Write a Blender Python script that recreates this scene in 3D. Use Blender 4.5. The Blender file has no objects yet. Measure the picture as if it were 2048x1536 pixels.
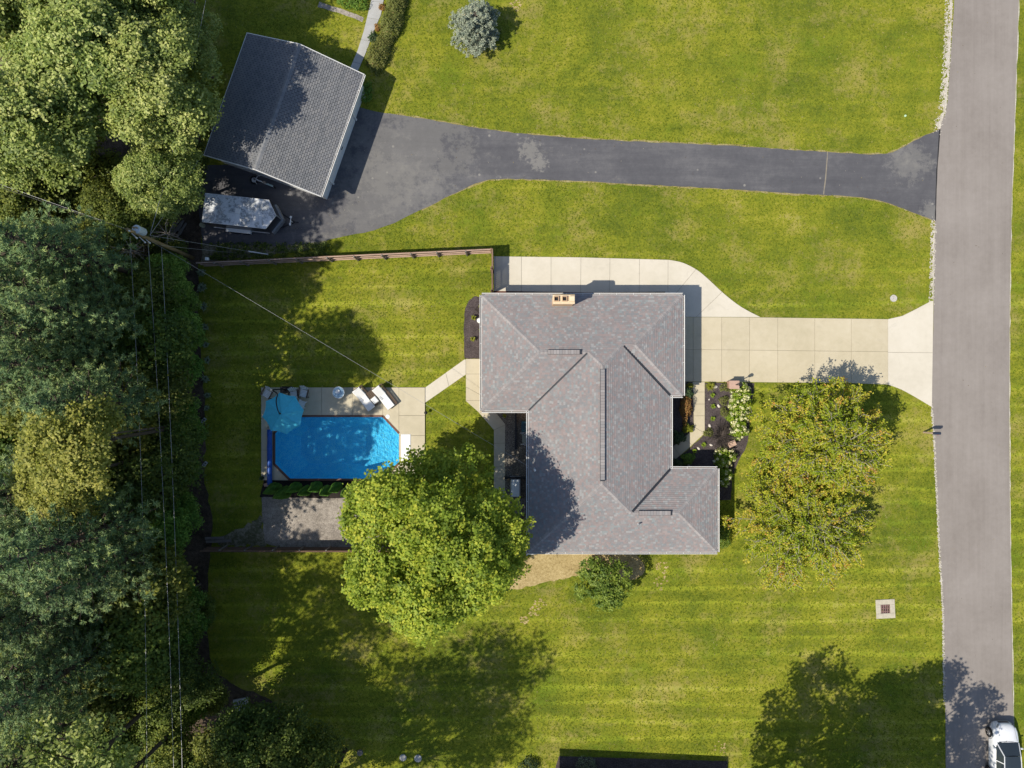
import bpy, math, random
import numpy as np
from mathutils import Vector, Quaternion
S = 0.0375                      # metres of ground per photo pixel
H = 53.33                       # camera height above the lawn
SC = bpy.context.scene
COL = SC.collection
# ---------------------------------------------------------------- camera
cam = bpy.data.cameras.new('camera')
cam.sensor_width = 36.0
cam.lens = 25.0
cam.clip_end = 2000.0
cam_o = bpy.data.objects.new('camera', cam)
cam_o.location = (0, 0, H)
COL.objects.link(cam_o)
SC.camera = cam_o
# ---------------------------------------------------------------- world and sun
EL = math.radians(51.5)
LX, LY = 0.8944, 0.4472         # ground direction in which the shadows fall
w = bpy.data.worlds.new('World')
SC.world = w
w.use_nodes = True
wn = w.node_tree
for n in list(wn.nodes):
    wn.nodes.remove(n)
sky = wn.nodes.new('ShaderNodeTexSky')
sky.sky_type = 'NISHITA'
sky.sun_disc = False
sky.ozone_density = 2.6
sky.sun_elevation = EL
sky.sun_rotation = math.atan2(-LX, -LY)
bg = wn.nodes.new('ShaderNodeBackground')
bg.inputs['Strength'].default_value = 0.125
wo = wn.nodes.new('ShaderNodeOutputWorld')
wn.links.new(sky.outputs[0], bg.inputs[0])
wn.links.new(bg.outputs[0], wo.inputs[0])
sl = bpy.data.lights.new('sun', 'SUN')
sl.energy = 5.0
sl.angle = math.radians(0.53)
sl.color = (1.0, 0.93, 0.80)
so = bpy.data.objects.new('sun', sl)
so.rotation_euler = Vector((LX * math.cos(EL), LY * math.cos(EL), -math.sin(EL))).to_track_quat('-Z', 'Y').to_euler()
so.location = (-60, -30, 80)
COL.objects.link(so)
vs = SC.view_settings
vs.view_transform = 'Standard'
vs.look = 'None'
vs.gamma = 1.0
vs.use_curve_mapping = False
vs.exposure = 0.08
# ---------------------------------------------------------------- coordinates
def P(px, py, z=0.0):
    """world point at height z under a photo pixel (2048 x 1536, nadir view)"""
    k = (H - z) / H
    return ((px - 1024) * S * k, -(py - 768) * S * k, z)
def G(px, py, z=0.0):
    """world point standing over ground pixel px,py"""
    return ((px - 1024) * S, -(py - 768) * S, z)
def G2(pts):
    return [G(*p)[:2] for p in pts]
def P2(pts, z):
    return [P(p[0], p[1], z)[:2] for p in pts]
# ---------------------------------------------------------------- materials
def nt(name):
    m = bpy.data.materials.new(name)
    m.use_nodes = True
    t = m.node_tree
    for n in list(t.nodes):
        t.nodes.remove(n)
    out = t.nodes.new('ShaderNodeOutputMaterial')
    return m, t, out
def L(t, a, b):
    t.links.new(a, b)
def ramp(t, stops, fac, interp='LINEAR'):
    r = t.nodes.new('ShaderNodeValToRGB')
    r.color_ramp.interpolation = interp
    e = r.color_ramp.elements
    while len(e) < len(stops):
        e.new(0.5)
    for i, (p, c) in enumerate(stops):
        e[i].position = p
        e[i].color = (c[0], c[1], c[2], 1)
    L(t, fac, r.inputs[0])
    return r.outputs[0]
def noise(t, vec, scale, detail=4, rough=0.55, dist=0.0):
    n = t.nodes.new('ShaderNodeTexNoise')
    n.inputs['Scale'].default_value = scale
    n.inputs['Detail'].default_value = detail
    n.inputs['Roughness'].default_value = rough
    n.inputs['Distortion'].default_value = dist
    if vec is not None:
        L(t, vec, n.inputs['Vector'])
    return n.outputs['Fac']
def mth(t, op, a, b=None, c=None, clamp=False):
    n = t.nodes.new('ShaderNodeMath')
    n.operation = op
    n.use_clamp = clamp
    for i, v in enumerate((a, b, c)):
        if v is None:
            continue
        if isinstance(v, (int, float)):
            n.inputs[i].default_value = v
        else:
            L(t, v, n.inputs[i])
    return n.outputs[0]
def mixc(t, fac, a, b, mode='MIX'):
    n = t.nodes.new('ShaderNodeMix')
    n.data_type = 'RGBA'
    n.blend_type = mode
    for sock, v in ((n.inputs[0], fac), (n.inputs[6], a), (n.inputs[7], b)):
        if isinstance(v, (int, float)):
            sock.default_value = v
        elif isinstance(v, tuple):
            sock.default_value = (v[0], v[1], v[2], 1)
        else:
            L(t, v, sock)
    return n.outputs[2]
def pos(t, scale=(1, 1, 1), rot=0.0):
    g = t.nodes.new('ShaderNodeNewGeometry')
    if scale == (1, 1, 1) and rot == 0:
        return g.outputs['Position']
    m = t.nodes.new('ShaderNodeMapping')
    m.inputs['Scale'].default_value = scale
    m.inputs['Rotation'].default_value = (0, 0, rot)
    L(t, g.outputs['Position'], m.inputs[0])
    return m.outputs[0]
def bsdf(t, out, col, rough=0.85, spec=0.3, metal=0.0, bump=None, rsock=None, coat=0.0):
    b = t.nodes.new('ShaderNodeBsdfPrincipled')
    if isinstance(col, tuple):
        b.inputs['Base Color'].default_value = (col[0], col[1], col[2], 1)
    else:
        L(t, col, b.inputs['Base Color'])
    b.inputs['Roughness'].default_value = rough
    b.inputs['Metallic'].default_value = metal
    b.inputs['Specular IOR Level'].default_value = spec
    b.inputs['Coat Weight'].default_value = coat
    if bump is not None:
        h, st, di = bump
        n = t.nodes.new('ShaderNodeBump')
        n.inputs['Strength'].default_value = st
        n.inputs['Distance'].default_value = di
        L(t, h, n.inputs['Height'])
        L(t, n.outputs[0], b.inputs['Normal'])
    L(t, b.outputs[0], out.inputs[0])
    return b
def mat_plain(name, c, rough=0.6, var=0.18, scale=3.0, spec=0.3, metal=0.0, bump=0.0, coat=0.0, fine=30.0):
    """a painted / moulded surface with a little grime and grain of its own"""
    m, t, out = nt(name)
    v = pos(t)
    f = mth(t, 'ADD', mth(t, 'MULTIPLY', noise(t, v, scale, 5), 0.6), mth(t, 'MULTIPLY', noise(t, v, fine, 3), 0.4))
    lo = tuple(max(0, x * (1 - var)) for x in c)
    hi = tuple(min(1, x * (1 + var)) for x in c)
    col = ramp(t, [(0.3, lo), (0.7, hi)], f)
    bsdf(t, out, col, rough, spec, metal, (f, bump, 0.02) if bump else None, coat=coat)
    return m
def mat_ground(name, stops, scales, rough=0.95, bump=0.4, bdist=0.03, spec=0.15, stretch=(1, 1, 1), rot=0.0):
    """stops: colour ramp over a weighted sum of noises [(scale, weight, detail)]"""
    m, t, out = nt(name)
    v = pos(t, stretch, rot)
    acc = None
    for sc, wt, de in scales:
        x = mth(t, 'MULTIPLY', mth(t, 'SUBTRACT', noise(t, v, sc, de, 0.6), 0.5), wt)
        acc = x if acc is None else mth(t, 'ADD', acc, x)
    acc = mth(t, 'ADD', acc, 0.5)
    col = ramp(t, stops, acc)
    bsdf(t, out, col, rough, spec, 0.0, (acc, bump, bdist))
    return m
def mat_leaf(name, stops, trans=0.3, gloss=0.02, vary=0.0):
    m, t, out = nt(name)
    a = t.nodes.new('ShaderNodeAttribute')
    a.attribute_name = 'tint'
    oi = t.nodes.new('ShaderNodeObjectInfo')        # no two plants have quite the same green
    col = ramp(t, stops, mth(t, 'ADD', a.outputs['Fac'], mth(t, 'MULTIPLY', mth(t, 'SUBTRACT', oi.outputs['Random'], 0.5), vary)))
    hs = t.nodes.new('ShaderNodeHueSaturation')
    L(t, mth(t, 'ADD', 0.5, mth(t, 'MULTIPLY', mth(t, 'SUBTRACT', mth(t, 'FRACT', mth(t, 'MULTIPLY', oi.outputs['Random'], 7.3)), 0.5), vary * 0.10)), hs.inputs['Hue'])
    L(t, col, hs.inputs['Color'])
    col = hs.outputs[0]
    d = t.nodes.new('ShaderNodeBsdfDiffuse')
    L(t, col, d.inputs[0])
    tr = t.nodes.new('ShaderNodeBsdfTranslucent')
    L(t, mixc(t, 0.5, col, (0.34, 0.42, 0.03)), tr.inputs[0])
    mx = t.nodes.new('ShaderNodeMixShader')
    mx.inputs[0].default_value = min(0.6, trans * 1.3)
    L(t, d.outputs[0], mx.inputs[1])
    L(t, tr.outputs[0], mx.inputs[2])
    g = t.nodes.new('ShaderNodeBsdfGlossy')
    g.inputs['Roughness'].default_value = 0.6
    m2 = t.nodes.new('ShaderNodeMixShader')
    m2.inputs[0].default_value = gloss * 0.35
    L(t, mx.outputs[0], m2.inputs[1])
    L(t, g.outputs[0], m2.inputs[2])
    L(t, m2.outputs[0], out.inputs[0])
    return m
def mat_tint(name, stops, rough=0.9, spec=0.2, interp='CONSTANT', bump=True, mult=None):
    """colour picked per piece by the mesh's own 'tint' value, plus grain"""
    m, t, out = nt(name)
    a = t.nodes.new('ShaderNodeAttribute')
    a.attribute_name = 'tint'
    col = ramp(t, stops, a.outputs['Fac'], interp)
    v = pos(t)
    g = noise(t, v, 45, 3)
    big = noise(t, v, 0.35, 4)
    col = mixc(t, 1.0, col, ramp(t, [(0.3, (0.74, 0.74, 0.75)), (0.7, (1.0, 1.0, 1.0))], g), 'MULTIPLY')
    col = mixc(t, 1.0, col, ramp(t, [(0.3, (0.86, 0.86, 0.87)), (0.7, (1.0, 0.99, 0.98))], big), 'MULTIPLY')
    bsdf(t, out, col, rough, spec, 0.0, (g, 0.35, 0.01) if bump else None)
    return m
# ---------------------------------------------------------------- objects
def link(o, parent=None, kind=None, label=None):
    COL.objects.link(o)
    if parent is not None:
        o.parent = parent
    if kind:
        o['kind'] = kind
    if label:
        o['label'] = label
    return o
def tag(o, label=None, cat=None, group=None, kind=None):
    if label:
        o['label'] = label
    if cat:
        o['category'] = cat
    if group:
        o['group'] = group
    if kind:
        o['kind'] = kind
    return o
def thing(name, label, cat, loc=(0, 0, 0), rz=0.0, group=None):
    o = bpy.data.objects.new(name, None)
    o.empty_display_size = 0.3
    o.location = loc
    o.rotation_euler = (0, 0, rz)
    COL.objects.link(o)
    return tag(o, label, cat, group)
def copy_thing(src, loc, rz=None, label=None, scale=None, group=None, mats=None):
    r = src.copy()
    COL.objects.link(r)
    r.location = loc
    if rz is not None:
        r.rotation_euler = (0, 0, rz)
    if scale is not None:
        r.scale = scale if isinstance(scale, tuple) else (scale,) * 3
    if label:
        r['label'] = label
    if group:
        r['group'] = group
    for ch in list(src.children):
        c = ch.copy()
        COL.objects.link(c)
        c.parent = r
        for g in ch.children:
            d = g.copy()
            COL.objects.link(d)
            d.parent = c
    return r
def mesh_obj(name, verts, faces, mats, parent=None, kind=None, label=None, smooth=False, mi=None, loc=None):
    me = bpy.data.meshes.new(name)
    me.from_pydata([tuple(v) for v in verts], [], [tuple(f) for f in faces])
    for m in (mats if isinstance(mats, (list, tuple)) else [mats]):
        me.materials.append(m)
    if mi:
        me.polygons.foreach_set('material_index', mi)
    if smooth:
        me.polygons.foreach_set('use_smooth', [True] * len(me.polygons))
    me.update()
    o = bpy.data.objects.new(name, me)
    if loc is not None:
        o.location = loc
    return link(o, parent, kind, label)
class MB:
    """collects shapes, then links them as ONE mesh object"""
    def __init__(s):
        s.v = []
        s.f = []
        s.t = []
    def add(s, vs, fs, tint=None):
        o = len(s.v)
        s.v += [tuple(v) for v in vs]
        for f in fs:
            s.f.append(tuple(i + o for i in f))
            s.t.append(0.5 if tint is None else tint)
        return s
    def box(s, c, d, rz=0.0, tint=None, tilt=None, bev=0.0):
        hx, hy, hz = d[0] / 2, d[1] / 2, d[2] / 2
        if bev > 0:
            b = bev
            pts = []
            for z, i in ((-hz, 0), (hz - b, 0), (hz, b)):
                for x, y in ((-1, -1), (1, -1), (1, 1), (-1, 1)):
                    pts.append((x * (hx - i), y * (hy - i), z))
            fs = [(3, 2, 1, 0), (8, 9, 10, 11)]
            for k in (0, 4):
                for j in range(4):
                    a, b2 = k + j, k + (j + 1) % 4
                    fs.append((a, b2, b2 + 4, a + 4))
        else:
            pts = [(x * hx, y * hy, z * hz) for z in (-1, 1) for x, y in ((-1, -1), (1, -1), (1, 1), (-1, 1))]
            fs = [(3, 2, 1, 0), (4, 5, 6, 7), (0, 1, 5, 4), (1, 2, 6, 5), (2, 3, 7, 6), (3, 0, 4, 7)]
        if tilt is not None:
            pts = [tuple(tilt @ Vector(p)) for p in pts]
        ca, sa = math.cos(rz), math.sin(rz)
        s.add([(c[0] + p[0] * ca - p[1] * sa, c[1] + p[0] * sa + p[1] * ca, c[2] + p[2]) for p in pts], fs, tint)
        return s
    def bar(s, a, b, w, h, up=(0, 0, 1), tint=None):
        a, b = Vector(a), Vector(b)
        d = (b - a).normalized()
        u = Vector(up)
        if abs(d.dot(u)) > 0.98:
            u = Vector((1, 0, 0))
        sd = d.cross(u).normalized()
        u = sd.cross(d)
        pts = [e + sd * (x * w / 2) + u * (y * h / 2) for e in (a, b) for x, y in ((-1, -1), (1, -1), (1, 1), (-1, 1))]
        return s.add(pts, [(3, 2, 1, 0), (4, 5, 6, 7), (0, 1, 5, 4), (1, 2, 6, 5), (2, 3, 7, 6), (3, 0, 4, 7)], tint)
    def tube(s, pts, rad, n=6, cap=True, tint=None):
        pts = [Vector(p) for p in pts]
        if not hasattr(rad, '__len__'):
            rad = [rad] * len(pts)
        vs = []
        prev = None
        for i, p in enumerate(pts):
            d = (pts[min(i + 1, len(pts) - 1)] - pts[max(i - 1, 0)]).normalized()
            if prev is None:
                u = Vector((0, 0, 1)) if abs(d.z) < 0.9 else Vector((1, 0, 0))
            else:
                u = prev
            sd = d.cross(u)
            sd.normalize()
            u = sd.cross(d)
            prev = u
            for k in range(n):
                a = 2 * math.pi * k / n
                vs.append(p + (sd * math.cos(a) + u * math.sin(a)) * rad[i])
        fs = []
        for i in range(len(pts) - 1):
            for k in range(n):
                a, b = i * n + k, i * n + (k + 1) % n
                fs.append((a, b, b + n, a + n))
        if cap:
            fs.append(tuple(range(n - 1, -1, -1)))
            fs.append(tuple(range((len(pts) - 1) * n, len(pts) * n)))
        return s.add(vs, fs, tint)
    def lathe(s, prof, c=(0, 0, 0), n=20, tint=None):
        vs = []
        for r, z in prof:
            for k in range(n):
                a = 2 * math.pi * k / n
                vs.append((c[0] + r * math.cos(a), c[1] + r * math.sin(a), c[2] + z))
        fs = []
        for i in range(len(prof) - 1):
            for k in range(n):
                a, b = i * n + k, i * n + (k + 1) % n
                fs.append((a, b, b + n, a + n))
        fs.append(tuple(range(n - 1, -1, -1)))
        fs.append(tuple(range((len(prof) - 1) * n, len(prof) * n)))
        return s.add(vs, fs, tint)
    def prism(s, poly, z0, z1, tint=None):
        a = sum(poly[i][0] * poly[(i + 1) % len(poly)][1] - poly[(i + 1) % len(poly)][0] * poly[i][1] for i in range(len(poly)))
        if a < 0:
            poly = poly[::-1]
        n = len(poly)
        vs = [(p[0], p[1], z0) for p in poly] + [(p[0], p[1], z1) for p in poly]
        fs = [tuple(range(n - 1, -1, -1)), tuple(range(n, 2 * n))]
        fs += [(i, (i + 1) % n, (i + 1) % n + n, i + n) for i in range(n)]
        return s.add(vs, fs, tint)
    def blob(s, c, r, rng, n=8, m=5, amp=0.15, flat=1.0, tint=None):
        vs = []
        for i in range(m + 1):
            th = math.pi * i / m
            for k in range(n):
                ph = 2 * math.pi * k / n
                q = 1 + rng.uniform(-amp, amp)
                rr = r if not hasattr(r, '__len__') else 1
                x, y, z = math.sin(th) * math.cos(ph), math.sin(th) * math.sin(ph), math.cos(th)
                if hasattr(r, '__len__'):
                    vs.append((c[0] + x * r[0] * q, c[1] + y * r[1] * q, c[2] + z * r[2] * q))
                else:
                    vs.append((c[0] + x * rr * q, c[1] + y * rr * q, c[2] + z * rr * q * flat))
        fs = []
        for i in range(m):
            for k in range(n):
                a, b = i * n + k, i * n + (k + 1) % n
                fs.append((a, a + n, b + n, b))
        return s.add(vs, fs, tint)
    def build(s, name, mat, parent=None, kind=None, label=None, smooth=False, use_tint=False, loc=None):
        o = mesh_obj(name, s.v, s.f, mat, parent, kind, label, smooth, loc=loc)
        if use_tint:
            a = o.data.attributes.new('tint', 'FLOAT', 'FACE')
            a.data.foreach_set('value', np.array(s.t, dtype=np.float32))
        return o
def clip(poly, nx, ny, d):
    """keep the side nx*x + ny*y <= d of a polygon"""
    out = []
    n = len(poly)
    for i in range(n):
        a, b = poly[i], poly[(i + 1) % n]
        da, db = nx * a[0] + ny * a[1] - d, nx * b[0] + ny * b[1] - d
        if da <= 0:
            out.append(a)
        if (da < 0 and db > 0) or (da > 0 and db < 0):
            q = da / (da - db)
            out.append((a[0] + (b[0] - a[0]) * q, a[1] + (b[1] - a[1]) * q))
    return out
def area(poly):
    return 0.5 * abs(sum(poly[i][0] * poly[(i + 1) % len(poly)][1] - poly[(i + 1) % len(poly)][0] * poly[i][1] for i in range(len(poly))))
def smooth_line(pts, n=6):
    out = []
    m = len(pts)
    for i in range(m - 1):
        p0, p1, p2, p3 = pts[max(i - 1, 0)], pts[i], pts[i + 1], pts[min(i + 2, m - 1)]
        for k in range(n):
            u = k / n
            out.append(tuple(0.5 * (2 * p1[j] + (p2[j] - p0[j]) * u + (2 * p0[j] - 5 * p1[j] + 4 * p2[j] - p3[j]) * u * u
                                    + (3 * p1[j] - p0[j] - 3 * p2[j] + p3[j]) * u ** 3) for j in range(2)))
    out.append(tuple(pts[-1]))
    return out
def ragged(poly, step, amp, rng):
    out = []
    n = len(poly)
    for i in range(n):
        a, b = poly[i], poly[(i + 1) % n]
        ln = math.hypot(b[0] - a[0], b[1] - a[1])
        m = max(1, int(ln / step))
        for k in range(m):
            u = k / m
            out.append((a[0] + (b[0] - a[0]) * u + rng.uniform(-amp, amp), a[1] + (b[1] - a[1]) * u + rng.uniform(-amp, amp)))
    return out
EXCL = []
def sheet(name, poly, z, mat, kind='structure', thick=0.0, parent=None):
    mb = MB()
    if name != 'dry_grass_edge':
        EXCL.append(list(poly))
    if thick:
        mb.prism(poly, z - thick, z)
    else:
        a = sum(poly[i][0] * poly[(i + 1) % len(poly)][1] - poly[(i + 1) % len(poly)][0] * poly[i][1] for i in range(len(poly)))
        if a < 0:
            poly = poly[::-1]
        mb.add([(p[0], p[1], z) for p in poly], [tuple(range(len(poly)))])
    return mb.build(name, mat, parent, kind)
def split_cells(poly, joints, gap):
    """cut a polygon along joint lines ((x,y),(x,y)) leaving open gaps"""
    cells = [poly]
    for a, b in joints:
        nx, ny = b[1] - a[1], a[0] - b[0]
        ln = math.hypot(nx, ny)
        nx, ny = nx / ln, ny / ln
        d = nx * a[0] + ny * a[1]
        new = []
        for c in cells:
            for q in (clip(c, nx, ny, d - gap / 2), clip(c, -nx, -ny, -d - gap / 2)):
                if len(q) > 2 and area(q) > 0.02:
                    new.append(q)
        cells = new
    return cells
RNG = random.Random(7)
# ================================================================ materials of the place
def lawn_material():
    m, t, out = nt('lawn_grass')
    v = pos(t)
    big = noise(t, v, 0.11, 3, 0.55)
    mid = noise(t, v, 0.55, 4, 0.6)
    streak = noise(t, pos(t, (0.25, 1.5, 1)), 0.7, 4, 0.6)
    small = noise(t, v, 2.6, 5, 0.7)
    fine = noise(t, v, 6.5, 3, 0.8)
    blade = noise(t, v, 34.0, 3, 0.8)
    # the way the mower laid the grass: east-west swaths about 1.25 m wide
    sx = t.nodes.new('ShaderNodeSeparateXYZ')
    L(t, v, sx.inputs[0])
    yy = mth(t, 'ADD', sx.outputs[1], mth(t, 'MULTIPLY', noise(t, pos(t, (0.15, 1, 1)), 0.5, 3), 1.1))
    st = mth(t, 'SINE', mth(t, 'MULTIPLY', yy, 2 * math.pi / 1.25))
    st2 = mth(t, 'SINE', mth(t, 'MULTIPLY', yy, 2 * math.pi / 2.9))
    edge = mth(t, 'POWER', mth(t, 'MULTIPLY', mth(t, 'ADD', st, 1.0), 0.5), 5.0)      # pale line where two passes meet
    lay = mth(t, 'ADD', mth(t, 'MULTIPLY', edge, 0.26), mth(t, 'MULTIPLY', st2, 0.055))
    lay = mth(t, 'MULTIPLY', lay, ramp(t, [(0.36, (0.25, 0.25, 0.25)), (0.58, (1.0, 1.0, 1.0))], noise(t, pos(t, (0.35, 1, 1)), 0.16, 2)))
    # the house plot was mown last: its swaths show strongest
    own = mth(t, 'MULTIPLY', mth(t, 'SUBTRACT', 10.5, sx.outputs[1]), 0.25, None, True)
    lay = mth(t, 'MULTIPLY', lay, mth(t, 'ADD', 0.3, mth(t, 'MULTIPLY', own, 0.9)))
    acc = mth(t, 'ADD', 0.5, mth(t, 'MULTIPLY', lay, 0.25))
    for x, wt in ((big, 0.90), (mid, 0.62), (streak, 0.42), (small, 0.55), (fine, 0.95), (blade, 0.85)):
        acc = mth(t, 'ADD', acc, mth(t, 'MULTIPLY', mth(t, 'SUBTRACT', x, 0.5), wt))
    col = ramp(t, [(0.16, (0.072, 0.102, 0.014)), (0.38, (0.132, 0.160, 0.016)), (0.54, (0.190, 0.207, 0.019)),
                   (0.70, (0.250, 0.248, 0.022)), (0.86, (0.33, 0.285, 0.078))], acc)
    # dry, sandy patches
    dry = mth(t, 'ADD', mth(t, 'MULTIPLY', noise(t, v, 0.28, 3), 0.55), mth(t, 'MULTIPLY', noise(t, v, 1.7, 5, 0.75), 0.55))
    col = mixc(t, ramp(t, [(0.56, (0, 0, 0)), (0.70, (0.66, 0.66, 0.66))], dry), col, (0.30, 0.245, 0.085))
    # lusher clover patches
    lush = mth(t, 'ADD', mth(t, 'MULTIPLY', noise(t, pos(t, (1, 1, 1), 0.7), 0.23, 3), 0.6), mth(t, 'MULTIPLY', noise(t, v, 1.3, 4, 0.7), 0.4))
    col = mixc(t, ramp(t, [(0.53, (0, 0, 0)), (0.66, (0.6, 0.6, 0.6))], lush), col, (0.098, 0.160, 0.012))
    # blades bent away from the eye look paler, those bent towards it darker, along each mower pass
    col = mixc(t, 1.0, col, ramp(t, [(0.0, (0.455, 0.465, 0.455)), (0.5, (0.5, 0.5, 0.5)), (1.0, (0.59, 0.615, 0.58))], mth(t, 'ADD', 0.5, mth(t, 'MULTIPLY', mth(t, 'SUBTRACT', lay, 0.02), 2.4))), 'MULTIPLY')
    col = mixc(t, 1.0, col, (2.0, 2.0, 2.0), 'MULTIPLY')
    hgt = mth(t, 'ADD', mth(t, 'MULTIPLY', blade, 0.5), mth(t, 'MULTIPLY', fine, 0.7))
    b = bsdf(t, out, col, 0.95, 0.1, 0.0, (hgt, 0.7, 0.05))
    return m
M = {}
M['lawn'] = lawn_material()
M['soil'] = mat_ground('forest_litter', [(0.3, (0.03, 0.022, 0.015)), (0.5, (0.085, 0.063, 0.045)), (0.66, (0.16, 0.118, 0.085)), (0.8, (0.25, 0.195, 0.14))],
                       [(0.5, 0.5, 4), (3.5, 0.5, 5), (16, 0.6, 4)], bump=0.8, bdist=0.06)
M['verge'] = mat_ground('weedy_verge', [(0.3, (0.06, 0.075, 0.025)), (0.48, (0.15, 0.14, 0.085)), (0.62, (0.30, 0.265, 0.20)), (0.8, (0.14, 0.18, 0.045))],
                        [(0.9, 0.7, 4), (5, 0.6, 5), (18, 0.5, 4)], bump=0.9, bdist=0.06)
M['mulch'] = mat_ground('bark_mulch', [(0.3, (0.028, 0.022, 0.022)), (0.5, (0.075, 0.060, 0.060)), (0.75, (0.17, 0.14, 0.135))],
                        [(2, 0.3, 3), (14, 0.6, 4), (40, 0.7, 3)], bump=0.9, bdist=0.03)
M['black_mulch'] = mat_ground('black_mulch', [(0.3, (0.010, 0.009, 0.009)), (0.55, (0.035, 0.028, 0.026)), (0.8, (0.10, 0.07, 0.05))],
                              [(2, 0.3, 3), (14, 0.6, 4), (40, 0.7, 3)], bump=0.9, bdist=0.03)
M['red_mulch'] = mat_ground('red_mulch', [(0.3, (0.05, 0.022, 0.016)), (0.55, (0.13, 0.055, 0.04)), (0.8, (0.22, 0.11, 0.08))],
                            [(2, 0.3, 3), (14, 0.6, 4), (40, 0.7, 3)], bump=0.9, bdist=0.03)
M['pebble'] = mat_ground('river_pebble', [(0.3, (0.04, 0.036, 0.032)), (0.5, (0.17, 0.15, 0.125)), (0.66, (0.34, 0.30, 0.24)), (0.82, (0.58, 0.53, 0.45))],
                         [(1.2, 0.25, 3), (11, 0.7, 3), (26, 0.8, 2)], bump=1.0, bdist=0.05)
M['gravel'] = mat_ground('grey_gravel', [(0.28, (0.10, 0.085, 0.07)), (0.5, (0.30, 0.265, 0.23)), (0.75, (0.56, 0.50, 0.43))],
                         [(0.5, 0.4, 4), (4, 0.3, 4), (22, 0.8, 3)], bump=1.0, bdist=0.04)
M['white_gravel'] = mat_ground('white_gravel', [(0.28, (0.26, 0.23, 0.18)), (0.5, (0.52, 0.48, 0.41)), (0.75, (0.70, 0.67, 0.60))],
                               [(2, 0.4, 4), (22, 0.8, 3)], bump=0.9, bdist=0.04)
M['straw'] = mat_ground('straw_cover', [(0.25, (0.14, 0.10, 0.045)), (0.45, (0.36, 0.27, 0.12)), (0.7, (0.56, 0.45, 0.24))],
                        [(0.7, 0.4, 4), (6, 0.5, 5), (24, 0.6, 4)], bump=0.9, bdist=0.04)
def concrete(name, lo, mid, hi):
    m, t, out = nt(name)
    v = pos(t)
    a = mth(t, 'ADD', mth(t, 'MULTIPLY', noise(t, v, 0.35, 4), 0.5), mth(t, 'MULTIPLY', noise(t, v, 2.2, 5, 0.65), 0.3))
    a = mth(t, 'ADD', a, mth(t, 'MULTIPLY', noise(t, v, 40, 3), 0.2))
    col = ramp(t, [(0.3, lo), (0.5, mid), (0.7, hi)], a)
    oi = t.nodes.new('ShaderNodeObjectInfo')        # each slab was poured a touch different
    col = mixc(t, 1.0, col, ramp(t, [(0, (0.95, 0.95, 0.945)), (1, (1.0, 1.0, 1.0))], oi.outputs['Random']), 'MULTIPLY')
    st = noise(t, v, 1.1, 6, 0.72, 0.6)
    col = mixc(t, ramp(t, [(0.56, (0, 0, 0)), (0.76, (0.45, 0.45, 0.45))], st), col, tuple(x * 0.70 for x in mid))
    bsdf(t, out, col, 0.88, 0.25, 0.0, (a, 0.25, 0.01))
    return m
M['conc_tan'] = concrete('tan_concrete', (0.44, 0.385, 0.265), (0.52, 0.455, 0.325), (0.58, 0.515, 0.385))
M['conc_new'] = concrete('pale_concrete', (0.52, 0.475, 0.385), (0.595, 0.545, 0.45), (0.65, 0.60, 0.51))
M['conc_deck'] = concrete('deck_concrete', (0.44, 0.39, 0.28), (0.53, 0.47, 0.345), (0.60, 0.54, 0.41))
M['conc_grey'] = concrete('grey_concrete', (0.30, 0.30, 0.29), (0.40, 0.40, 0.39), (0.48, 0.47, 0.46))
def asphalt(name, stops, tracks, rot, tr_scale, patches=None, stains=()):
    m, t, out = nt(name)
    v = pos(t)
    a = mth(t, 'ADD', mth(t, 'MULTIPLY', noise(t, v, 0.25, 5, 0.65), 0.35), mth(t, 'MULTIPLY', noise(t, pos(t, tr_scale, rot), 1.0, 6, 0.7), tracks))
    a = mth(t, 'ADD', a, mth(t, 'MULTIPLY', noise(t, v, 2.3, 6, 0.75), 0.2))
    a = mth(t, 'ADD', a, mth(t, 'MULTIPLY', noise(t, v, 30, 4, 0.8), 0.2))
    col = ramp(t, stops, a)
    if patches:
        pn = mth(t, 'ADD', mth(t, 'MULTIPLY', noise(t, v, 0.16, 3), 0.6), mth(t, 'MULTIPLY', noise(t, v, 1.6, 6, 0.75), 0.4))
        col = mixc(t, ramp(t, [(0.57, (0, 0, 0)), (0.68, (0.75, 0.75, 0.75))], pn), col, patches)
        vo = t.nodes.new('ShaderNodeTexVoronoi')
        vo.inputs['Scale'].default_value = 0.8
        L(t, v, vo.inputs['Vector'])
        col = mixc(t, ramp(t, [(0.05, (0.8, 0.8, 0.8)), (0.09, (0, 0, 0))], vo.outputs['Distance']), col, tuple(x * 1.25 for x in patches))
    for (sx_, sy_, rad, amt) in stains:
        vm = t.nodes.new('ShaderNodeVectorMath')
        vm.operation = 'DISTANCE'
        L(t, v, vm.inputs[0])
        vm.inputs[1].default_value = G(sx_, sy_, 0.02)
        dd = mth(t, 'ADD', mth(t, 'DIVIDE', vm.outputs['Value'], rad), mth(t, 'MULTIPLY', mth(t, 'SUBTRACT', noise(t, v, 1.9 / rad + 0.4, 7, 0.78), 0.5), 4.2))
        col = mixc(t, ramp(t, [(0.55, (amt, amt, amt)), (0.95, (0, 0, 0))], dd), col, (0.235, 0.225, 0.205))
    bsdf(t, out, col, 0.9, 0.25, 0.0, (noise(t, v, 60, 3), 0.4, 0.008))
    return m
M['road'] = asphalt('worn_road_asphalt', [(0.38, (0.205, 0.180, 0.160)), (0.5, (0.250, 0.222, 0.200)), (0.62, (0.292, 0.262, 0.238))], 0.25, 0.0, (2.2, 0.06, 1))
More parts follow.
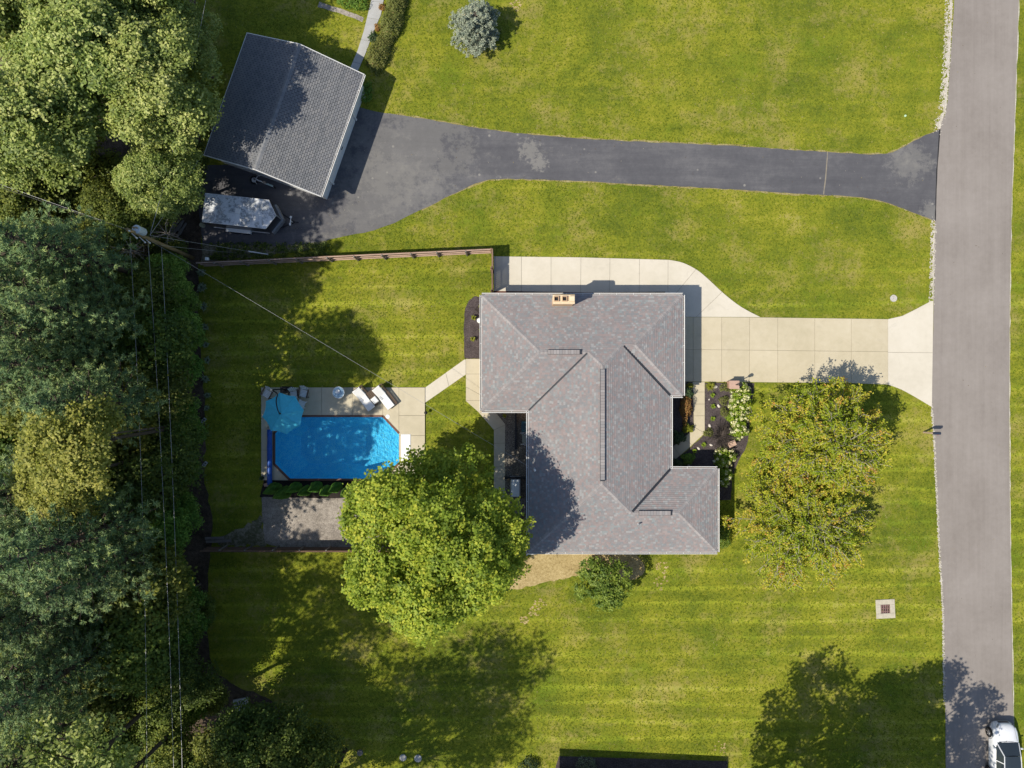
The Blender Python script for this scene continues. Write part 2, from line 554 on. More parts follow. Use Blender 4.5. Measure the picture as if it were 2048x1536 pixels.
M['drive'] = asphalt('driveway_asphalt', [(0.36, (0.066, 0.066, 0.074)), (0.5, (0.098, 0.097, 0.105)), (0.66, (0.165, 0.160, 0.162))], 0.25, 0.08, (0.14, 1.6, 1), (0.21, 0.20, 0.18), ((1058, 300, 0.9, 0.6), (1078, 326, 0.7, 0.65), (1818, 322, 1.7, 0.36), (1862, 425, 0.9, 0.45), (820, 300, 5.5, 0.32), (760, 400, 4.5, 0.30)))
M['dry'] = mat_ground('dry_grass_edge', [(0.3, (0.16, 0.145, 0.035)), (0.5, (0.27, 0.225, 0.085)), (0.7, (0.38, 0.33, 0.19))], [(1.2, 0.5, 4), (9, 0.7, 4)], bump=0.5)
M['joint'] = mat_plain('joint_filler', (0.24, 0.21, 0.16), 0.95)
M['tar'] = mat_plain('tar_seal', (0.02, 0.02, 0.022), 0.6)

# ================================================================ ground, road, drives
POOL_PX = [(582, 832), (766, 832), (798, 866), (798, 926), (768, 959), (580, 959), (549, 928), (549, 866)]
pool_w = G2(POOL_PX)
DECK_Z = 0.10
def lawn_sheet():
    # one sheet to the horizon, with the pool's hole in it
    R = 700.0
    outer = [(-R, R), (R, R), (R, -R), (-R, -R)]
    inner = [(p[0], p[1]) for p in pool_w]
    cx = sum(p[0] for p in inner) / 8
    cy = sum(p[1] for p in inner) / 8
    ins = [(cx + (p[0] - cx) * 1.02, cy + (p[1] - cy) * 1.02) for p in inner]
    vs = [(p[0], p[1], 0) for p in ins]
    ring = []
    for p in ins:
        d = Vector((p[0] - cx, p[1] - cy)).normalized()
        ring.append((cx + d.x * 60, cy + d.y * 60, 0))
    far = []
    for p in ins:
        d = Vector((p[0] - cx, p[1] - cy)).normalized()
        far.append((cx + d.x * R, cy + d.y * R, 0))
    vs += ring + far
    fs = []
    for k in range(8):
        a, b = k, (k + 1) % 8
        fs.append((a, b, b + 8, a + 8))
        fs.append((a + 8, b + 8, b + 16, a + 16))
    fs = [f[::-1] for f in fs]
    o = mesh_obj('lawn', vs, fs, M['lawn'], kind='structure')
    if o.data.polygons[0].normal.z < 0:
        o.data.flip_normals()
lawn_sheet()
r1 = random.Random(11)
# forest floor of the tree strip on the west side
ff = smooth_line([(395, -60), (392, 60), (396, 170), (404, 300), (400, 410), (404, 505), (398, 540), (398, 640), (404, 720), (408, 790), (412, 870), (408, 940),
                  (418, 1000), (425, 1060), (418, 1130), (412, 1230), (424, 1330), (470, 1372), (530, 1392), (560, 1425), (568, 1480), (570, 1620)], 5)
ff = [(-700, -60)] + ff + [(-700, 1620)]
sheet('forest_floor', ragged(G2(ff), 0.6, 0.10, r1), 0.004, M['soil'])
sheet('weedy_verge', ragged(G2([(404, 484), (470, 487), (540, 490), (620, 482), (660, 472), (650, 492), (600, 503), (520, 513), (440, 522), (402, 524)]), 0.4, 0.10, r1), 0.008, M['verge'])
# road
rl = smooth_line([(1912, -150), (1908, 0), (1900, 130), (1893, 215), (1879, 262), (1874, 350), (1870, 440), (1867, 620), (1863, 800), (1867, 870), (1873, 1000), (1881, 1120), (1887, 1250), (1890, 1400), (1891, 1536), (1893, 1800)], 5)
rr = smooth_line([(2040, -150), (2037, 0), (2030, 200), (2023, 400), (2019, 600), (2018, 800), (2019, 1000), (2022, 1200), (2025, 1400), (2029, 1536), (2036, 1800)], 5)
sheet('road', ragged(G2(rl + rr[::-1]), 0.5, 0.018, r1), 0.03, M['road'], thick=0.06)
# loose white stone along the road edges
def strip_gravel(name, pts, w0, rng):
    line = G2(smooth_line(pts, 5))
    poly = [(x + rng.uniform(-0.03, 0.03), y) for x, y in line]
    back = [(x - w0 * rng.uniform(0.15, 1.25), y) for x, y in line]
    sheet(name, poly + back[::-1], 0.012, M['white_gravel'], 'structure')
    stones = MB()
    for x, y in line:
        for k in range(9):
            stones.blob((x - rng.uniform(-0.05, w0 * 1.5), y + rng.uniform(-0.45, 0.45), 0.02), rng.uniform(0.02, 0.06), rng, 5, 3, 0.3, 0.7)
    stones.build('edge_stones', M['white_gravel'], None, 'stuff')
def fine_pts(pts, step):
    out = []
    for (a, b) in zip(pts[:-1], pts[1:]):
        n = max(1, int(math.hypot(b[0] - a[0], b[1] - a[1]) / step))
        out += [(a[0] + (b[0] - a[0]) * k / n, a[1] + (b[1] - a[1]) * k / n) for k in range(n)]
    return out + [pts[-1]]
strip_gravel('road_edge_gravel', fine_pts([(1905, 0), (1899, 130), (1892, 215), (1880, 258)], 16), 0.36, r1)
strip_gravel('road_edge_gravel', fine_pts([(1871, 446), (1870, 500), (1868, 552), (1867, 598)], 16), 0.24, r1)
strip_gravel('road_edge_gravel', fine_pts([(1864, 815), (1868, 870), (1876, 1040), (1886, 1220), (1889, 1400)], 26), 0.06, r1)
er = G2([(p[0] + 1, p[1]) for p in fine_pts([(2036, 0), (2029, 200), (2022, 400), (2018, 600), (2017, 800), (2018, 1000), (2021, 1200), (2027, 1520)], 14)])
sheet('road_edge_gravel', er + [(x + r1.uniform(0.01, 0.08), y) for x, y in er[::-1]], 0.034, M['white_gravel'])
# asphalt drive of the neighbour
up = smooth_line([(700, 205), (716, 214), (748, 222), (790, 229), (860, 240), (960, 257), (1080, 271), (1250, 282), (1450, 291), (1600, 301), (1740, 309), (1786, 304), (1828, 281), (1879, 259)], 5)
dn = smooth_line([(1870, 442), (1838, 430), (1800, 415), (1752, 400), (1700, 393), (1600, 388), (1450, 378), (1300, 370), (1150, 362), (1010, 358), (962, 364), (900, 391), (830, 426), (762, 456), (700, 471), (620, 486), (540, 492), (405, 487)], 5)
sheet('asphalt_driveway', ragged(G2(up + dn + [(398, 420), (400, 330), (470, 330), (640, 300)]), 0.35, 0.03, r1), 0.022, M['drive'], thick=0.05)
def dry_strip(line, sgn, z):
    ln = G2(fine_pts(line, 9))
    poly = [(x, y - sgn * 0.04) for x, y in ln]
    back = [(x + r1.uniform(-0.05, 0.05), y + sgn * r1.uniform(0.0, 0.17)) for x, y in ln]
    sheet('dry_grass_edge', poly + back[::-1], z, M['dry'])
dry_strip(up[14:], 1, 0.009)
dry_strip(dn[:60], -1, 0.009)
tar = [(1879, 259), (1873, 340), (1870, 442)]
tl = G2(fine_pts(tar, 12))
sheet('tar_seam', [(x - 0.03 + r1.uniform(-0.015, 0.015), y) for x, y in tl] + [(x + 0.045 + r1.uniform(-0.015, 0.015), y) for x, y in tl[::-1]], 0.0345, M['tar'])
cl = G2(fine_pts([(1655, 304), (1652, 345), (1647, 389)], 8))
sheet('crack_seam', [(x - 0.04 + r1.uniform(-0.015, 0.015), y) for x, y in cl] + [(x + 0.035 + r1.uniform(-0.015, 0.015), y) for x, y in cl[::-1]], 0.0262, M['joint'])
# concrete drives: a base sheet that shows in the joints and one object per slab
def paved(name, pieces, z, base_z=0.012):
    root = sheet(name, pieces[0][0], base_z, M['joint'])
    for i, (poly, joints, mat) in enumerate(pieces):
        if i:
            sheet('joint_base', poly, base_z + 0.0004 * i, M['joint'], None, parent=root)
        for c in split_cells(poly, joints, 0.020):
            mb = MB()
            mb.prism(c, base_z + 0.002, z)
            mb.build('slab', mat, root)
    return root
def J(a, b):
    return (G(*a)[:2], G(*b)[:2])
strip = G2([(988, 513), (1160, 515)] + smooth_line([(1338, 520), (1366, 526), (1395, 541), (1420, 562), (1448, 588), (1482, 614), (1520, 634.2)], 4) + [(1330, 633.6), (1330, 583.5), (1180, 585), (988, 582)])
main = G2([(1330, 634.2), (1520, 635), (1775, 638.5), (1775, 769), (1700, 766), (1330, 762.5)])
apron = G2([(1775.4, 638.5)] + smooth_line([(1800, 634), (1830, 619), (1862, 602)], 5)[1:] + [(1866, 602), (1863, 812)] + smooth_line([(1860, 812), (1828, 793), (1802, 779), (1775.4, 769)], 5))
paved('concrete_driveway', [
    (strip, [J((1043, 500), (1043, 600)), J((1102, 500), (1102, 600)), J((1162, 500), (1161, 600)), J((1220, 500), (1219, 600)), J((1279, 500), (1278, 600)), J((1336, 500), (1335, 700)),
             J((1368, 567), (1393, 537)), J((1417, 610), (1444, 584))], M['conc_new']),
    (main, [J((1386, 600), (1386, 800)), J((1443, 600), (1443, 800)), J((1499, 600), (1498, 800)), J((1555, 600), (1555, 800)), J((1629, 600), (1629, 800)), J((1702, 600), (1702, 800)),
            J((1300, 698), (1900, 705))], M['conc_tan']),
    (apron, [J((1700, 704), (1900, 706))], M['conc_new'])], 0.05)
# pool deck in five pieces round the pool
dk = [(523.5, 775), (850, 775), (850, 960), (523.5, 960)]
c8 = POOL_PX
deck_pieces = [
    ([dk[0], (552, 775), (552, 862.9), c8[7], c8[6], (580, 960), dk[3]], [J((500, 837), (600, 837)), J((500, 900), (600, 900))], M['conc_deck']),
    ([(552.4, 775), (798, 775), (798, 866), c8[2], c8[1], c8[0], (552.4, 862.5)], [J((580, 700), (580, 900)), J((644, 700), (644, 900)), J((705, 700), (705, 900)), J((766, 700), (766, 900))], M['conc_deck']),
    ([(798.4, 775), dk[1], dk[2], (770, 960), c8[4], c8[3], (798.4, 926), (798.4, 866)], [J((780, 831), (860, 831)), J((780, 871), (860, 871)), J((780, 916), (860, 916))], M['conc_deck'])]
paved('pool_deck', [(G2(a), j, m) for a, j, m in deck_pieces], DECK_Z)
# walks
paved('back_walkway', [
    (G2([(849.4, 776), (929, 719), (931.5, 719), (931.5, 749), (849.4, 806)]), [J((880, 700), (905, 800))], M['conc_new']),
    (G2([(932, 718), (966, 718), (966, 823), (990, 823), (1010, 848), (1010, 1000), (988, 1000), (988, 860), (957, 824), (932, 802)]),
     [J((900, 748), (1000, 748)), J((925, 770), (965, 792)), J((900, 801), (970, 801)), J((956, 829), (975, 812)), J((970, 868), (1012, 849)), J((980, 887), (1012, 886)), J((980, 914), (1012, 914)), J((980, 934), (1012, 933)), J((980, 956), (1012, 956))], M['conc_deck'])], 0.045)
paved('front_walkway', [
    (G2([(1385, 764), (1409, 764), (1409, 866), (1375, 898), (1346, 922), (1330, 922), (1330, 898), (1346, 893), (1374, 870), (1388, 856)]),
     [J((1370, 784), (1420, 784)), J((1370, 808), (1420, 808)), J((1370, 832), (1420, 831)), J((1385, 852), (1412, 868)), J((1362, 872), (1390, 895)), J((1345, 890), (1362, 915))], M['conc_tan'])], 0.045)
paved('neighbour_walkway', [
    (G2([(744, -40), (775, -40), (762, 30), (748, 62), (731, 108), (716, 142), (700, 138), (716, 100), (728, 62), (742, 4)]),
     [J((720, 34), (760, 40)), J((712, 78), (750, 84)), J((700, 122), (726, 130)), J((742, 2), (770, 6))], M['conc_grey'])], 0.045)
sheet('side_path', ragged(G2([(640, 4), (680, 16), (728, 36), (724, 44), (676, 26), (636, 14)]), 0.5, 0.05, r1), 0.014, M['gravel'])
# beds, gravel, straw
sheet('mulch_bed', ragged(G2([(966, 596), (950, 593), (938, 601), (930, 618), (928, 640), (928, 690), (929, 717), (966, 717)]), 0.3, 0.03, r1), 0.016, M['mulch'])
sheet('mulch_bed', ragged(G2([(1409, 765), (1508, 766), (1506, 790), (1500, 830), (1497, 872), (1490, 900), (1478, 920), (1470, 938), (1464, 960), (1462, 1000), (1425, 1000), (1340, 950), (1340, 925), (1376, 900), (1409, 868)]), 0.3, 0.04, r1), 0.014, M['mulch'])
sheet('mulch_bed', ragged(G2([(1335, 764), (1385, 764), (1388, 856), (1374, 870), (1346, 893), (1330, 898)]), 0.3, 0.02, r1), 0.015, M['mulch'])
sheet('red_mulch_strip', ragged(G2([(986, 582), (1180, 585), (1335, 584), (1335, 604), (986, 604)]), 0.3, 0.01, r1), 0.010, M['red_mulch'])
sheet('pebble_bed', G2([(990, 823), (1062, 823), (1062, 1100), (1010, 1100), (1010, 848)]), 0.014, M['pebble'])
sheet('black_mulch_strip', ragged(G2([(528, 960.5), (850, 960.5), (850, 985), (745, 996), (640, 996), (520, 994)]), 0.4, 0.03, r1), 0.016, M['black_mulch'])
sheet('gravel_pad', ragged(G2([(524, 990), (600, 992), (760, 992), (760, 1096), (560, 1096), (530, 1086), (526, 1060)]), 0.3, 0.06, r1), 0.012, M['gravel'])
sheet('bare_earth', ragged(G2([(524, 1030), (526, 1060), (535, 1090), (445, 1094), (430, 1078), (465, 1062), (500, 1046)]), 0.25, 0.16, r1), 0.010, M['verge'])
sheet('straw_patch', ragged(G2(smooth_line([(1058, 1095), (1062, 1112), (1040, 1128), (1022, 1150), (1012, 1172), (1028, 1178), (1062, 1172), (1100, 1163), (1150, 1152), (1200, 1148), (1250, 1160), (1285, 1150), (1288, 1128), (1272, 1108), (1284, 1095)], 4)), 0.22, 0.07, r1), 0.010, M['straw'])
bp = MB()
for (x, y, rr_) in ((1325, 1135, 0.5), (1322, 1165, 0.55), (1080, 1208, 0.45), (1068, 1222, 0.4), (1048, 1240, 0.3), (1440, 1495, 0.5), (1032, 8, 0.5)):
    cx, cy = G(x, y)[:2]
    for k in range(22):
        a = r1.uniform(0, 6.28)
        d = rr_ * r1.random() ** 0.5
        q = r1.uniform(0.03, 0.13)
        ps = [(cx + d * math.cos(a) + q * r1.uniform(0.5, 1.3) * math.cos(b), cy + d * math.sin(a) + q * r1.uniform(0.4, 0.9) * math.sin(b), 0.006 + 0.0001 * k) for b in [i * 0.785 for i in range(8)]]
        bp.add(ps, [tuple(range(8))])
bp.build('bare_patch', M['straw'], None, 'structure')
# ================================================================ roofs
M['shingle'] = mat_tint('blended_shingles', [(0.0, (0.294, 0.262, 0.255)), (0.16, (0.335, 0.278, 0.266)), (0.30, (0.308, 0.283, 0.277)), (0.46, (0.285, 0.278, 0.278)),
                                             (0.60, (0.351, 0.302, 0.289)), (0.70, (0.320, 0.310, 0.305)), (0.80, (0.265, 0.273, 0.278)), (0.87, (0.371, 0.369, 0.361)), (0.94, (0.299, 0.326, 0.324))])
M['cap'] = mat_tint('ridge_cap_shingles', [(0.0, (0.335, 0.306, 0.295)), (0.35, (0.388, 0.362, 0.350)), (0.7, (0.319, 0.306, 0.302))])
M['dark_shingle'] = mat_tint('slate_shingles', [(0.0, (0.188, 0.195, 0.206)), (0.3, (0.219, 0.225, 0.235)), (0.55, (0.240, 0.242, 0.247)), (0.8, (0.208, 0.213, 0.227))])
M['dark_cap'] = mat_tint('slate_ridge_caps', [(0.0, (0.228, 0.240, 0.258)), (0.5, (0.270, 0.276, 0.288))])
M['felt'] = mat_plain('roof_felt', (0.045, 0.045, 0.05), 0.95)
M['white_trim'] = mat_plain('white_trim_paint', (0.78, 0.77, 0.74), 0.45, 0.05, 2.0)
M['gutter_in'] = mat_plain('gutter_inner', (0.16, 0.135, 0.12), 0.9, 0.3, 4)  # inside of the channel, darker than its white lips
M['valley'] = mat_plain('dark_valley_metal', (0.030, 0.034, 0.042), 0.5, 0.15, 3, metal=0.0)
M['brick'] = None
def brick_mat():
    m, t, out = nt('tan_brick')
    b = t.nodes.new('ShaderNodeTexBrick')
    v = pos(t)
    sx = t.nodes.new('ShaderNodeSeparateXYZ')
    L(t, v, sx.inputs[0])
    cb = t.nodes.new('ShaderNodeCombineXYZ')
    L(t, mth(t, 'ADD', sx.outputs[0], sx.outputs[1]), cb.inputs[0])
    L(t, sx.outputs[2], cb.inputs[1])
    L(t, cb.outputs[0], b.inputs['Vector'])
    b.inputs['Color1'].default_value = (0.42, 0.28, 0.19, 1)
    b.inputs['Color2'].default_value = (0.50, 0.36, 0.25, 1)
    b.inputs['Mortar'].default_value = (0.45, 0.41, 0.36, 1)
    b.inputs['Scale'].default_value = 1.0
    b.inputs['Brick Width'].default_value = 0.21
    b.inputs['Row Height'].default_value = 0.075
    b.inputs['Mortar Size'].default_value = 0.008
    g = noise(t, v, 20, 4)
    col = mixc(t, 1.0, b.outputs[0], ramp(t, [(0.3, (0.8, 0.8, 0.8)), (0.7, (1, 1, 1))], g), 'MULTIPLY')
    bsdf(t, out, col, 0.9, 0.2, 0, (b.outputs[1], -0.5, 0.01))
    return m
M['brick'] = brick_mat()
M['siding'] = mat_plain('white_siding', (0.70, 0.70, 0.68), 0.6, 0.06, 2)
M['glass'] = mat_plain('window_glass', (0.03, 0.04, 0.05), 0.06, 0.1, 1, spec=0.6)
M['black'] = mat_plain('black_paint', (0.018, 0.018, 0.02), 0.45)
M['white_plastic'] = mat_plain('white_plastic', (0.74, 0.74, 0.73), 0.4, 0.05)
M['grey_metal'] = mat_plain('galvanised_metal', (0.42, 0.43, 0.44), 0.4, 0.12, 4, spec=0.5, metal=0.6)
M['wood'] = mat_plain('weathered_wood', (0.30, 0.205, 0.155), 0.9, 0.3, 2.0, bump=0.4)
M['wood_grey'] = mat_plain('greyed_wood', (0.20, 0.175, 0.155), 0.9, 0.3, 3.0, bump=0.4)
def shingle_plane(mb, base, poly, zf, down, expo, wid, rng, gap=0.0, regular=False, spread=None):
    """lay courses of overlapping shingles on one roof plane; poly in plan, down = unit plan vector to the eave"""
    ux, uy = -down[1], down[0]
    base.add([(p[0], p[1], zf(*p) - 0.02) for p in poly], [tuple(range(len(poly)))])
    ds = [down[0] * p[0] + down[1] * p[1] for p in poly]
    us = [ux * p[0] + uy * p[1] for p in poly]
    d1 = max(ds) + 0.03
    r = 0
    while d1 > min(ds):
        d0 = d1 - expo
        row = clip(clip(poly, down[0], down[1], d1), -down[0], -down[1], -d0)
        if r == 0:
            row = clip(poly, -down[0], -down[1], -d0)
        if len(row) > 2:
            ru = [ux * p[0] + uy * p[1] for p in row]
            if regular:
                u = min(us) - wid + (r % 2) * wid / 2
            else:
                u = min(ru) - rng.uniform(0, wid)
            rt = rng.random()
            while u < max(ru):
                wd = wid if regular else wid * rng.uniform(0.55, 1.35)
                cell = clip(clip(row, ux, uy, u + wd - gap), -ux, -uy, -u) if u + wd > min(ru) else []
                if len(cell) > 2 and area(cell) > 1e-4:
                    hb = rng.uniform(0.022, 0.034)
                    pts = []
                    for x, y in cell:
                        q = (down[0] * x + down[1] * y - d0) / expo
                        pts.append((x, y, zf(x, y) + 0.004 + hb * max(0.0, q)))
                    n = len(pts)
                    ar = sum(pts[i][0] * pts[(i + 1) % n][1] - pts[(i + 1) % n][0] * pts[i][1] for i in range(n))
                    if ar < 0:
                        pts = pts[::-1]
                    tint = rng.random() if not regular else 0.6 * rng.random() + 0.4 * rt
                    mb.add(pts, [tuple(range(n))], tint)
                    # the butt edge that casts the course line
                    for i in range(n):
                        a, b = pts[i], pts[(i + 1) % n]
                        if abs(down[0] * a[0] + down[1] * a[1] - d1) < 1e-3 and abs(down[0] * b[0] + down[1] * b[1] - d1) < 1e-3:
                            mb.add([a, b, (b[0], b[1], b[2] - 0.032), (a[0], a[1], a[2] - 0.032)], [(0, 3, 2, 1)], tint * 0.4)
                u += wd
        d1 = d0
        r += 1
def caps_along(mb, a, b, zf, rng, half=0.15, step=0.14, lift=0.03):
    d = Vector((b[0] - a[0], b[1] - a[1]))
    n = max(1, int(d.length / step))
    d.normalize()
    s = Vector((-d.y, d.x))
    for i in range(n):
        p = Vector(a) + d * (i * step)
        q = p + d * (step * 1.12)
        l1, l2 = lift + 0.012, lift
        pts = []
        for e, lf in ((p, l1), (q, l2)):
            for k in (-1, 0, 1):
                w_ = e + s * (k * half)
                z = zf(w_.x, w_.y) + lf if k == 0 else zf(w_.x, w_.y) + lf * 0.55
                pts.append((w_.x, w_.y, z))
        t_ = rng.random()
        mb.add(pts, [(0, 1, 4, 3), (1, 2, 5, 4), (0, 3, 4, 1), (1, 4, 5, 2)][:2], t_)
        mb.add([pts[0], pts[1], pts[2], (pts[2][0], pts[2][1], pts[2][2] - 0.03), (pts[1][0], pts[1][1], pts[1][2] - 0.03), (pts[0][0], pts[0][1], pts[0][2] - 0.03)], [(0, 1, 4, 5), (1, 2, 3, 4)], t_ * 0.5)
# ---------------------------------------------------------------- the brick ranch house
EAVE = 2.7
PITCH = 0.334
def HP(x, y):
    return (x * S, -y * S)
V_ = dict(a=(-57.4, -169), b=(324.2, -169), c=(324.2, 22.3), d=(301, 22.3), e=(301, 160.4), f=(389.7, 160.4), g=(389.7, 319), h=(31, 319), i=(31, 50.9), j=(-57.4, 50.9),
          p1=(52.55, -59.05), p2=(140.95, -59.05), p3=(166, -34), p4=(166, 184), p5=(205.35, -73.35), p6=(228.55, -73.35), p7=(310.4, 239.7), p8=(221.7, 239.7))
PLANES = [('a b p6 p5 p3 p2 p1', (0, 1), -169), ('j a p1', (-1, 0), -57.4), ('i j p1 p2', (0, -1), 50.9), ('h i p2 p3 p4', (-1, 0), 31),
          ('d e p8 p4 p3 p5', (1, 0), 301), ('b c p6', (1, 0), 324.2), ('c d p5 p6', (0, -1), 22.3), ('e f p7 p8', (0, 1), 160.4), ('f g p7', (1, 0), 389.7), ('g h p4 p8 p7', (0, -1), 319)]
RECTS = [(-57.4, 301, -169, 50.9), (132.9, 324.2, -169, 22.3), (31, 301, -169, 319), (31, 389.7, 160.4, 319)]
def house_z(x, y):
    px, py = x / S, -y / S
    best = -9
    for x0, x1, y0, y1 in RECTS:
        best = max(best, min(px - x0, x1 - px, py - y0, y1 - py))
    return EAVE + best * S * PITCH
house = thing('brick_house', 'L-shaped brick ranch house with blended grey and pink hipped shingle roof', 'house', G(1190, 843))
hx, hy, _ = house.location
def off(o):
    o.location = (o.location[0] - hx, o.location[1] - hy, o.location[2])
    return o
rh = random.Random(3)
sh, base = MB(), MB()
for names, down, ev in PLANES:
    poly = [HP(*V_[k]) for k in names.split()]
    if down == (0, 1):
        zf = lambda x, y, ev=ev: EAVE + ((-y / S) - ev) * S * PITCH
    elif down == (0, -1):
        zf = lambda x, y, ev=ev: EAVE + (ev - (-y / S)) * S * PITCH
    elif down == (-1, 0):
        zf = lambda x, y, ev=ev: EAVE + ((x / S) - ev) * S * PITCH
    else:
        zf = lambda x, y, ev=ev: EAVE + (ev - (x / S)) * S * PITCH
    shingle_plane(sh, base, poly, zf, down, 0.137, 0.18, rh)
roof = off(base.build('roof', M['felt'], house))
shs = sh.build('shingles', M['shingle'], roof, 'stuff', use_tint=True)
shs.location = (0, 0, 0)
cp = MB()
for s_, e_ in (('a', 'p1'), ('j', 'p1'), ('b', 'p6'), ('c', 'p6'), ('h', 'p4'), ('p2', 'p3'), ('p5', 'p3'), ('g', 'p7'), ('f', 'p7'), ('p8', 'p4'), ('p1', 'p2'), ('p3', 'p4'), ('p5', 'p6'), ('p7', 'p8')):
    caps_along(cp, HP(*V_[s_]), HP(*V_[e_]), house_z, rh)
cp.build('ridge_caps', M['cap'], roof, 'stuff', use_tint=True)
# raised ridge vents
for a, b in (((66, -59.05), (128, -59.05)), ((166, -27), (166, 178)), ((236, 239.7), (297, 239.7))):
    vb, vc = MB(), MB()
    A, B = HP(*a), HP(*b)
    d = Vector((B[0] - A[0], B[1] - A[1])).normalized()
    z = house_z(*A)
    vb.bar((A[0], A[1], z + 0.03), (B[0], B[1], z + 0.03), 0.33, 0.13)
    vent = vb.build('ridge_vent', M['valley'], roof)
    n = int((Vector(B) - Vector(A)).length / 0.2)
    for k in range(n):
        c0 = Vector(A) + d * (0.2 * k + 0.006)
        c1 = Vector(A) + d * (0.2 * (k + 1) - 0.006)
        vc.bar((c0.x, c0.y, z + 0.105), (c1.x, c1.y, z + 0.102), 0.29, 0.03, tint=rh.random())
    vc.build('vent_caps', M['cap'], vent, 'stuff', use_tint=True)
# valleys
for s_, e_, w_ in (('i', 'p2', 0.12), ('d', 'p5', 0.17), ('e', 'p8', 0.17)):
    vm = MB()
    a, b = Vector(HP(*V_[s_])), Vector(HP(*V_[e_]))
    d = (b - a).normalized()
    s2 = Vector((-d.y, d.x))
    vs_ = []
    for p in (a + d * 0.05, b - d * 0.12):
        for k in (-1, 0, 1):
            q = p + s2 * (k * w_ / 2)
            vs_.append((q.x, q.y, house_z(q.x, q.y) + 0.042))
    vm.add(vs_, [(0, 1, 4, 3), (1, 2, 5, 4)])
    vm.build('valley_flashing', M['valley'], roof)
# gutters along every eave
OUT = ['a', 'b', 'c', 'd', 'e', 'f', 'g', 'h', 'i', 'j']
cxy = Vector(HP(166, 60))
def gutter_run(a, b, nrm, z, parent, mat=None, o=None):
    a, b = Vector(a), Vector(b)
    nn = Vector(nrm)
    d = (b - a).normalized()
    g1, g2 = MB(), MB()
    a2, b2 = a + nn * 0.125 - d * 0.0, b + nn * 0.125
    g1.bar((a2.x, a2.y, z - 0.02), (b2.x, b2.y, z - 0.02), 0.034, 0.12)
    a3, b3 = a + nn * 0.012, b + nn * 0.012
    g1.bar((a3.x, a3.y, z - 0.07), (b3.x, b3.y, z - 0.07), 0.03, 0.17)
    ln = (b - a).length
    for k in range(1, int(ln / 1.2)):
        c_ = a + d * (k * 1.2)
        g1.bar((c_.x + nn.x * 0.02, c_.y + nn.y * 0.02, z + 0.02), (c_.x + nn.x * 0.11, c_.y + nn.y * 0.11, z + 0.02), 0.022, 0.01)
    gt = g1.build('gutter', mat or M['white_trim'], parent)
    a4, b4 = a + nn * 0.065, b + nn * 0.065
    g2.bar((a4.x, a4.y, z - 0.055), (b4.x, b4.y, z - 0.055), 0.076, 0.03)
    g2.build('gutter_trough', M['gutter_in'], gt)
    return gt
for k in range(10):
    a, b = HP(*V_[OUT[k]]), HP(*V_[OUT[(k + 1) % 10]])
    d = (Vector(b) - Vector(a)).normalized()
    nrm = (-d.y, d.x)          # outline runs clockwise seen from above
    g_ = gutter_run(a, b, nrm, EAVE - 0.01, house)
    off(g_)
# walls under the eaves (0.45 m overhang)
wi = 12
WALL = [(-57.4 + wi, -169 + wi), (324.2 - wi, -169 + wi), (324.2 - wi, 22.3 - wi), (301 - wi, 22.3 - wi), (301 - wi, 160.4 + wi), (389.7 - wi, 160.4 + wi), (389.7 - wi, 319 - wi), (31 + wi, 319 - wi), (31 + wi, 50.9 - wi), (-57.4 + wi, 50.9 - wi)]
for k in range(10):
    a, b = HP(*WALL[k]), HP(*WALL[(k + 1) % 10])
    d = (Vector(b) - Vector(a)).normalized()
    wb = MB()
    wb.bar((a[0] + d.x * 0.1, a[1] + d.y * 0.1, 1.32), (b[0] + d.x * 0.1, b[1] + d.y * 0.1, 1.32), 0.2, 2.64)
    off(wb.build('wall', M['brick'], house))
so_ = MB()
so_.prism([HP(*V_[k]) for k in OUT], EAVE - 0.09, EAVE - 0.06)
off(so_.build('soffit', M['white_trim'], house))
def wall_window(cx, cy, along_x, wd, hh, zc):
    f, g = MB(), MB()
    d = (wd, 0.1, hh) if along_x else (0.1, wd, hh)
    x, y = HP(cx, cy)
    f.box((x, y, zc), (d[0] + 0.14, d[1] + 0.14, d[2] + 0.14) if not along_x else (d[0] + 0.14, 0.24, d[2] + 0.14))
    fr = off(f.build('window', M['white_trim'], house))
    g.box((x, y, zc), (wd, 0.27, hh) if along_x else (0.27, wd, hh))
    g.build('pane', M['glass'], fr)
for q in ((324.2 - wi, -30, False, 2.0, 1.2, 1.5), (301 - wi, 60, False, 2.2, 1.4, 1.4), (389.7 - wi, 240, False, 1.8, 1.2, 1.5), (100, 319 - wi, True, 1.6, 1.1, 1.5),
          (250, 319 - wi, True, 1.6, 1.1, 1.5), (31 + wi, 110, False, 1.8, 1.2, 1.5), (31 + wi, 250, False, 1.4, 1.1, 1.5), (-57.4 + wi, -60, False, 1.6, 1.1, 1.5), (230, -169 + wi, True, 1.4, 1.0, 1.5)):
    wall_window(*q)
dr = MB()
x, y = HP(301 - wi, 128)
dr.box((x, y, 1.05), (0.26, 0.95, 2.1))
do = off(dr.build('door', mat_plain('front_door_paint', (0.20, 0.05, 0.04), 0.5), house))
kn = MB()
kn.tube([(x + 0.16, y + 0.36, 1.0), (x + 0.22, y + 0.36, 1.0)], 0.035, 8)
kn.build('handle', M['grey_metal'], do)
gd = MB()
x, y = HP(324.2 - wi, -110)
for k in range(4):
    gd.box((x, y, 0.29 + 0.55 * k), (0.25, 2.6, 0.53))
off(gd.build('garage_door', M['white_trim'], house))
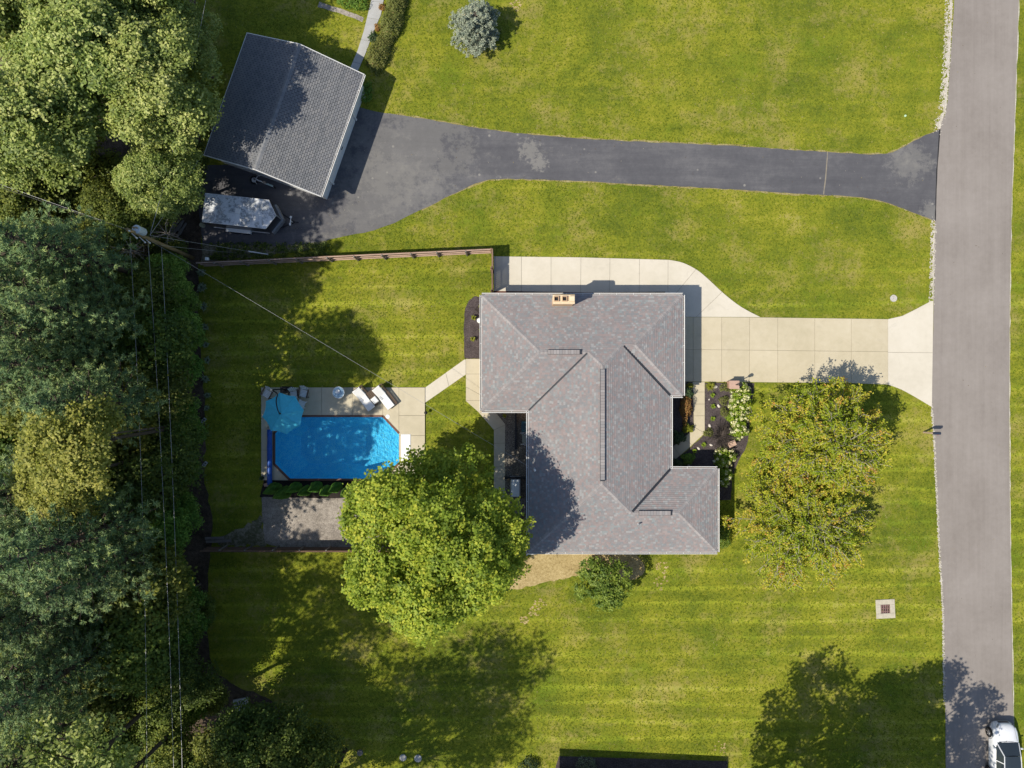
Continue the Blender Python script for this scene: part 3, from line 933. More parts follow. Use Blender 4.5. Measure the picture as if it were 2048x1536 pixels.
# chimney: brick shaft, cap slab, three flues
ch = MB()
CZ = 4.75
kx = (H - CZ) / H
c0, c1 = P(1106, 589.5, CZ), P(1149.5, 607.5, CZ)
ccx, ccy = (c0[0] + c1[0]) / 2, (c0[1] + c1[1]) / 2
ch.box((ccx, ccy, CZ / 2 - 0.1), (c1[0] - c0[0] - 0.08, c0[1] - c1[1] - 0.06, CZ - 0.2))
M['chim_brick'] = mat_plain('peach_brick', (0.58, 0.39, 0.24), 0.9, 0.18, 5)
chim = off(ch.build('chimney', M['chim_brick'], house))
cb = MB()
cb.box((ccx, ccy, CZ - 0.08), (c1[0] - c0[0] + 0.03, c0[1] - c1[1] + 0.03, 0.16), bev=0.02)
cb.build('chimney_cap', mat_plain('cream_mortar', (0.66, 0.52, 0.35), 0.9, 0.1, 4), chim)
for i, fx in enumerate((-0.52, 0.04, 0.55)):
    fl = MB()
    ox, oy = ccx + fx, ccy + 0.02
    q = 0.15
    for sx_, sy_, dx, dy in ((0, q, 2 * q + 0.06, 0.05), (0, -q, 2 * q + 0.06, 0.05), (q, 0, 0.05, 2 * q - 0.05), (-q, 0, 0.05, 2 * q - 0.05)):
        fl.box((ox + sx_, oy + sy_, CZ + 0.07), (dx, dy, 0.16))
    fo = fl.build('flue', mat_plain('clay_flue', (0.50, 0.33, 0.20), 0.9), chim)
    fb = MB()
    if i < 2:
        fb.box((ox, oy, CZ + 0.012), (2 * q - 0.05, 2 * q - 0.05, 0.02))
        fb.build('flue_opening', M['black'], fo)
    else:
        fb.box((ox, oy, CZ + 0.16), (2 * q + 0.05, 2 * q + 0.05, 0.03), bev=0.01)
        fb.build('flue_lid', mat_plain('cream_lid', (0.68, 0.56, 0.38), 0.8), fo)
# roof vent pipes and the service mast
def roof_pipe(px, py, hgt, mat, name='vent_pipe'):
    z0 = house_z(*P(px, py, 3.2)[:2])
    x, y, _ = P(px, py, z0)
    mb = MB()
    mb.lathe([(0.13, 0.0), (0.10, 0.03), (0.055, 0.06), (0.05, hgt), (0.04, hgt), (0.04, hgt - 0.05)], (x, y, z0), 10)
    off(mb.build(name, mat, house))
    return x, y, z0
roof_pipe(1277.5, 1047, 0.35, M['grey_metal'])
mx_, my_, mz_ = roof_pipe(1069, 938, 0.75, M['grey_metal'], 'service_mast')
MAST = (mx_, my_, mz_ + 0.7)
mb = MB()
mb.lathe([(0.03, 0), (0.09, 0.02), (0.08, 0.14), (0.02, 0.2)], MAST, 8)
off(mb.build('mast_head', M['white_plastic'], house))
ds_ = MB()
x, y = HP(31 - 5, 319 + 4)
ds_.tube([(x + 0.1, y - 0.1, 2.5), (x + 0.05, y - 0.25, 0.2), (x - 0.1, y - 0.6, 0.08)], 0.05, 6)
off(ds_.build('downspout', M['white_trim'], house))
# white corner box at the south-west corner
cbx = thing('meter_box', 'small white and black box on the ground at the southwest house corner', 'box', P(1063, 1104, 0.5)[:2] + (0,))
mb = MB()
mb.box((0, 0, 0.3), (0.62, 0.34, 0.6), bev=0.03)
mb.build('box_body', M['white_plastic'], cbx)
mb = MB()
mb.box((0.2, 0.0, 0.61), (0.14, 0.3, 0.02))
mb.build('box_vent', M['black'], cbx)

# ================================================================ neighbour's garage
gx0, gx1 = G(1024 - 529 * 0.9531, 768 - 702 * 0.9531), G(1024 - 297 * 0.9531, 768 - 618 * 0.9531)    # north eave corners
gx2, gx3 = G(1024 - 384 * 0.9531, 768 - 371 * 0.9531), G(1024 - 614 * 0.9531, 768 - 463 * 0.9531)    # south-east, south-west
GA = [Vector(p[:2]) for p in (gx0, gx1, gx2, gx3)]
gc = (GA[0] + GA[1] + GA[2] + GA[3]) / 4
gdir = ((GA[0] - GA[3]) + (GA[1] - GA[2])).normalized()      # along the ridge, northward
gside = Vector((gdir.y, -gdir.x))                            # to the east
glen = ((GA[0] - GA[3]).length + (GA[1] - GA[2]).length) / 2
gwid = ((GA[1] - GA[0]).length + (GA[2] - GA[3]).length) / 2
grot = math.atan2(gside.y, gside.x)
garage = thing('garage', 'white detached garage with grey gabled shingle roof half in tree shade', 'garage', (gc.x, gc.y, 0), grot)
# local axes: x east across the roof, y north along the ridge
GE, GR = 2.5, 3.95
hw, hl = gwid / 2, glen / 2
gz = lambda x, y: GE + (hw - abs(x)) * (GR - GE) / hw
rg = random.Random(5)
sh, base = MB(), MB()
shingle_plane(sh, base, [(0, -hl), (hw, -hl), (hw, hl), (0, hl)], gz, (1, 0), 0.145, 0.31, rg, 0.03, True)
shingle_plane(sh, base, [(-hw, -hl), (0, -hl), (0, hl), (-hw, hl)], gz, (-1, 0), 0.145, 0.31, rg, 0.03, True)
groof = base.build('roof', M['felt'], garage)
sh.build('shingles', M['dark_shingle'], groof, 'stuff', use_tint=True)
cp = MB()
caps_along(cp, (0, -hl), (0, hl), gz, rg, 0.16, 0.15)
cp.build('ridge_caps', M['dark_cap'], groof, 'stuff', use_tint=True)
for sy in (-1, 1):
    rk = MB()
    for sx in (-1, 1):
        rk.bar((0, sy * (hl + 0.02), GR - 0.05), (sx * (hw + 0.03), sy * (hl + 0.02), GE - 0.05), 0.045, 0.16)
    rk.build('rake_board', M['white_trim'], garage)
gutter_run((hw, hl), (hw, -hl), (1, 0), GE - 0.0, garage)
fb = MB()
fb.bar((-hw - 0.02, hl, GE - 0.06), (-hw - 0.02, -hl, GE - 0.06), 0.04, 0.16)
fb.build('fascia', M['white_trim'], garage)
wl = 0.4
for a, b in (((-hw + wl, -hl + wl), (hw - wl, -hl + wl)), ((hw - wl, -hl + wl), (hw - wl, hl - wl)), ((hw - wl, hl - wl), (-hw + wl, hl - wl)), ((-hw + wl, hl - wl), (-hw + wl, -hl + wl))):
    d = (Vector(b) - Vector(a)).normalized()
    wb = MB()
    wb.bar((a[0] + d.x * 0.08, a[1] + d.y * 0.08, 1.22), (b[0] + d.x * 0.08, b[1] + d.y * 0.08, 1.22), 0.16, 2.44)
    wb.build('wall', M['siding'], garage)
for sy in (-1, 1):
    gb = MB()
    gb.add([(-hw + wl, sy * (hl - wl), 2.44), (hw - wl, sy * (hl - wl), 2.44), (0, sy * (hl - wl), GR - 0.12)], [(0, 1, 2), (2, 1, 0)][:1])
    gb.build('gable', M['siding'], garage)
gdm = MB()
for k in range(4):
    gdm.box((hw - wl + 0.05, -0.5, 0.28 + 0.54 * k), (0.16, 4.9, 0.52))
gdo = gdm.build('garage_door', M['white_trim'], garage)
hd = MB()
hd.box((hw - wl + 0.15, -0.5, 0.9), (0.05, 0.25, 0.05))
hd.build('handle', M['black'], gdo)
gdo_f = MB()
for yy, dy in ((-3.05, 0.12), (2.05, 0.12)):
    gdo_f.box((hw - wl + 0.1, yy, 1.15), (0.24, dy, 2.3))
gdo_f.box((hw - wl + 0.1, -0.5, 2.32), (0.24, 5.22, 0.12))
gdo_f.build('door_frame', M['white_trim'], garage)
mb = MB()
mb.box((hw - 0.62, hl - 0.28, 1.0), (0.5, 0.16, 2.0))
mb.build('side_door', M['white_trim'], garage)
# ---------------------------------------------------------------- house south of the frame, whose eave shades the lawn's lower edge
nb = thing('neighbour_house', 'grey roofed house beyond the lower edge whose shadow reaches into frame', 'house', G(1237, 1650))
mb = MB()
mb.box((0, 0, 1.28), (11.9, 6.7, 2.56))
mb.build('wall', M['siding'], nb)
rb = MB()
e0, e1 = (G(1068, 1522), G(1406, 1538))
ex, ey = nb.location[0], nb.location[1]
A, B = (e0[0] - ex, e0[1] - ey, 2.7), (e1[0] - ex, e1[1] - ey, 2.7)
C_, D_ = (B[0], B[1] - 8, 2.7), (A[0], A[1] - 8, 2.7)
R1, R2 = (A[0] + 3.5, A[1] - 4.0, 4.0), (B[0] - 3.5, B[1] - 4.0, 4.0)
rb.add([A, B, C_, D_, R1, R2], [(0, 4, 5, 1), (1, 5, 2), (2, 5, 4, 3), (3, 4, 0), (0, 1, 2, 3)])
rb.build('roof', M['felt'], nb)
# ================================================================ foliage machinery
def leaf_mesh(name, C, N, lng, wid, tint, rng, mat, T=None):
    """one diamond-shaped leaf per row of C, facing N; 'tint' picks its colour"""
    n = len(C)
    N = N / np.maximum(1e-6, np.linalg.norm(N, axis=1, keepdims=True))
    A = rng.normal(size=(n, 3)) if T is None else T
    t = np.cross(N, A)
    t /= np.maximum(1e-6, np.linalg.norm(t, axis=1, keepdims=True))
    b = np.cross(N, t)
    if T is not None:
        t, b = b, t
    lng = np.broadcast_to(np.asarray(lng, dtype=np.float64), (n,))[:, None]
    wid = np.broadcast_to(np.asarray(wid, dtype=np.float64), (n,))[:, None]
    droop = N * lng * 0.18
    V = np.empty((n, 4, 3))
    V[:, 0] = C + t * lng * 0.5 - droop
    V[:, 1] = C + b * wid * 0.5
    V[:, 2] = C - t * lng * 0.5 - droop
    V[:, 3] = C - b * wid * 0.5
    me = bpy.data.meshes.new(name)
    me.vertices.add(n * 4)
    me.vertices.foreach_set('co', V.astype(np.float32).ravel())
    me.loops.add(n * 4)
    me.loops.foreach_set('vertex_index', np.arange(n * 4, dtype=np.int32))
    me.polygons.add(n)
    me.polygons.foreach_set('loop_start', np.arange(0, n * 4, 4, dtype=np.int32))
    me.update(calc_edges=True)
    a = me.attributes.new('tint', 'FLOAT', 'FACE')
    a.data.foreach_set('value', np.clip(tint, 0.0, 1.0).astype(np.float32))
    me.materials.append(mat)
    return me
def add_mesh(name, me, parent, kind=None):
    o = bpy.data.objects.new(name, me)
    return link(o, parent, kind)
def unit(v):
    return v / np.maximum(1e-9, np.linalg.norm(v, axis=-1, keepdims=True))
def sphere_dirs(n, rng, zmin=-0.5):
    z = rng.uniform(zmin, 1, n)
    ph = rng.uniform(0, 2 * np.pi, n)
    r = np.sqrt(1 - z * z)
    return np.stack([r * np.cos(ph), r * np.sin(ph), z], 1)
def lobed_points(R, zlo, zhi, nl, lr, ncl, lpc, sig, seed, flat=0.75, inner=0.25, zmin=-0.35, gap=0.0, spread=(0.7, 1.3)):
    """leaf centres, normals and tints of a broad crown made of many leafy lobes"""
    rng = np.random.default_rng(seed)
    zc, cz = (zlo + zhi) / 2, (zhi - zlo) / 2
    D = sphere_dirs(nl, rng, zmin)
    sh = np.where(rng.random(nl) < inner, rng.uniform(0.25, 0.7, nl), rng.uniform(0.82, 1.04, nl))
    LR = lr * rng.uniform(spread[0], spread[1], nl)
    LC = D * sh[:, None] * np.array([R - lr * 0.8, R - lr * 0.8, cz - lr * 0.55]) + np.array([0, 0, zc])
    Cs, Ns, Ts = [], [], []
    for i in range(nl):
        k = int(ncl * (LR[i] / lr) ** 2)
        d = sphere_dirs(k, rng, -0.45)
        rad = LR[i] * (1 - 0.45 * rng.random(k) ** 2.0)
        cc = LC[i] + d * rad[:, None] * np.array([1, 1, flat])
        ct = rng.normal(0.5, 0.13, k) + rng.normal(0, 0.08)
        if gap:
            keep = rng.random(k) > gap
            cc, d, ct = cc[keep], d[keep], ct[keep]
            k = len(cc)
        p = np.repeat(cc, lpc, 0) + rng.normal(size=(k * lpc, 3)) * sig * np.array([1, 1, 0.6])
        nn = np.repeat(d * 0.45 + np.array([0, 0, 0.85]) + rng.normal(size=(k, 3)) * 0.28, lpc, 0) + rng.normal(size=(k * lpc, 3)) * 0.30
        Cs.append(p)
        Ns.append(nn)
        Ts.append(np.repeat(ct, lpc) + rng.normal(0, 0.14, k * lpc))
    return np.concatenate(Cs), np.concatenate(Ns), np.concatenate(Ts), LC, rng
def limb_mesh(mb, base_r, h0, targets, rng, bend=0.25, twigs=None):
    top = np.mean(targets, axis=0)
    trunk = [(0, 0, -0.1), (0.03, 0.02, h0 * 0.5), (top[0] * 0.15, top[1] * 0.15, h0), (top[0] * 0.5, top[1] * 0.5, (h0 + top[2]) / 2 + 0.5), (top[0], top[1], top[2] + 0.5)]
    mb.tube(trunk, [base_r * 1.3, base_r, base_r * 0.85, base_r * 0.55, base_r * 0.2], 8)
    for t in targets:
        s = Vector((top[0] * 0.3, top[1] * 0.3, h0 + (min(t[2], top[2] + 1) - h0) * rng.uniform(0.1, 0.5)))
        e = Vector(t)
        m = s.lerp(e, 0.5) + Vector((rng.uniform(-bend, bend), rng.uniform(-bend, bend), rng.uniform(0.1, 0.5)))
        mb.tube([s, m, e], [base_r * 0.42, base_r * 0.25, base_r * 0.08], 5, cap=False)
        if twigs:
            for k in range(twigs):
                a = m.lerp(e, rng.uniform(0, 1))
                b = a + Vector((rng.uniform(-1, 1), rng.uniform(-1, 1), rng.uniform(-0.1, 0.8))) * rng.uniform(0.4, 1.1)
                mb.tube([a, a.lerp(b, 0.5) + Vector((0, 0, 0.06)), b], [0.022, 0.015, 0.007], 3, cap=False)
M['bark'] = mat_plain('grey_bark', (0.16, 0.13, 0.105), 0.95, 0.3, 4, bump=0.5)
M['bark_pale'] = mat_plain('pale_grey_bark', (0.34, 0.30, 0.265), 0.95, 0.25, 4, bump=0.3)
M['bark_dark'] = mat_plain('dark_bark', (0.075, 0.058, 0.045), 0.95, 0.3, 4, bump=0.5)
M['lf_maple'] = mat_leaf('maple_leaf', [(0.1, (0.125, 0.192, 0.021)), (0.4, (0.274, 0.377, 0.037)), (0.65, (0.420, 0.499, 0.050)), (0.9, (0.640, 0.645, 0.074))], 0.35, 0.05)
M['lf_front'] = mat_leaf('turning_leaf', [(0.05, (0.158, 0.242, 0.017)), (0.35, (0.307, 0.388, 0.025)), (0.60, (0.495, 0.502, 0.042)), (0.78, (0.634, 0.522, 0.063)), (0.92, (0.634, 0.417, 0.077)), (1.0, (0.634, 0.273, 0.070))], 0.30, 0.04)
M['lf_small'] = mat_leaf('small_tree_leaf', [(0.1, (0.065, 0.125, 0.016)), (0.5, (0.158, 0.237, 0.026)), (0.9, (0.356, 0.436, 0.060))], 0.3, 0.07)
M['lf_dec'] = mat_leaf('woodland_leaf', [(0.1, (0.107, 0.160, 0.034)), (0.45, (0.259, 0.337, 0.069)), (0.7, (0.428, 0.483, 0.120)), (0.95, (0.642, 0.660, 0.233))], 0.28, 0.09, vary=0.16)
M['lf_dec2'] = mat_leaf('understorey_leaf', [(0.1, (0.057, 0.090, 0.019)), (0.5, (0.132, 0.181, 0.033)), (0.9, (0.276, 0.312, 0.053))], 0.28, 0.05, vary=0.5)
M['lf_yel'] = mat_leaf('yellowing_leaf', [(0.1, (0.133, 0.154, 0.028)), (0.5, (0.301, 0.315, 0.053)), (0.9, (0.559, 0.517, 0.120))], 0.28, 0.06, vary=0.1)
M['lf_pine'] = mat_leaf('pine_needles', [(0.1, (0.038, 0.076, 0.036)), (0.45, (0.123, 0.207, 0.087)), (0.65, (0.224, 0.314, 0.118)), (0.9, (0.470, 0.538, 0.179))], 0.15, 0.07, vary=0.14)
M['lf_cedar'] = mat_leaf('cedar_sprays', [(0.1, (0.075, 0.158, 0.022)), (0.5, (0.164, 0.296, 0.044)), (0.9, (0.296, 0.444, 0.075))], 0.2, 0.04, vary=0.25)
M['lf_spruce'] = mat_leaf('blue_spruce_needles', [(0.1, (0.162, 0.210, 0.162)), (0.5, (0.312, 0.360, 0.270)), (0.8, (0.444, 0.480, 0.360)), (1.0, (0.540, 0.480, 0.288))], 0.1, 0.08)
M['lf_arb'] = mat_leaf('arborvitae_sprays', [(0.1, (0.036, 0.105, 0.014)), (0.5, (0.077, 0.189, 0.022)), (0.9, (0.147, 0.280, 0.042))], 0.15, 0.05, vary=0.15)
M['lf_box'] = mat_leaf('rounded_bush_leaf', [(0.1, (0.085, 0.110, 0.026)), (0.5, (0.190, 0.210, 0.048)), (0.85, (0.310, 0.290, 0.100)), (1.0, (0.280, 0.140, 0.070))], 0.2, 0.06, vary=0.15)
M['lf_hyd'] = mat_leaf('hydrangea_leaf', [(0.1, (0.109, 0.186, 0.013)), (0.5, (0.248, 0.372, 0.023)), (0.9, (0.435, 0.515, 0.049))], 0.3, 0.06)
M['lf_fern'] = mat_leaf('hosta_leaf', [(0.1, (0.108, 0.149, 0.081)), (0.5, (0.230, 0.284, 0.162)), (0.9, (0.459, 0.513, 0.351))], 0.2, 0.06)
M['lf_red'] = mat_leaf('red_barberry_leaf', [(0.1, (0.156, 0.072, 0.030)), (0.45, (0.360, 0.168, 0.060)), (0.75, (0.432, 0.276, 0.084)), (0.95, (0.288, 0.312, 0.048))], 0.25, 0.05)
M['lf_gold'] = mat_leaf('golden_leaf', [(0.1, (0.14, 0.17, 0.015)), (0.5, (0.28, 0.30, 0.028)), (0.9, (0.46, 0.44, 0.07))], 0.3, 0.05)
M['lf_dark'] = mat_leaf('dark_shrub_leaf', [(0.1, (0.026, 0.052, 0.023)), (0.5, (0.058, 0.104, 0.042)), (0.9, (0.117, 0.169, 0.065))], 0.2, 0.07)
M['petal'] = mat_leaf('cream_petal', [(0.0, (0.74, 0.70, 0.30)), (0.5, (0.88, 0.84, 0.48)), (1.0, (0.92, 0.90, 0.64))], 0.2, 0.03)
M['dead'] = mat_plain('dead_twig', (0.070, 0.056, 0.048), 0.95, 0.3, 6)
M['dead_pale'] = mat_plain('bleached_twig', (0.34, 0.30, 0.25), 0.95, 0.25, 6)
def lobed_tree(name, label, cat, R, zlo, zhi, nl, lr, ncl, lpc, sig, seed, leaf, lmat, bark, trunk_r=0.2, group=None, h0=None, twigs=None, **kw):
    root = thing(name, label, cat, (0, 0, 0), 0, group)
    C, N, T, LC, rng = lobed_points(R, zlo, zhi, nl, lr, ncl, lpc, sig, seed, **kw)
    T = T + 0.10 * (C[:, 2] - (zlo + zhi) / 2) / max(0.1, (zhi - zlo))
    n = len(C)
    lg = leaf[0] * rng.uniform(0.7, 1.3, n)
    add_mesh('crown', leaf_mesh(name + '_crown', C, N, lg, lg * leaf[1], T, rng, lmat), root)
    mb = MB()
    r2 = random.Random(seed)
    limb_mesh(mb, trunk_r, h0 if h0 is not None else max(0.5, zlo), [LC[i] for i in range(min(nl, 16))], r2, twigs=twigs)
    mb.build('trunk', bark, root, smooth=True)
    return root
def pine_tree(name, label, Ht, z0, R, seed, lmat, bark, group=None, tuft=26, per=6, step=0.58, expo=0.75, cat='tree', ndl=(0.24, 0.045), sig=0.13):
    root = thing(name, label, cat, (0, 0, 0), 0, group)
    rng = np.random.default_rng(seed)
    mb = MB()
    mb.tube([(0, 0, -0.1), (0.04, 0, Ht * 0.5), (0, 0.03, Ht)], [Ht * 0.014, Ht * 0.010, 0.02], 7)
    Cs, Ns, Ts, Ax = [], [], [], []
    z = z0
    while z < Ht - 0.15:
        q = (z - z0) / (Ht - z0)
        Lb = R * (1 - q) ** expo * (0.55 + 0.45 * min(1, q * 6 + 0.4))
        nb_ = rng.integers(5, 8)
        a0 = rng.uniform(0, 6.28)
        for k in range(nb_):
            a = a0 + 2 * math.pi * k / nb_ + rng.uniform(-0.3, 0.3)
            ll = max(0.25, Lb * rng.uniform(0.65, 1.15))
            up = 0.10 + 0.5 * q
            e = Vector((math.cos(a) * ll, math.sin(a) * ll, z + ll * up * rng.uniform(0.4, 1.1)))
            m = Vector((math.cos(a) * ll * 0.5, math.sin(a) * ll * 0.5, z - 0.04 * ll))
            mb.tube([(0, 0, z), m, e], [0.05, 0.03, 0.012], 3, cap=False)
            nt_ = max(3, int(per * ll / R * 2.2))
            ct0 = rng.normal(0, 0.07)
            for j in range(nt_):
                u = 0.28 + 0.75 * (j + rng.random()) / nt_
                p = Vector((0, 0, z)).lerp(m, min(1, u * 2)) if u < 0.5 else m.lerp(e, (u - 0.5) * 2)
                wid = 0.34 * ll * (0.3 + u * (1.15 - u)) * rng.uniform(-1, 1)
                p = np.array([p.x - math.sin(a) * wid, p.y + math.cos(a) * wid, p.z + rng.uniform(-0.05, 0.18)])
                d = sphere_dirs(tuft, rng, -0.3)
                d = unit(d + np.array([math.cos(a) * 0.5, math.sin(a) * 0.5, 0.35]))
                Cs.append(p + d * (sig * rng.uniform(0.5, 1.4, (tuft, 1))))
                Ax.append(d)
                Ns.append(rng.normal(size=(tuft, 3)) * 0.6 + np.array([0, 0, 0.9]))
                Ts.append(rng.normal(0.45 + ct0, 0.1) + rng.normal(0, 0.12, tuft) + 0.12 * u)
        z += step * rng.uniform(0.8, 1.2)
    C, N, T, A = np.concatenate(Cs), np.concatenate(Ns), np.concatenate(Ts), np.concatenate(Ax)
    n = len(C)
    lg = ndl[0] * rng.uniform(0.7, 1.3, n)
    add_mesh('crown', leaf_mesh(name + '_crown', C, N, lg, ndl[1] * rng.uniform(0.7, 1.3, n), T, rng, lmat, T=A), root)
    mb.build('trunk', bark, root, smooth=True)
    return root
def cone_shrub(name, label, Ht, R, seed, lmat, n=5000, lobes=0.22, leaf=0.085, belly=0.3, cat='shrub', group=None, point=0.8):
    """dense clipped conifer: a closed skin of small sprays over a cone with soft lobes"""
    root = thing(name, label, cat, (0, 0, 0), 0, group)
    rng = np.random.default_rng(seed)
    u = rng.random(n) ** 0.8
    a = rng.uniform(0, 2 * np.pi, n)
    prof = np.where(u < belly, 0.72 + 0.28 * np.sin(u / belly * np.pi / 2), ((1 - u) / (1 - belly)).clip(0, 1) ** point)
    ph = rng.uniform(0, 6.28, 6)
    bump = 1 + lobes * (np.sin(3 * a + ph[0] + 5 * u) * 0.4 + np.sin(5 * a + ph[1] - 7 * u) * 0.35 + np.sin(9 * a + ph[2] + 13 * u) * 0.25)
    r = R * prof * bump * (1 - 0.22 * rng.random(n) ** 2)
    C = np.stack([r * np.cos(a), r * np.sin(a), u * Ht + rng.normal(0, 0.03, n)], 1)
    N = np.stack([np.cos(a), np.sin(a), np.full(n, 0.55)], 1) + rng.normal(size=(n, 3)) * 0.45
    T = 0.5 + 0.35 * (bump - 1) / max(lobes, 0.01) + rng.normal(0, 0.14, n)
    lg = leaf * rng.uniform(0.7, 1.4, n)
    add_mesh('foliage', leaf_mesh(name + '_foliage', C, N, lg, lg * 0.6, T, rng, lmat), root)
    mb = MB()
    mb.tube([(0, 0, -0.05), (0, 0, Ht * 0.8)], [0.06, 0.02], 6)
    mb.build('stem', M['bark_dark'], root)
    return root
def mound(name, label, rx, ry, hz, seed, lmat, n=2500, leaf=(0.09, 0.6), cat='shrub', lump=0.2, group=None, z0=0.0, stems=8):
    root = thing(name, label, cat, (0, 0, 0), 0, group)
    rng = np.random.default_rng(seed)
    d = sphere_dirs(n, rng, -0.1)
    K = sphere_dirs(14, rng, 0.0)
    lum = (d @ K.T).max(1)
    ph = rng.uniform(0, 6.28, 4)
    az = np.arctan2(d[:, 1], d[:, 0])
    out = 1 + 0.13 * np.sin(3 * az + ph[0]) + 0.10 * np.sin(5 * az + ph[1] + 2 * d[:, 2]) + 0.07 * np.sin(11 * az + ph[2] - 5 * d[:, 2])
    q = (1 - 1.6 * lump * (1 - ((lum - 0.7) / 0.3).clip(0, 1))) * (1 - 0.35 * rng.random(n) ** 2) * out * np.where(rng.random(n) < 0.08, 1.12, 1.0)
    C = d * q[:, None] * np.array([rx, ry, hz]) + np.array([0, 0, z0 + 0.05])
    N = d * 0.7 + np.array([0, 0, 0.6]) + rng.normal(size=(n, 3)) * 0.5
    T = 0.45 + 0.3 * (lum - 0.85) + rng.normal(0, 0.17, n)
    lg = leaf[0] * rng.uniform(0.7, 1.4, n)
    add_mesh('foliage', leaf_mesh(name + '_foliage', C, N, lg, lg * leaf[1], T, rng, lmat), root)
    mb = MB()
    for k in range(stems):
        v = sphere_dirs(1, rng, 0.3)[0]
        mb.tube([(0, 0, -0.03), (v[0] * rx * 0.35, v[1] * ry * 0.35, hz * 0.4), (v[0] * rx * 0.8, v[1] * ry * 0.8, hz * 0.75 * v[2])], [0.025, 0.018, 0.008], 4, cap=False)
    mb.build('stems', M['bark_dark'], root)
    return root
def fountain(name, label, r, h, seed, mat, n=90, wid=0.02, cat='plant', group=None, droop=1.0):
    """a clump of arching strap leaves"""
    root = thing(name, label, cat, (0, 0, 0), 0, group)
    rng = random.Random(seed)
    vs, fs, tt = [], [], []
    for k in range(n):
        a = rng.uniform(0, 6.28)
        l_ = rng.uniform(0.5, 1.0)
        rr_ = r * l_ * rng.uniform(0.6, 1.1)
        hh = h * rng.uniform(0.6, 1.1)
        c, s = math.cos(a), math.sin(a)
        pts = [(0.02, 0.0), (rr_ * 0.45, hh * 0.9), (rr_ * 0.8, hh * 0.95), (rr_, hh * (0.95 - 0.45 * droop * rng.random()))]
        ws = [0.6, 1.0, 0.8, 0.1]
        b0 = len(vs)
        for (x, z), w_ in zip(pts, ws):
            for sg in (-1, 1):
                vs.append((c * x - s * sg * wid * w_, s * x + c * sg * wid * w_, z))
        for i in range(3):
            fs.append((b0 + 2 * i, b0 + 2 * i + 1, b0 + 2 * i + 3, b0 + 2 * i + 2))
            tt.append(min(1, max(0, rng.gauss(0.5, 0.2))))
    o = mesh_obj('leaves', vs, fs, mat, root)
    a = o.data.attributes.new('tint', 'FLOAT', 'FACE')
    a.data.foreach_set('value', np.array(tt, dtype=np.float32))
    return root
def bare_twigs(mb, base, L_, n, rng, up=0.5, rad=0.03, depth=2):
    for k in range(n):
        a = rng.uniform(0, 6.28)
        ll = L_ * rng.uniform(0.5, 1.0)
        d = Vector((math.cos(a), math.sin(a), up * rng.uniform(0.3, 1.3))).normalized()
        p0 = Vector(base)
        p1 = p0 + d * ll * 0.5 + Vector((rng.uniform(-.1, .1), rng.uniform(-.1, .1), 0.05)) * ll
        p2 = p0 + d * ll
        mb.tube([p0, p1, p2], [rad, rad * 0.6, rad * 0.25], 4, cap=False)
        if depth > 1:
            for j in range(4):
                q = p0.lerp(p2, rng.uniform(0.35, 0.95))
                e = q + (d + Vector((rng.uniform(-.8, .8), rng.uniform(-.8, .8), rng.uniform(-.1, .6)))).normalized() * ll * rng.uniform(0.2, 0.45)
                mb.tube([q, e], [rad * 0.4, rad * 0.15], 3, cap=False)
def put(o, px, py, rz=None, sc=None):
    o.location = G(px, py)
    if rz is not None:
        o.rotation_euler = (0, 0, rz)
    if sc is not None:
        o.scale = sc if isinstance(sc, tuple) else (sc,) * 3
    return o

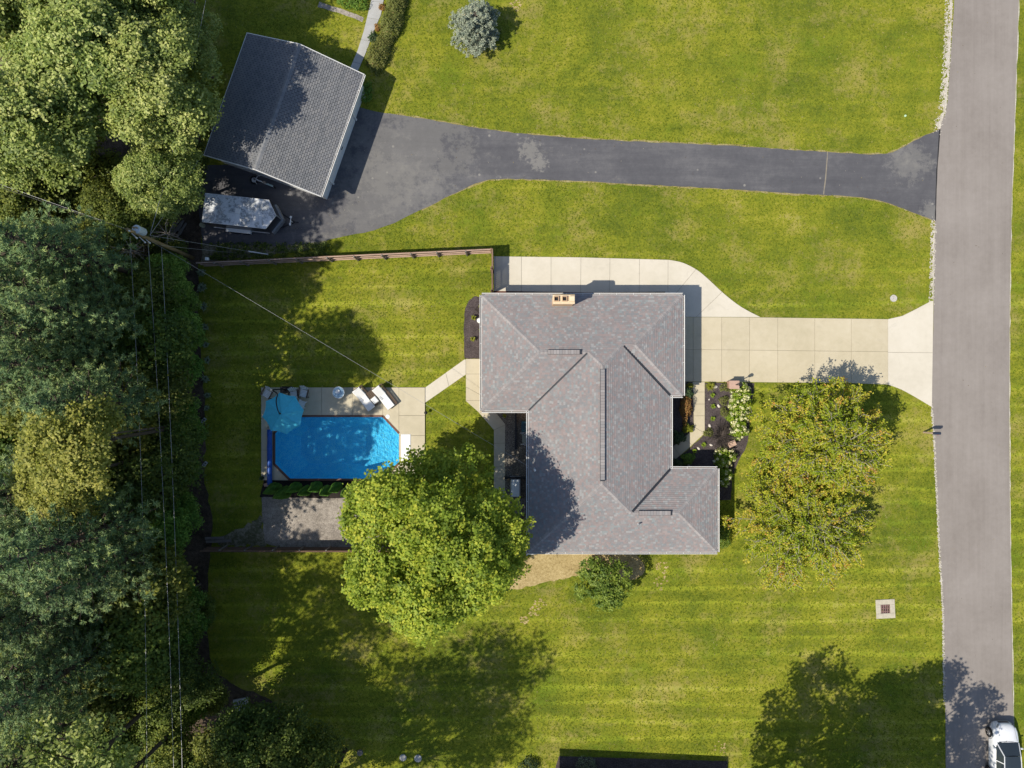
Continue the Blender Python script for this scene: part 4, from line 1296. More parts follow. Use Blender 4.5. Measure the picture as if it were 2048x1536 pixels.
# ================================================================ garden trees
# the big maple between pool and house: crown reaches 11 m
maple = lobed_tree('maple_tree', 'large bright green maple shading the pool corner and the house roof', 'tree', 6.0, 2.6, 11.7, 84, 1.2, 36, 20, 0.17, 21,
                   (0.20, 0.72), M['lf_maple'], M['bark'], 0.24, h0=2.2, flat=0.9, inner=0.22, spread=(0.45, 1.5))
put(maple, 883, 1038)
def spray_tree(name, label, R, zlo, zhi, seed, lmat, nbr=205, tw=15, lpt=34, leaf=(0.145, 0.62), trunk_r=0.2, squash=(1, 1), sparse=0.0):
    """spreading crown of radiating limbs with feathery sprays; outer tips turn colour"""
    root = thing(name, label, 'tree')
    rng = np.random.default_rng(seed)
    r2 = random.Random(seed)
    tr, twm = MB(), MB()
    tr.tube([(0, 0, -0.1), (0.02, 0.03, 1.1), (0.0, 0.0, 2.0), (0.1, -0.05, zhi * 0.62)], [trunk_r * 1.35, trunk_r, trunk_r * 0.9, trunk_r * 0.3], 8)
    Cs, Ns, Ts = [], [], []
    for k in range(nbr):
        a = 2.39996 * k + rng.uniform(-0.3, 0.3)
        rr_ = R * (math.sqrt(rng.uniform(0.02, 1.0)) if k % 3 else rng.uniform(0.03, 0.55)) * rng.uniform(0.9, 1.1)
        q = min(1.0, rr_ / R)
        ze = zlo + (zhi - zlo) * max(0.0, (1 - q ** 2.2)) ** 0.8 * rng.uniform(0.45, 1.0) + rng.uniform(-0.1, 0.3)
        s = Vector((rng.normal(0, 0.12), rng.normal(0, 0.12), min(zhi * 0.58, 1.2 + ze * 0.35 * rng.uniform(0.4, 1.3))))
        e = Vector((math.cos(a) * rr_ * squash[0], math.sin(a) * rr_ * squash[1], ze))
        m = s.lerp(e, 0.5) + Vector((r2.uniform(-.3, .3), r2.uniform(-.3, .3), 0.35 + 0.1 * rr_))
        tr.tube([s, m, e], [0.03 + 0.006 * rr_, 0.024, 0.010], 4, cap=False)
        ntw = max(6, int(tw * (rr_ / R * 0.7 + 0.4)))
        bt = rng.normal(0.0, 0.09)
        for j in range(ntw):
            u = 0.25 + 0.75 * (j + rng.random()) / ntw
            b0 = s.lerp(m, u * 2) if u < 0.5 else m.lerp(e, u * 2 - 1)
            th = a + rng.choice([-1, 1]) * rng.uniform(0.15, 1.2)
            ll = rng.uniform(0.5, 1.25) * (1.1 - 0.4 * u)
            d = Vector((math.cos(th), math.sin(th), rng.uniform(-0.12, 0.45)))
            b1 = b0 + d * ll
            twm.tube([b0, b0.lerp(b1, 0.5) + Vector((0, 0, 0.04)), b1], [0.016, 0.011, 0.005], 3, cap=False)
            if rng.random() < sparse:
                continue
            nl_ = int(lpt * rng.uniform(0.5, 1.4))
            uu = rng.random(nl_) ** 0.7
            B0, B1 = np.array(b0), np.array(b1)
            cc = B0 + (B1 - B0) * uu[:, None] + rng.normal(size=(nl_, 3)) * np.array([0.10, 0.10, 0.055])
            Cs.append(cc)
            Ns.append(rng.normal(size=(nl_, 3)) * 0.5 + np.array([0, 0, 0.9]))
            tip = 0.40 + bt + rng.normal(0, 0.10) + 0.10 * (q - 0.5) + (0.24 if rng.random() < 0.04 + 0.08 * q else 0.0)
            Ts.append(tip + rng.normal(0, 0.12, nl_) + 0.14 * uu * u)
    C, N, T = np.concatenate(Cs), np.concatenate(Ns), np.concatenate(Ts)
    n = len(C)
    lg = leaf[0] * rng.uniform(0.7, 1.3, n)
    add_mesh('crown', leaf_mesh(name + '_crown', C, N, lg, lg * leaf[1], T, rng, lmat), root)
    tk = tr.build('trunk', M['bark_pale'], root, smooth=True)
    twm.build('twigs', M['bark_pale'], tk)
    return root
ft = spray_tree('ornamental_tree', 'spreading olive tree with orange tips overhanging the concrete driveway', 4.75, 2.2, 7.2, 31, M['lf_front'])
put(ft, 1605, 879)
ft2 = spray_tree('ornamental_tree', 'spreading olive tree with orange tips on the front lawn south of its twin', 5.0, 1.9, 6.2, 32, M['lf_front'], sparse=0.06)
put(ft2, 1570, 1032)
st = lobed_tree('young_tree', 'small round green tree casting its shadow on straw by the house', 'tree', 2.05, 0.9, 3.6, 26, 0.60, 17, 15, 0.105, 41, (0.17, 0.6), M['lf_small'], M['bark'], 0.06, h0=0.7, gap=0.1)
put(st, 1195, 1150)
sp = pine_tree('blue_spruce', 'rounded blue grey spruce on the north lawn', 3.3, 0.15, 1.95, 43, M['lf_spruce'], M['bark'], tuft=22, per=11, step=0.19, expo=0.55, ndl=(0.12, 0.05), sig=0.10)
put(sp, 953, 74, None, 1.08)
# tree outside the frame whose dappled shade lies over the road end and lawn
sh_t = lobed_tree('shade_tree', 'tall broadleaf tree beyond the lower edge shading the lawn and road', 'tree', 6.6, 7.5, 12.5, 40, 1.25, 27, 16, 0.22, 47, (0.24, 0.75), M['lf_maple'], M['bark'], 0.25, h0=4.0, inner=0.15, gap=0.1)
put(sh_t, 1470, 1562)
sh_t2 = copy_thing(sh_t, G(1690, 1568), 2.1, 'second broadleaf tree beyond the lower edge shading the road end', (0.95, 0.95, 0.95))
sh_t3 = copy_thing(sh_t, G(1580, 1610), 4.0, 'third broadleaf tree beyond the lower edge, between its neighbours', (1.0, 1.0, 0.9))

# ================================================================ the tree belt in the west
decA = lobed_tree('broadleaf_tree', 'x', 'tree', 4.4, 4.5, 13.5, 56, 1.2, 62, 15, 0.19, 51, (0.20, 0.66), M['lf_dec'], M['bark'], 0.2, h0=4.0, twigs=2, gap=0.12)
decB = lobed_tree('broadleaf_tree', 'x', 'tree', 3.8, 4.0, 12.5, 48, 1.1, 62, 15, 0.18, 52, (0.19, 0.62), M['lf_dec'], M['bark'], 0.18, h0=3.6, twigs=2, gap=0.15)
decY = lobed_tree('broadleaf_tree', 'x', 'tree', 3.2, 11.5, 17.5, 30, 1.0, 44, 14, 0.18, 53, (0.19, 0.62), M['lf_yel'], M['bark_dark'], 0.13, h0=10.0, twigs=2, gap=0.15)
pinA = pine_tree('white_pine', 'x', 18.5, 8.5, 3.3, 61, M['lf_pine'], M['bark_dark'])
pinB = pine_tree('white_pine', 'x', 17.0, 7.5, 3.5, 62, M['lf_pine'], M['bark_dark'])
cedA = lobed_tree('cedar', 'x', 'tree', 1.75, 0.3, 5.6, 40, 0.62, 75, 8, 0.10, 71, (0.15, 0.5), M['lf_cedar'], M['bark_dark'], 0.1, h0=0.4, flat=0.9, inner=0.1)
undA = lobed_tree('understorey_tree', 'x', 'tree', 2.3, 1.2, 6.0, 30, 0.85, 60, 8, 0.17, 72, (0.17, 0.6), M['lf_dec2'], M['bark_dark'], 0.08, h0=1.0, twigs=3, gap=0.2)
undB = lobed_tree('understorey_shrub', 'x', 'shrub', 1.6, 0.2, 2.6, 24, 0.6, 55, 8, 0.14, 73, (0.15, 0.55), M['lf_dec2'], M['bark_dark'], 0.04, h0=0.2, twigs=3, gap=0.15)
used = {}
def plant(src, px, py, label, sc=1.0, rz=None, zs=None, lean=None):
    s_ = (sc, sc, sc * (zs or 1.0))
    rz = RNG.uniform(0, 6.28) if rz is None else rz
    if src.name not in used:
        used[src.name] = 1
        src['label'] = label
        src.location = G(px, py)
        src.rotation_euler = (0, 0, rz)
        src.scale = s_
        return src
    return copy_thing(src, G(px, py), rz, label, s_)
GB, GP, GC, GU = 'broadleaf trees of the west belt', 'white pines of the west belt', 'cedars along the west lawn edge', 'understorey of the west belt'
def belt(src, rows, grp):
    for r in rows:
        o = plant(src, *r[:3], *(r[3:] if len(r) > 3 else ()))
        o['group'] = grp
belt(decA, [
    (425, 262, 'broad grey green tree at the top left, nearest the garage roof', 0.92),
    (330, 235, 'tall grey green tree at the top left, second from the garage', 1.0),
    (360, 120, 'grey green tree at the top edge, above the garage ridge line', 0.95),
    (240, 330, 'grey green tree at the left edge, in the upper quarter', 1.0),
    (250, 130, 'grey green tree in the top left corner', 1.05)], GB)
belt(decB, [
    (405, 400, 'lower grey green tree beside the garage southwest corner', 0.72),
    (432, 160, 'smaller grey green tree touching the garage northwest corner', 0.7),
    (300, 40, 'grey green tree cut by the top edge at the left', 1.0)], GB)
decC = lobed_tree('broadleaf_tree', 'x', 'tree', 4.3, 9.0, 18.5, 25, 1.35, 15, 16, 0.22, 57, (0.22, 0.66), M['lf_dec'], M['bark_dark'], 0.16, h0=7.0, inner=0.15, gap=0.25)
belt(decC, [
    (355, 1362, 'tall open broadleaf tree at the lower left beside the power lines', 1.05), (398, 1408, 'tall open broadleaf tree at the lower left, right of the power lines', 1.0)], GB)
belt(decY, [(392, 852, 'yellowish tree with fine twigs overtopping the pines at mid left', 1.0),
            (345, 905, 'yellowish tree at the left edge, just below mid height', 0.9)], GB)
belt(pinA, [
    (333, 565, 'white pine at the left edge level with the wooden fence', 1.0),
    (372, 795, 'tall white pine half hidden by the yellowish tree', 0.95),
    (345, 655, 'white pine with sunlit tip at mid left, level with the house ridge', 0.95),
    (305, 738, 'white pine at the left edge level with the pool deck', 0.95),
    (372, 1000, 'white pine at the left, level with the gravel pad', 1.1),
    (300, 1235, 'white pine near the lower left corner with sunlit side', 0.95),
    (288, 1330, 'white pine at the lower left corner, farthest down', 1.0)], GP)
belt(pinB, [
    (285, 620, 'white pine at the far left behind the fence line pine', 1.0),
    (290, 690, 'white pine at the far left above mid height', 1.05),
    (368, 1066, 'white pine at the left, level with the south fence', 1.02),
    (280, 1000, 'white pine at the far left, below the yellowish tree', 1.0),
    (280, 1140, 'shaded white pine at the far left in the lower half', 0.9),
    (232, 575, 'white pine on the left frame edge level with the fence', 1.0), (225, 665, 'white pine on the left frame edge below the fence line', 1.0),
    (230, 760, 'white pine on the left frame edge at mid height', 0.95), (236, 940, 'white pine on the left frame edge, level with the pool end', 1.0),
    (228, 1040, 'white pine on the left frame edge, level with the gravel pad', 1.0), (235, 1130, 'white pine on the left frame edge in the lower half', 1.0),
    (228, 1230, 'white pine on the left frame edge, upper of the lowest pair', 1.0)], GP)
belt(cedA, [
    (372, 560, 'bright cedar just below the utility pole', 0.85), (392, 600, 'bright cedar at the lawn edge, upper end of the row', 0.8),
    (368, 640, 'bright cedar behind the upper lawn edge', 0.85), (392, 665, 'bright cedar at the lawn edge level with the walkway junction', 0.95),
    (372, 712, 'bright cedar in the middle of the row', 0.9), (388, 815, 'rounded cedar level with the umbrella', 0.8),
    (350, 850, 'cedar behind the power line at mid height', 0.8), (388, 1030, 'large rounded cedar level with the gravel pad', 1.15),
    (372, 975, 'rounded cedar level with the arborvitae row', 0.95), (366, 1080, 'rounded cedar next to the south fence end', 1.0),
    (345, 1020, 'cedar half hidden behind the large rounded one', 0.9), (340, 775, 'cedar half shaded under the pines', 0.8),
    (402, 1385, 'small cedar at the lower lawn corner', 0.7), (360, 1130, 'cedar just south of the fence end', 0.85)], GC)
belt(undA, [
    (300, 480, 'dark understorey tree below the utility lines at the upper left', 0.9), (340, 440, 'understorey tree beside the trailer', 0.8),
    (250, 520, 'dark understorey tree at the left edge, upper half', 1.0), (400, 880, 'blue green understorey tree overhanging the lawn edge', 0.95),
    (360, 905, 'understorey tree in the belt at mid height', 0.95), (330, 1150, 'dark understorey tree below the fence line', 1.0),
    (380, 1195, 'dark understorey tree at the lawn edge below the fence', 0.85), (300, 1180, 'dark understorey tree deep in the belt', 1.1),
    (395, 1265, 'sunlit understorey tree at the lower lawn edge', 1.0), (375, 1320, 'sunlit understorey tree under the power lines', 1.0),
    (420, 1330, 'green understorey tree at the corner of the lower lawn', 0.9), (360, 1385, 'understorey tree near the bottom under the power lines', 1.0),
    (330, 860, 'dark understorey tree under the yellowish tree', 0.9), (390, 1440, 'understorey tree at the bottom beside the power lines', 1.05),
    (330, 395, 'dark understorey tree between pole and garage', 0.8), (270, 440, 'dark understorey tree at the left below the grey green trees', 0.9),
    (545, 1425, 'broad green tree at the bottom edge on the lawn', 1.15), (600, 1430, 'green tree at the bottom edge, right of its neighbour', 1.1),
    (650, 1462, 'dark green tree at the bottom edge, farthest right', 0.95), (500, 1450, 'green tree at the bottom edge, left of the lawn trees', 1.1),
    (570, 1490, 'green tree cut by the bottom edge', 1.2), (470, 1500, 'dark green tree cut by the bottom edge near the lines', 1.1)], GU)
belt(undA, [
    (362, 690, 'tall understorey tree in the dark gap behind the upper cedars', 1.35), (352, 770, 'tall understorey tree behind the middle cedars', 1.4),
    (340, 620, 'tall understorey tree left of the upper cedars', 1.25), (355, 1130, 'tall understorey tree behind the fence end', 1.5),
    (365, 1215, 'tall understorey tree at the dark lower lawn edge', 1.5),
    (372, 940, 'tall understorey tree level with the pool', 1.35), (300, 850, 'tall understorey tree deep in the belt at mid height', 1.4),
    (310, 960, 'tall understorey tree deep in the belt, level with the pool end', 1.4), (260, 760, 'tall understorey tree at the left edge at mid height', 1.5),
    (270, 880, 'tall understorey tree at the left edge below mid height', 1.5), (255, 1060, 'tall understorey tree at the left edge, lower half', 1.5),
    (260, 1200, 'tall understorey tree at the left edge near the bottom', 1.5), (250, 640, 'tall understorey tree at the left edge, upper half', 1.5)], GU)
belt(cedA, [(385, 740, 'cedar at the lawn edge just above the deck level', 1.0), (395, 860, 'low cedar at the lawn edge beside the blue green tree', 0.8), (384, 920, 'cedar at the lawn edge level with the pool end', 0.95),
            (385, 1165, 'cedar at the lawn edge well below the fence', 1.0), (392, 1225, 'cedar at the dark lower lawn edge', 1.0)], GC)
belt(undA, [
    (128, 424, 'understorey tree on the left frame edge below the grey green trees', 1.2), (118, 385, 'second understorey tree on the left frame edge in the upper part', 1.3),
    (124, 800, 'understorey tree on the left frame edge at mid height', 1.4), (124, 1143, 'understorey tree on the left frame edge in the lower half', 1.4),
    (124, 1235, 'understorey tree on the left frame edge near the bottom', 1.4), (190, 330, 'understorey tree at the far left under the grey green trees', 1.2), (110, 900, 'understorey tree on the left frame edge below mid height', 1.4)], GU)
belt(undA, [
    (266, 1322, 'understorey tree at the lower left under the bottom pines', 1.3), (231, 1402, 'understorey tree in the bottom left corner', 1.4), (180, 1380, 'understorey tree on the left frame edge at the very bottom', 1.4),
    (300, 1405, 'understorey tree at the bottom left of the power lines', 1.2), (655, 1500, 'bushy tree at the bottom edge right of the lawn trees', 1.15), (300, 1270, 'understorey tree between the bottom pines', 1.2)], GU)
belt(undB, [
    (200, 400, 'low shrub at the far left edge in the brown opening', 1.6), (160, 420, 'second low shrub at the far left edge in the brown opening', 1.7), (235, 380, 'third low shrub in the brown opening at the far left', 1.4),
    (215, 790, 'low shrub at the far left edge at mid height', 1.8), (200, 1150, 'low shrub at the far left edge in the lower half', 1.9), (215, 1215, 'low shrub at the far left above the bottom pines', 1.8),
    (352, 510, 'low shrub at the foot of the utility pole', 0.8), (310, 560, 'low shaded shrub left of the pole', 0.9), (275, 545, 'low shaded shrub under the left pines', 1.0),
    (300, 760, 'low shrub in the brown opening under the lines', 0.7), (410, 1215, 'low shrub at the dark lawn edge', 0.8), (372, 1240, 'low shrub under the power line, lower half', 1.0),
    (430, 1380, 'low shrub by the stone box at the lower left', 0.8), (350, 345, 'low shrub left of the garage', 1.0), (300, 400, 'low yellow green shrub at the upper left', 1.1),
    (262, 400, 'low shrub at the left edge below the grey green trees', 1.1), (385, 360, 'low shrub against the garage west wall', 0.8), (398, 320, 'low shrub at the garage southwest side', 0.7)], GU)
# tall trees just outside the lower edge: their shade covers the lower left lawn
for i, (px, py, sc, zs) in enumerate(((500, 1560, 1.1, 1.0), (590, 1590, 1.15, 1.0), (690, 1500, 1.0, 1.0), (700, 1590, 0.9, 0.95), (412, 1540, 1.0, 1.0))):
    o = copy_thing(decC, G(px, py), i * 1.3, ['tall tree beyond the bottom edge shading the lower lawn', 'second tall tree beyond the bottom edge', 'rightmost tall tree above the lower lawn shade',
                                              'tall tree beyond the bottom edge nearest the neighbour', 'tall tree beyond the bottom edge nearest the power lines'][i], (sc, sc, sc * zs), GB)
# bare dead crowns that show pale among the leaves
for i, (px, py, z, L_) in enumerate(((95, 1270, 9.0, 2.2), (330, 465, 3.5, 1.2), (180, 872, 13, 1.4), (350, 1200, 4, 1.6), (255, 500, 5.0, 1.2))):
    x, y, _ = P(px, py, z)
    root = thing('dead_tree', ['bare branching dead tree among pines at the lower left', 'bare twiggy snag by the utility pole', 'bare pale snag beside the yellowish tree',
                               'bare fallen snag under the power lines at the lower left', 'star shaped bare snag left of the transformer'][i], 'tree', (x, y, 0))
    mb = MB()
    rb = random.Random(80 + i)
    mb.tube([(0, 0, -0.1), (0.1, 0, z * 0.6), (0, 0, z)], [0.09, 0.06, 0.035], 5)
    mb.build('trunk', M['bark'], root)
    mb = MB()
    bare_twigs(mb, (0, 0, z - 0.2), L_, 8, rb, 0.6, 0.028)
    bare_twigs(mb, (0, 0, z * 0.85), L_ * 1.1, 6, rb, 0.4, 0.028)
    mb.build('branches', M['dead_pale'], root)

# ================================================================ garden shrubs
arb = cone_shrub('arborvitae', 'x', 3.2, 0.42, 91, M['lf_arb'], n=8000, leaf=0.07, belly=0.3, point=0.85, lobes=0.12)
AL = ['arborvitae below the pool, leftmost of the row', 'second arborvitae from the left below the pool', 'third arborvitae from the left below the pool', 'fourth arborvitae from the left below the pool',
      'fifth arborvitae from the left below the pool', 'sixth arborvitae from the left below the pool', 'seventh arborvitae from the left below the pool', 'eighth arborvitae from the left below the pool',
      'ninth arborvitae from the left, beside the maple', 'tenth arborvitae, half under the maple leaves']
for i in range(10):
    px = 556 + i * 20.5
    py = 972 + (i % 2) * 8 + RNG.uniform(-2, 2)
    s_ = RNG.uniform(0.88, 1.12)
    if i == 0:
        arb.location = G(px, py)
        arb['label'] = AL[0]
        arb['group'] = 'arborvitae row below the pool'
    else:
        copy_thing(arb, G(px, py), i * 1.1, AL[i], (s_, s_, s_ * RNG.uniform(0.9, 1.15)), 'arborvitae row below the pool')
bx = mound('boxwood', 'x', 0.9, 1.25, 1.15, 95, M['lf_box'], n=4200, leaf=(0.085, 0.6), lump=0.25)
for i, (px, py, rz, sc, lb) in enumerate(((757, 118, -0.35, 0.95, 'rounded bush nearest the garage corner'), (768, 92, -0.5, 0.72, 'smaller rounded bush second from the garage'),
                                          (784, 55, -0.3, 1.0, 'large rounded bush in the middle of the walkway row'), (794, 18, -0.25, 0.9, 'rounded bush at the top of the walkway row'), (800, -12, 0, 0.9, 'rounded bush cut by the top edge'))):
    if i == 0:
        bx.location = G(px, py)
        bx.rotation_euler = (0, 0, rz)
        bx['label'] = lb
        bx['group'] = 'rounded bushes beside the neighbour walkway'
    else:
        copy_thing(bx, G(px, py), rz, lb, sc, 'rounded bushes beside the neighbour walkway')
fr = mound('flower_clump', 'low dark flowering clump between the rounded bushes and walk', 0.45, 0.45, 0.5, 97, M['lf_dark'], n=500)
put(fr, 748, 78)
fr2 = mound('flower_clump', 'small rusty flower clump at the walk edge near the top', 0.3, 0.3, 0.4, 98, M['lf_red'], n=350)
put(fr2, 757, 57)
fr3 = copy_thing(fr2, G(766, 16), 1.0, 'small rusty flower clump at the walk by the top edge')
gw = mound('leafy_clump', 'leafy green clump in the bed by the garage east wall', 0.6, 0.9, 0.6, 99, M['lf_cedar'], n=700, leaf=(0.13, 0.4))
put(gw, 730, 186)
tl_ = mound('hedge', 'dark clipped hedge at the top edge beside the path', 1.4, 0.7, 0.9, 100, M['lf_cedar'], n=2500)
put(tl_, 705, 4, -0.3)
# hydrangeas with cream flower heads
def hydrangea(name, label, rx, ry, hz, seed, nf, n):
    root = mound(name, label, rx, ry, hz, seed, M['lf_hyd'], n=n, leaf=(0.12, 0.62), lump=0.15)
    rng = np.random.default_rng(seed + 1)
    d = sphere_dirs(nf, rng, 0.12)
    c = d * np.array([rx, ry, hz]) * rng.uniform(0.86, 1.1, (nf, 1)) + np.array([0, 0, 0.08])
    Cs, Ns, Ts = [], [], []
    for i in range(nf):
        k = 34
        u = rng.normal(size=(k, 3))
        u = unit(u)
        r_ = rng.uniform(0.085, 0.135)
        Cs.append(c[i] + u * np.array([r_, r_, r_ * 1.2]))
        Ns.append(u + rng.normal(size=(k, 3)) * 0.2)
        Ts.append(np.full(k, rng.uniform(0.1, 0.9)) + rng.normal(0, 0.15, k))
    add_mesh('flower_heads', leaf_mesh(name + '_flowers', np.concatenate(Cs), np.concatenate(Ns), 0.075, 0.065, np.concatenate(Ts), rng, M['petal']), root, 'stuff')
    return root
GH = 'cream flowering hydrangeas in the front bed'
for i, (px, py, rx, ry, hz, nf, lb) in enumerate(((1480, 786, 0.75, 0.7, 1.0, 26, 'hydrangea with cream heads nearest the driveway'), (1476, 812, 0.85, 0.75, 1.1, 32, 'hydrangea with cream heads, second from the driveway'),
                                                  (1473, 838, 0.75, 0.75, 1.0, 30, 'hydrangea with cream heads, third from the driveway'), (1474, 862, 0.7, 0.65, 0.9, 26, 'hydrangea with cream heads beside the bare bush'),
                                                  (1446, 914, 0.8, 0.8, 1.0, 30, 'hydrangea with cream heads below the bare bush'), (1447, 950, 0.5, 0.8, 0.9, 14, 'half shaded hydrangea at the house corner'))):
    h_ = hydrangea('hydrangea', lb, rx, ry, hz, 110 + i, nf, 1300)
    h_['group'] = GH
    put(h_, px, py)
# bare bush
root = thing('bare_bush', 'leafless dark twiggy bush in the front bed', 'shrub', G(1440, 872))
mb = MB()
rb = random.Random(121)
bare_twigs(mb, (0, 0, 0.1), 1.35, 80, rb, 1.0, 0.028)
bare_twigs(mb, (0.1, 0.1, 0.2), 1.15, 60, rb, 0.5, 0.024)
mb.build('twigs', M['dead'], root)
mb = MB()
mb.lathe([(0.3, -0.02), (0.22, 0.06), (0.05, 0.14)], (0, 0, 0), 10)
mb.build('root_crown', M['bark_dark'], root)
bar = mound('barberry', 'red brown barberry hedge between house wall and front walk', 0.44, 1.15, 1.05, 122, M['lf_red'], n=2600, leaf=(0.075, 0.55), lump=0.2)
put(bar, 1369, 815)
yb = mound('golden_bush', 'yellow green rounded bush at the bend of the front walk', 0.40, 0.42, 0.6, 123, M['lf_gold'], n=900, leaf=(0.085, 0.6))
put(yb, 1374, 857)
gb_ = mound('green_bush', 'dark green bush against the house by the front walk', 0.6, 0.55, 0.8, 124, M['lf_dark'], n=1200, leaf=(0.1, 0.6))
put(gb_, 1353, 874)
gb2 = mound('rose_bush', 'dark leafy bush at the driveway corner of the house', 0.5, 0.42, 0.8, 125, M['lf_dark'], n=800, leaf=(0.1, 0.6))
put(gb2, 1373, 786)
tn = mound('dried_bush', 'small tan bush between the house corner and walkway', 0.3, 0.22, 0.4, 126, M['lf_gold'], n=400, leaf=(0.06, 0.5))
put(tn, 1379, 771)
g5 = mound('soft_bush', 'feathery green bush in house shade beside the walk end', 0.55, 0.5, 0.7, 127, M['lf_cedar'], n=1200, leaf=(0.10, 0.25))
put(g5, 1374, 916)
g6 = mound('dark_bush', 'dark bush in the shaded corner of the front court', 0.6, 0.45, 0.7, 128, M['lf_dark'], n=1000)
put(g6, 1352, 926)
gg = fountain('ornamental_grass', 'bright yellow grass clump beside the front walk', 0.48, 0.38, 131, M['lf_gold'], 150, 0.014)
put(gg, 1419, 773)
dl = fountain('daylily', 'x', 0.25, 0.25, 132, M['lf_hyd'], 60, 0.016)
for i, (px, py, lb) in enumerate(((1424, 790, 'small green clump in mulch, nearest the driveway'), (1425, 812, 'small green clump in mulch, second along the walk'), (1424, 837, 'small green clump in mulch, third along the walk'),
                                  (1406, 889, 'small green clump at the end of the front bed'), (1388, 902, 'small green clump in the shaded bed corner'))):
    if i == 0:
        put(dl, px, py)
        dl['label'] = lb
        dl['group'] = 'small clumps in the front bed'
    else:
        copy_thing(dl, G(px, py), i * 1.0, lb, None, 'small clumps in the front bed')
ol = mound('olive_clump', 'x', 0.42, 0.38, 0.35, 133, M['lf_box'], n=420, leaf=(0.08, 0.5))
for i, (px, py, lb) in enumerate(((1449, 774, 'loose olive clump by the brick pillar'), (1446, 800, 'loose olive clump between mulch and hydrangea, upper'), (1447, 824, 'loose olive clump between mulch and hydrangea, lower'), (1416, 866, 'loose olive clump where the walk bends'))):
    if i == 0:
        put(ol, px, py)
        ol['label'] = lb
        ol['group'] = 'loose clumps in the front bed'
    else:
        copy_thing(ol, G(px, py), i * 1.3, lb, None, 'loose clumps in the front bed')
sb2 = mound('leafy_shrub', 'leafy shrub at the southeast corner of the house', 0.75, 0.95, 1.2, 135, M['lf_small'], n=1600, leaf=(0.11, 0.6))
put(sb2, 1440, 1070)
# west bed plants
for i, (px, py, r_, mt, lb) in enumerate(((948, 636, 0.28, M['lf_gold'], 'lime green plant in the west mulch bed beside the white stone'), (946, 678, 0.24, M['lf_gold'], 'lime green plant at the lower end of the west mulch bed'),
                                          (962, 612, 0.22, M['lf_box'], 'pale plant at the top of the west mulch bed'), (962, 660, 0.22, M['lf_box'], 'pale plant close to the west wall'))):
    put(fountain('leafy_plant', lb, r_, 0.4, 140 + i, mt, 45, 0.035), px, py)
for i, (px, py, r_, lb) in enumerate(((953, 620, 0.28, 'small dark bare plant in the west mulch bed'),)):
    root = thing('bare_plant', lb, 'plant', G(px, py))
    mb = MB()
    bare_twigs(mb, (0, 0, 0), 0.4, 12, random.Random(150), 0.8, 0.012)
    mb.build('stems', M['dead'], root)
# variegated hostas on the west edge
ho = fountain('hosta', 'x', 0.42, 0.30, 151, M['lf_fern'], 75, 0.032)
HL = ['pale hosta at the top of the west lawn edge', 'pale hosta second from the fence', 'pale hosta third from the fence', 'pale hosta fourth from the fence', 'pale hosta fifth from the fence', 'pale hosta beside the upper lawn at pool height',
      'pale hosta level with the deck corner', 'pale hosta level with the umbrella', 'pale hosta by the cinder block']
for i, (px, py, sc) in enumerate(((404, 545, 1.0), (405, 576, 1.15), (409, 614, 1.0), (412, 655, 0.95), (414, 690, 0.8), (417, 720, 0.9), (413, 757, 0.95), (416, 790, 0.8), (414, 816, 0.7))):
    if i == 0:
        put(ho, px, py)
        ho['label'] = HL[0]
        ho['group'] = 'pale hostas along the west lawn edge'
    else:
        copy_thing(ho, G(px, py), i * 0.9, HL[i], sc, 'pale hostas along the west lawn edge')
# plants in the shade along the lower edge
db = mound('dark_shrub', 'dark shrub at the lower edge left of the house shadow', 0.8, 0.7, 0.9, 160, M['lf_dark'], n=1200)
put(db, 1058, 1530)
db2 = mound('grey_shrub', 'greyish shrub standing in the shadow at the lower edge', 0.9, 0.5, 0.7, 161, M['lf_fern'], n=700, leaf=(0.09, 0.3))
put(db2, 1172, 1524)
sheet('mulch_bed', G2([(1118, 1512), (1455, 1522), (1455, 1600), (1090, 1600)]), 0.012, M['mulch'])
# weeds on the verge and leaf litter
wd = MB()
rw = random.Random(170)
for k in range(420):
    x, y, _ = G(rw.uniform(420, 660), rw.uniform(486, 520))
    h_ = rw.uniform(0.05, 0.22)
    a = rw.uniform(0, 6.28)
    for j in range(4):
        b = a + j * 1.6
        e = (x + math.cos(b) * 0.16, y + math.sin(b) * 0.16, h_)
        s_ = (-math.sin(b) * 0.035, math.cos(b) * 0.035)
        wd.add([(x, y, 0.01), (x + s_[0] + (e[0] - x) * .5, y + s_[1] + (e[1] - y) * .5, h_ * 0.9), e, (x - s_[0] + (e[0] - x) * .5, y - s_[1] + (e[1] - y) * .5, h_ * 0.9)], [(0, 1, 2, 3)], min(1, max(0, rw.gauss(0.5, 0.25))))
wd.build('weeds', M['lf_dec2'], None, 'stuff', use_tint=True)
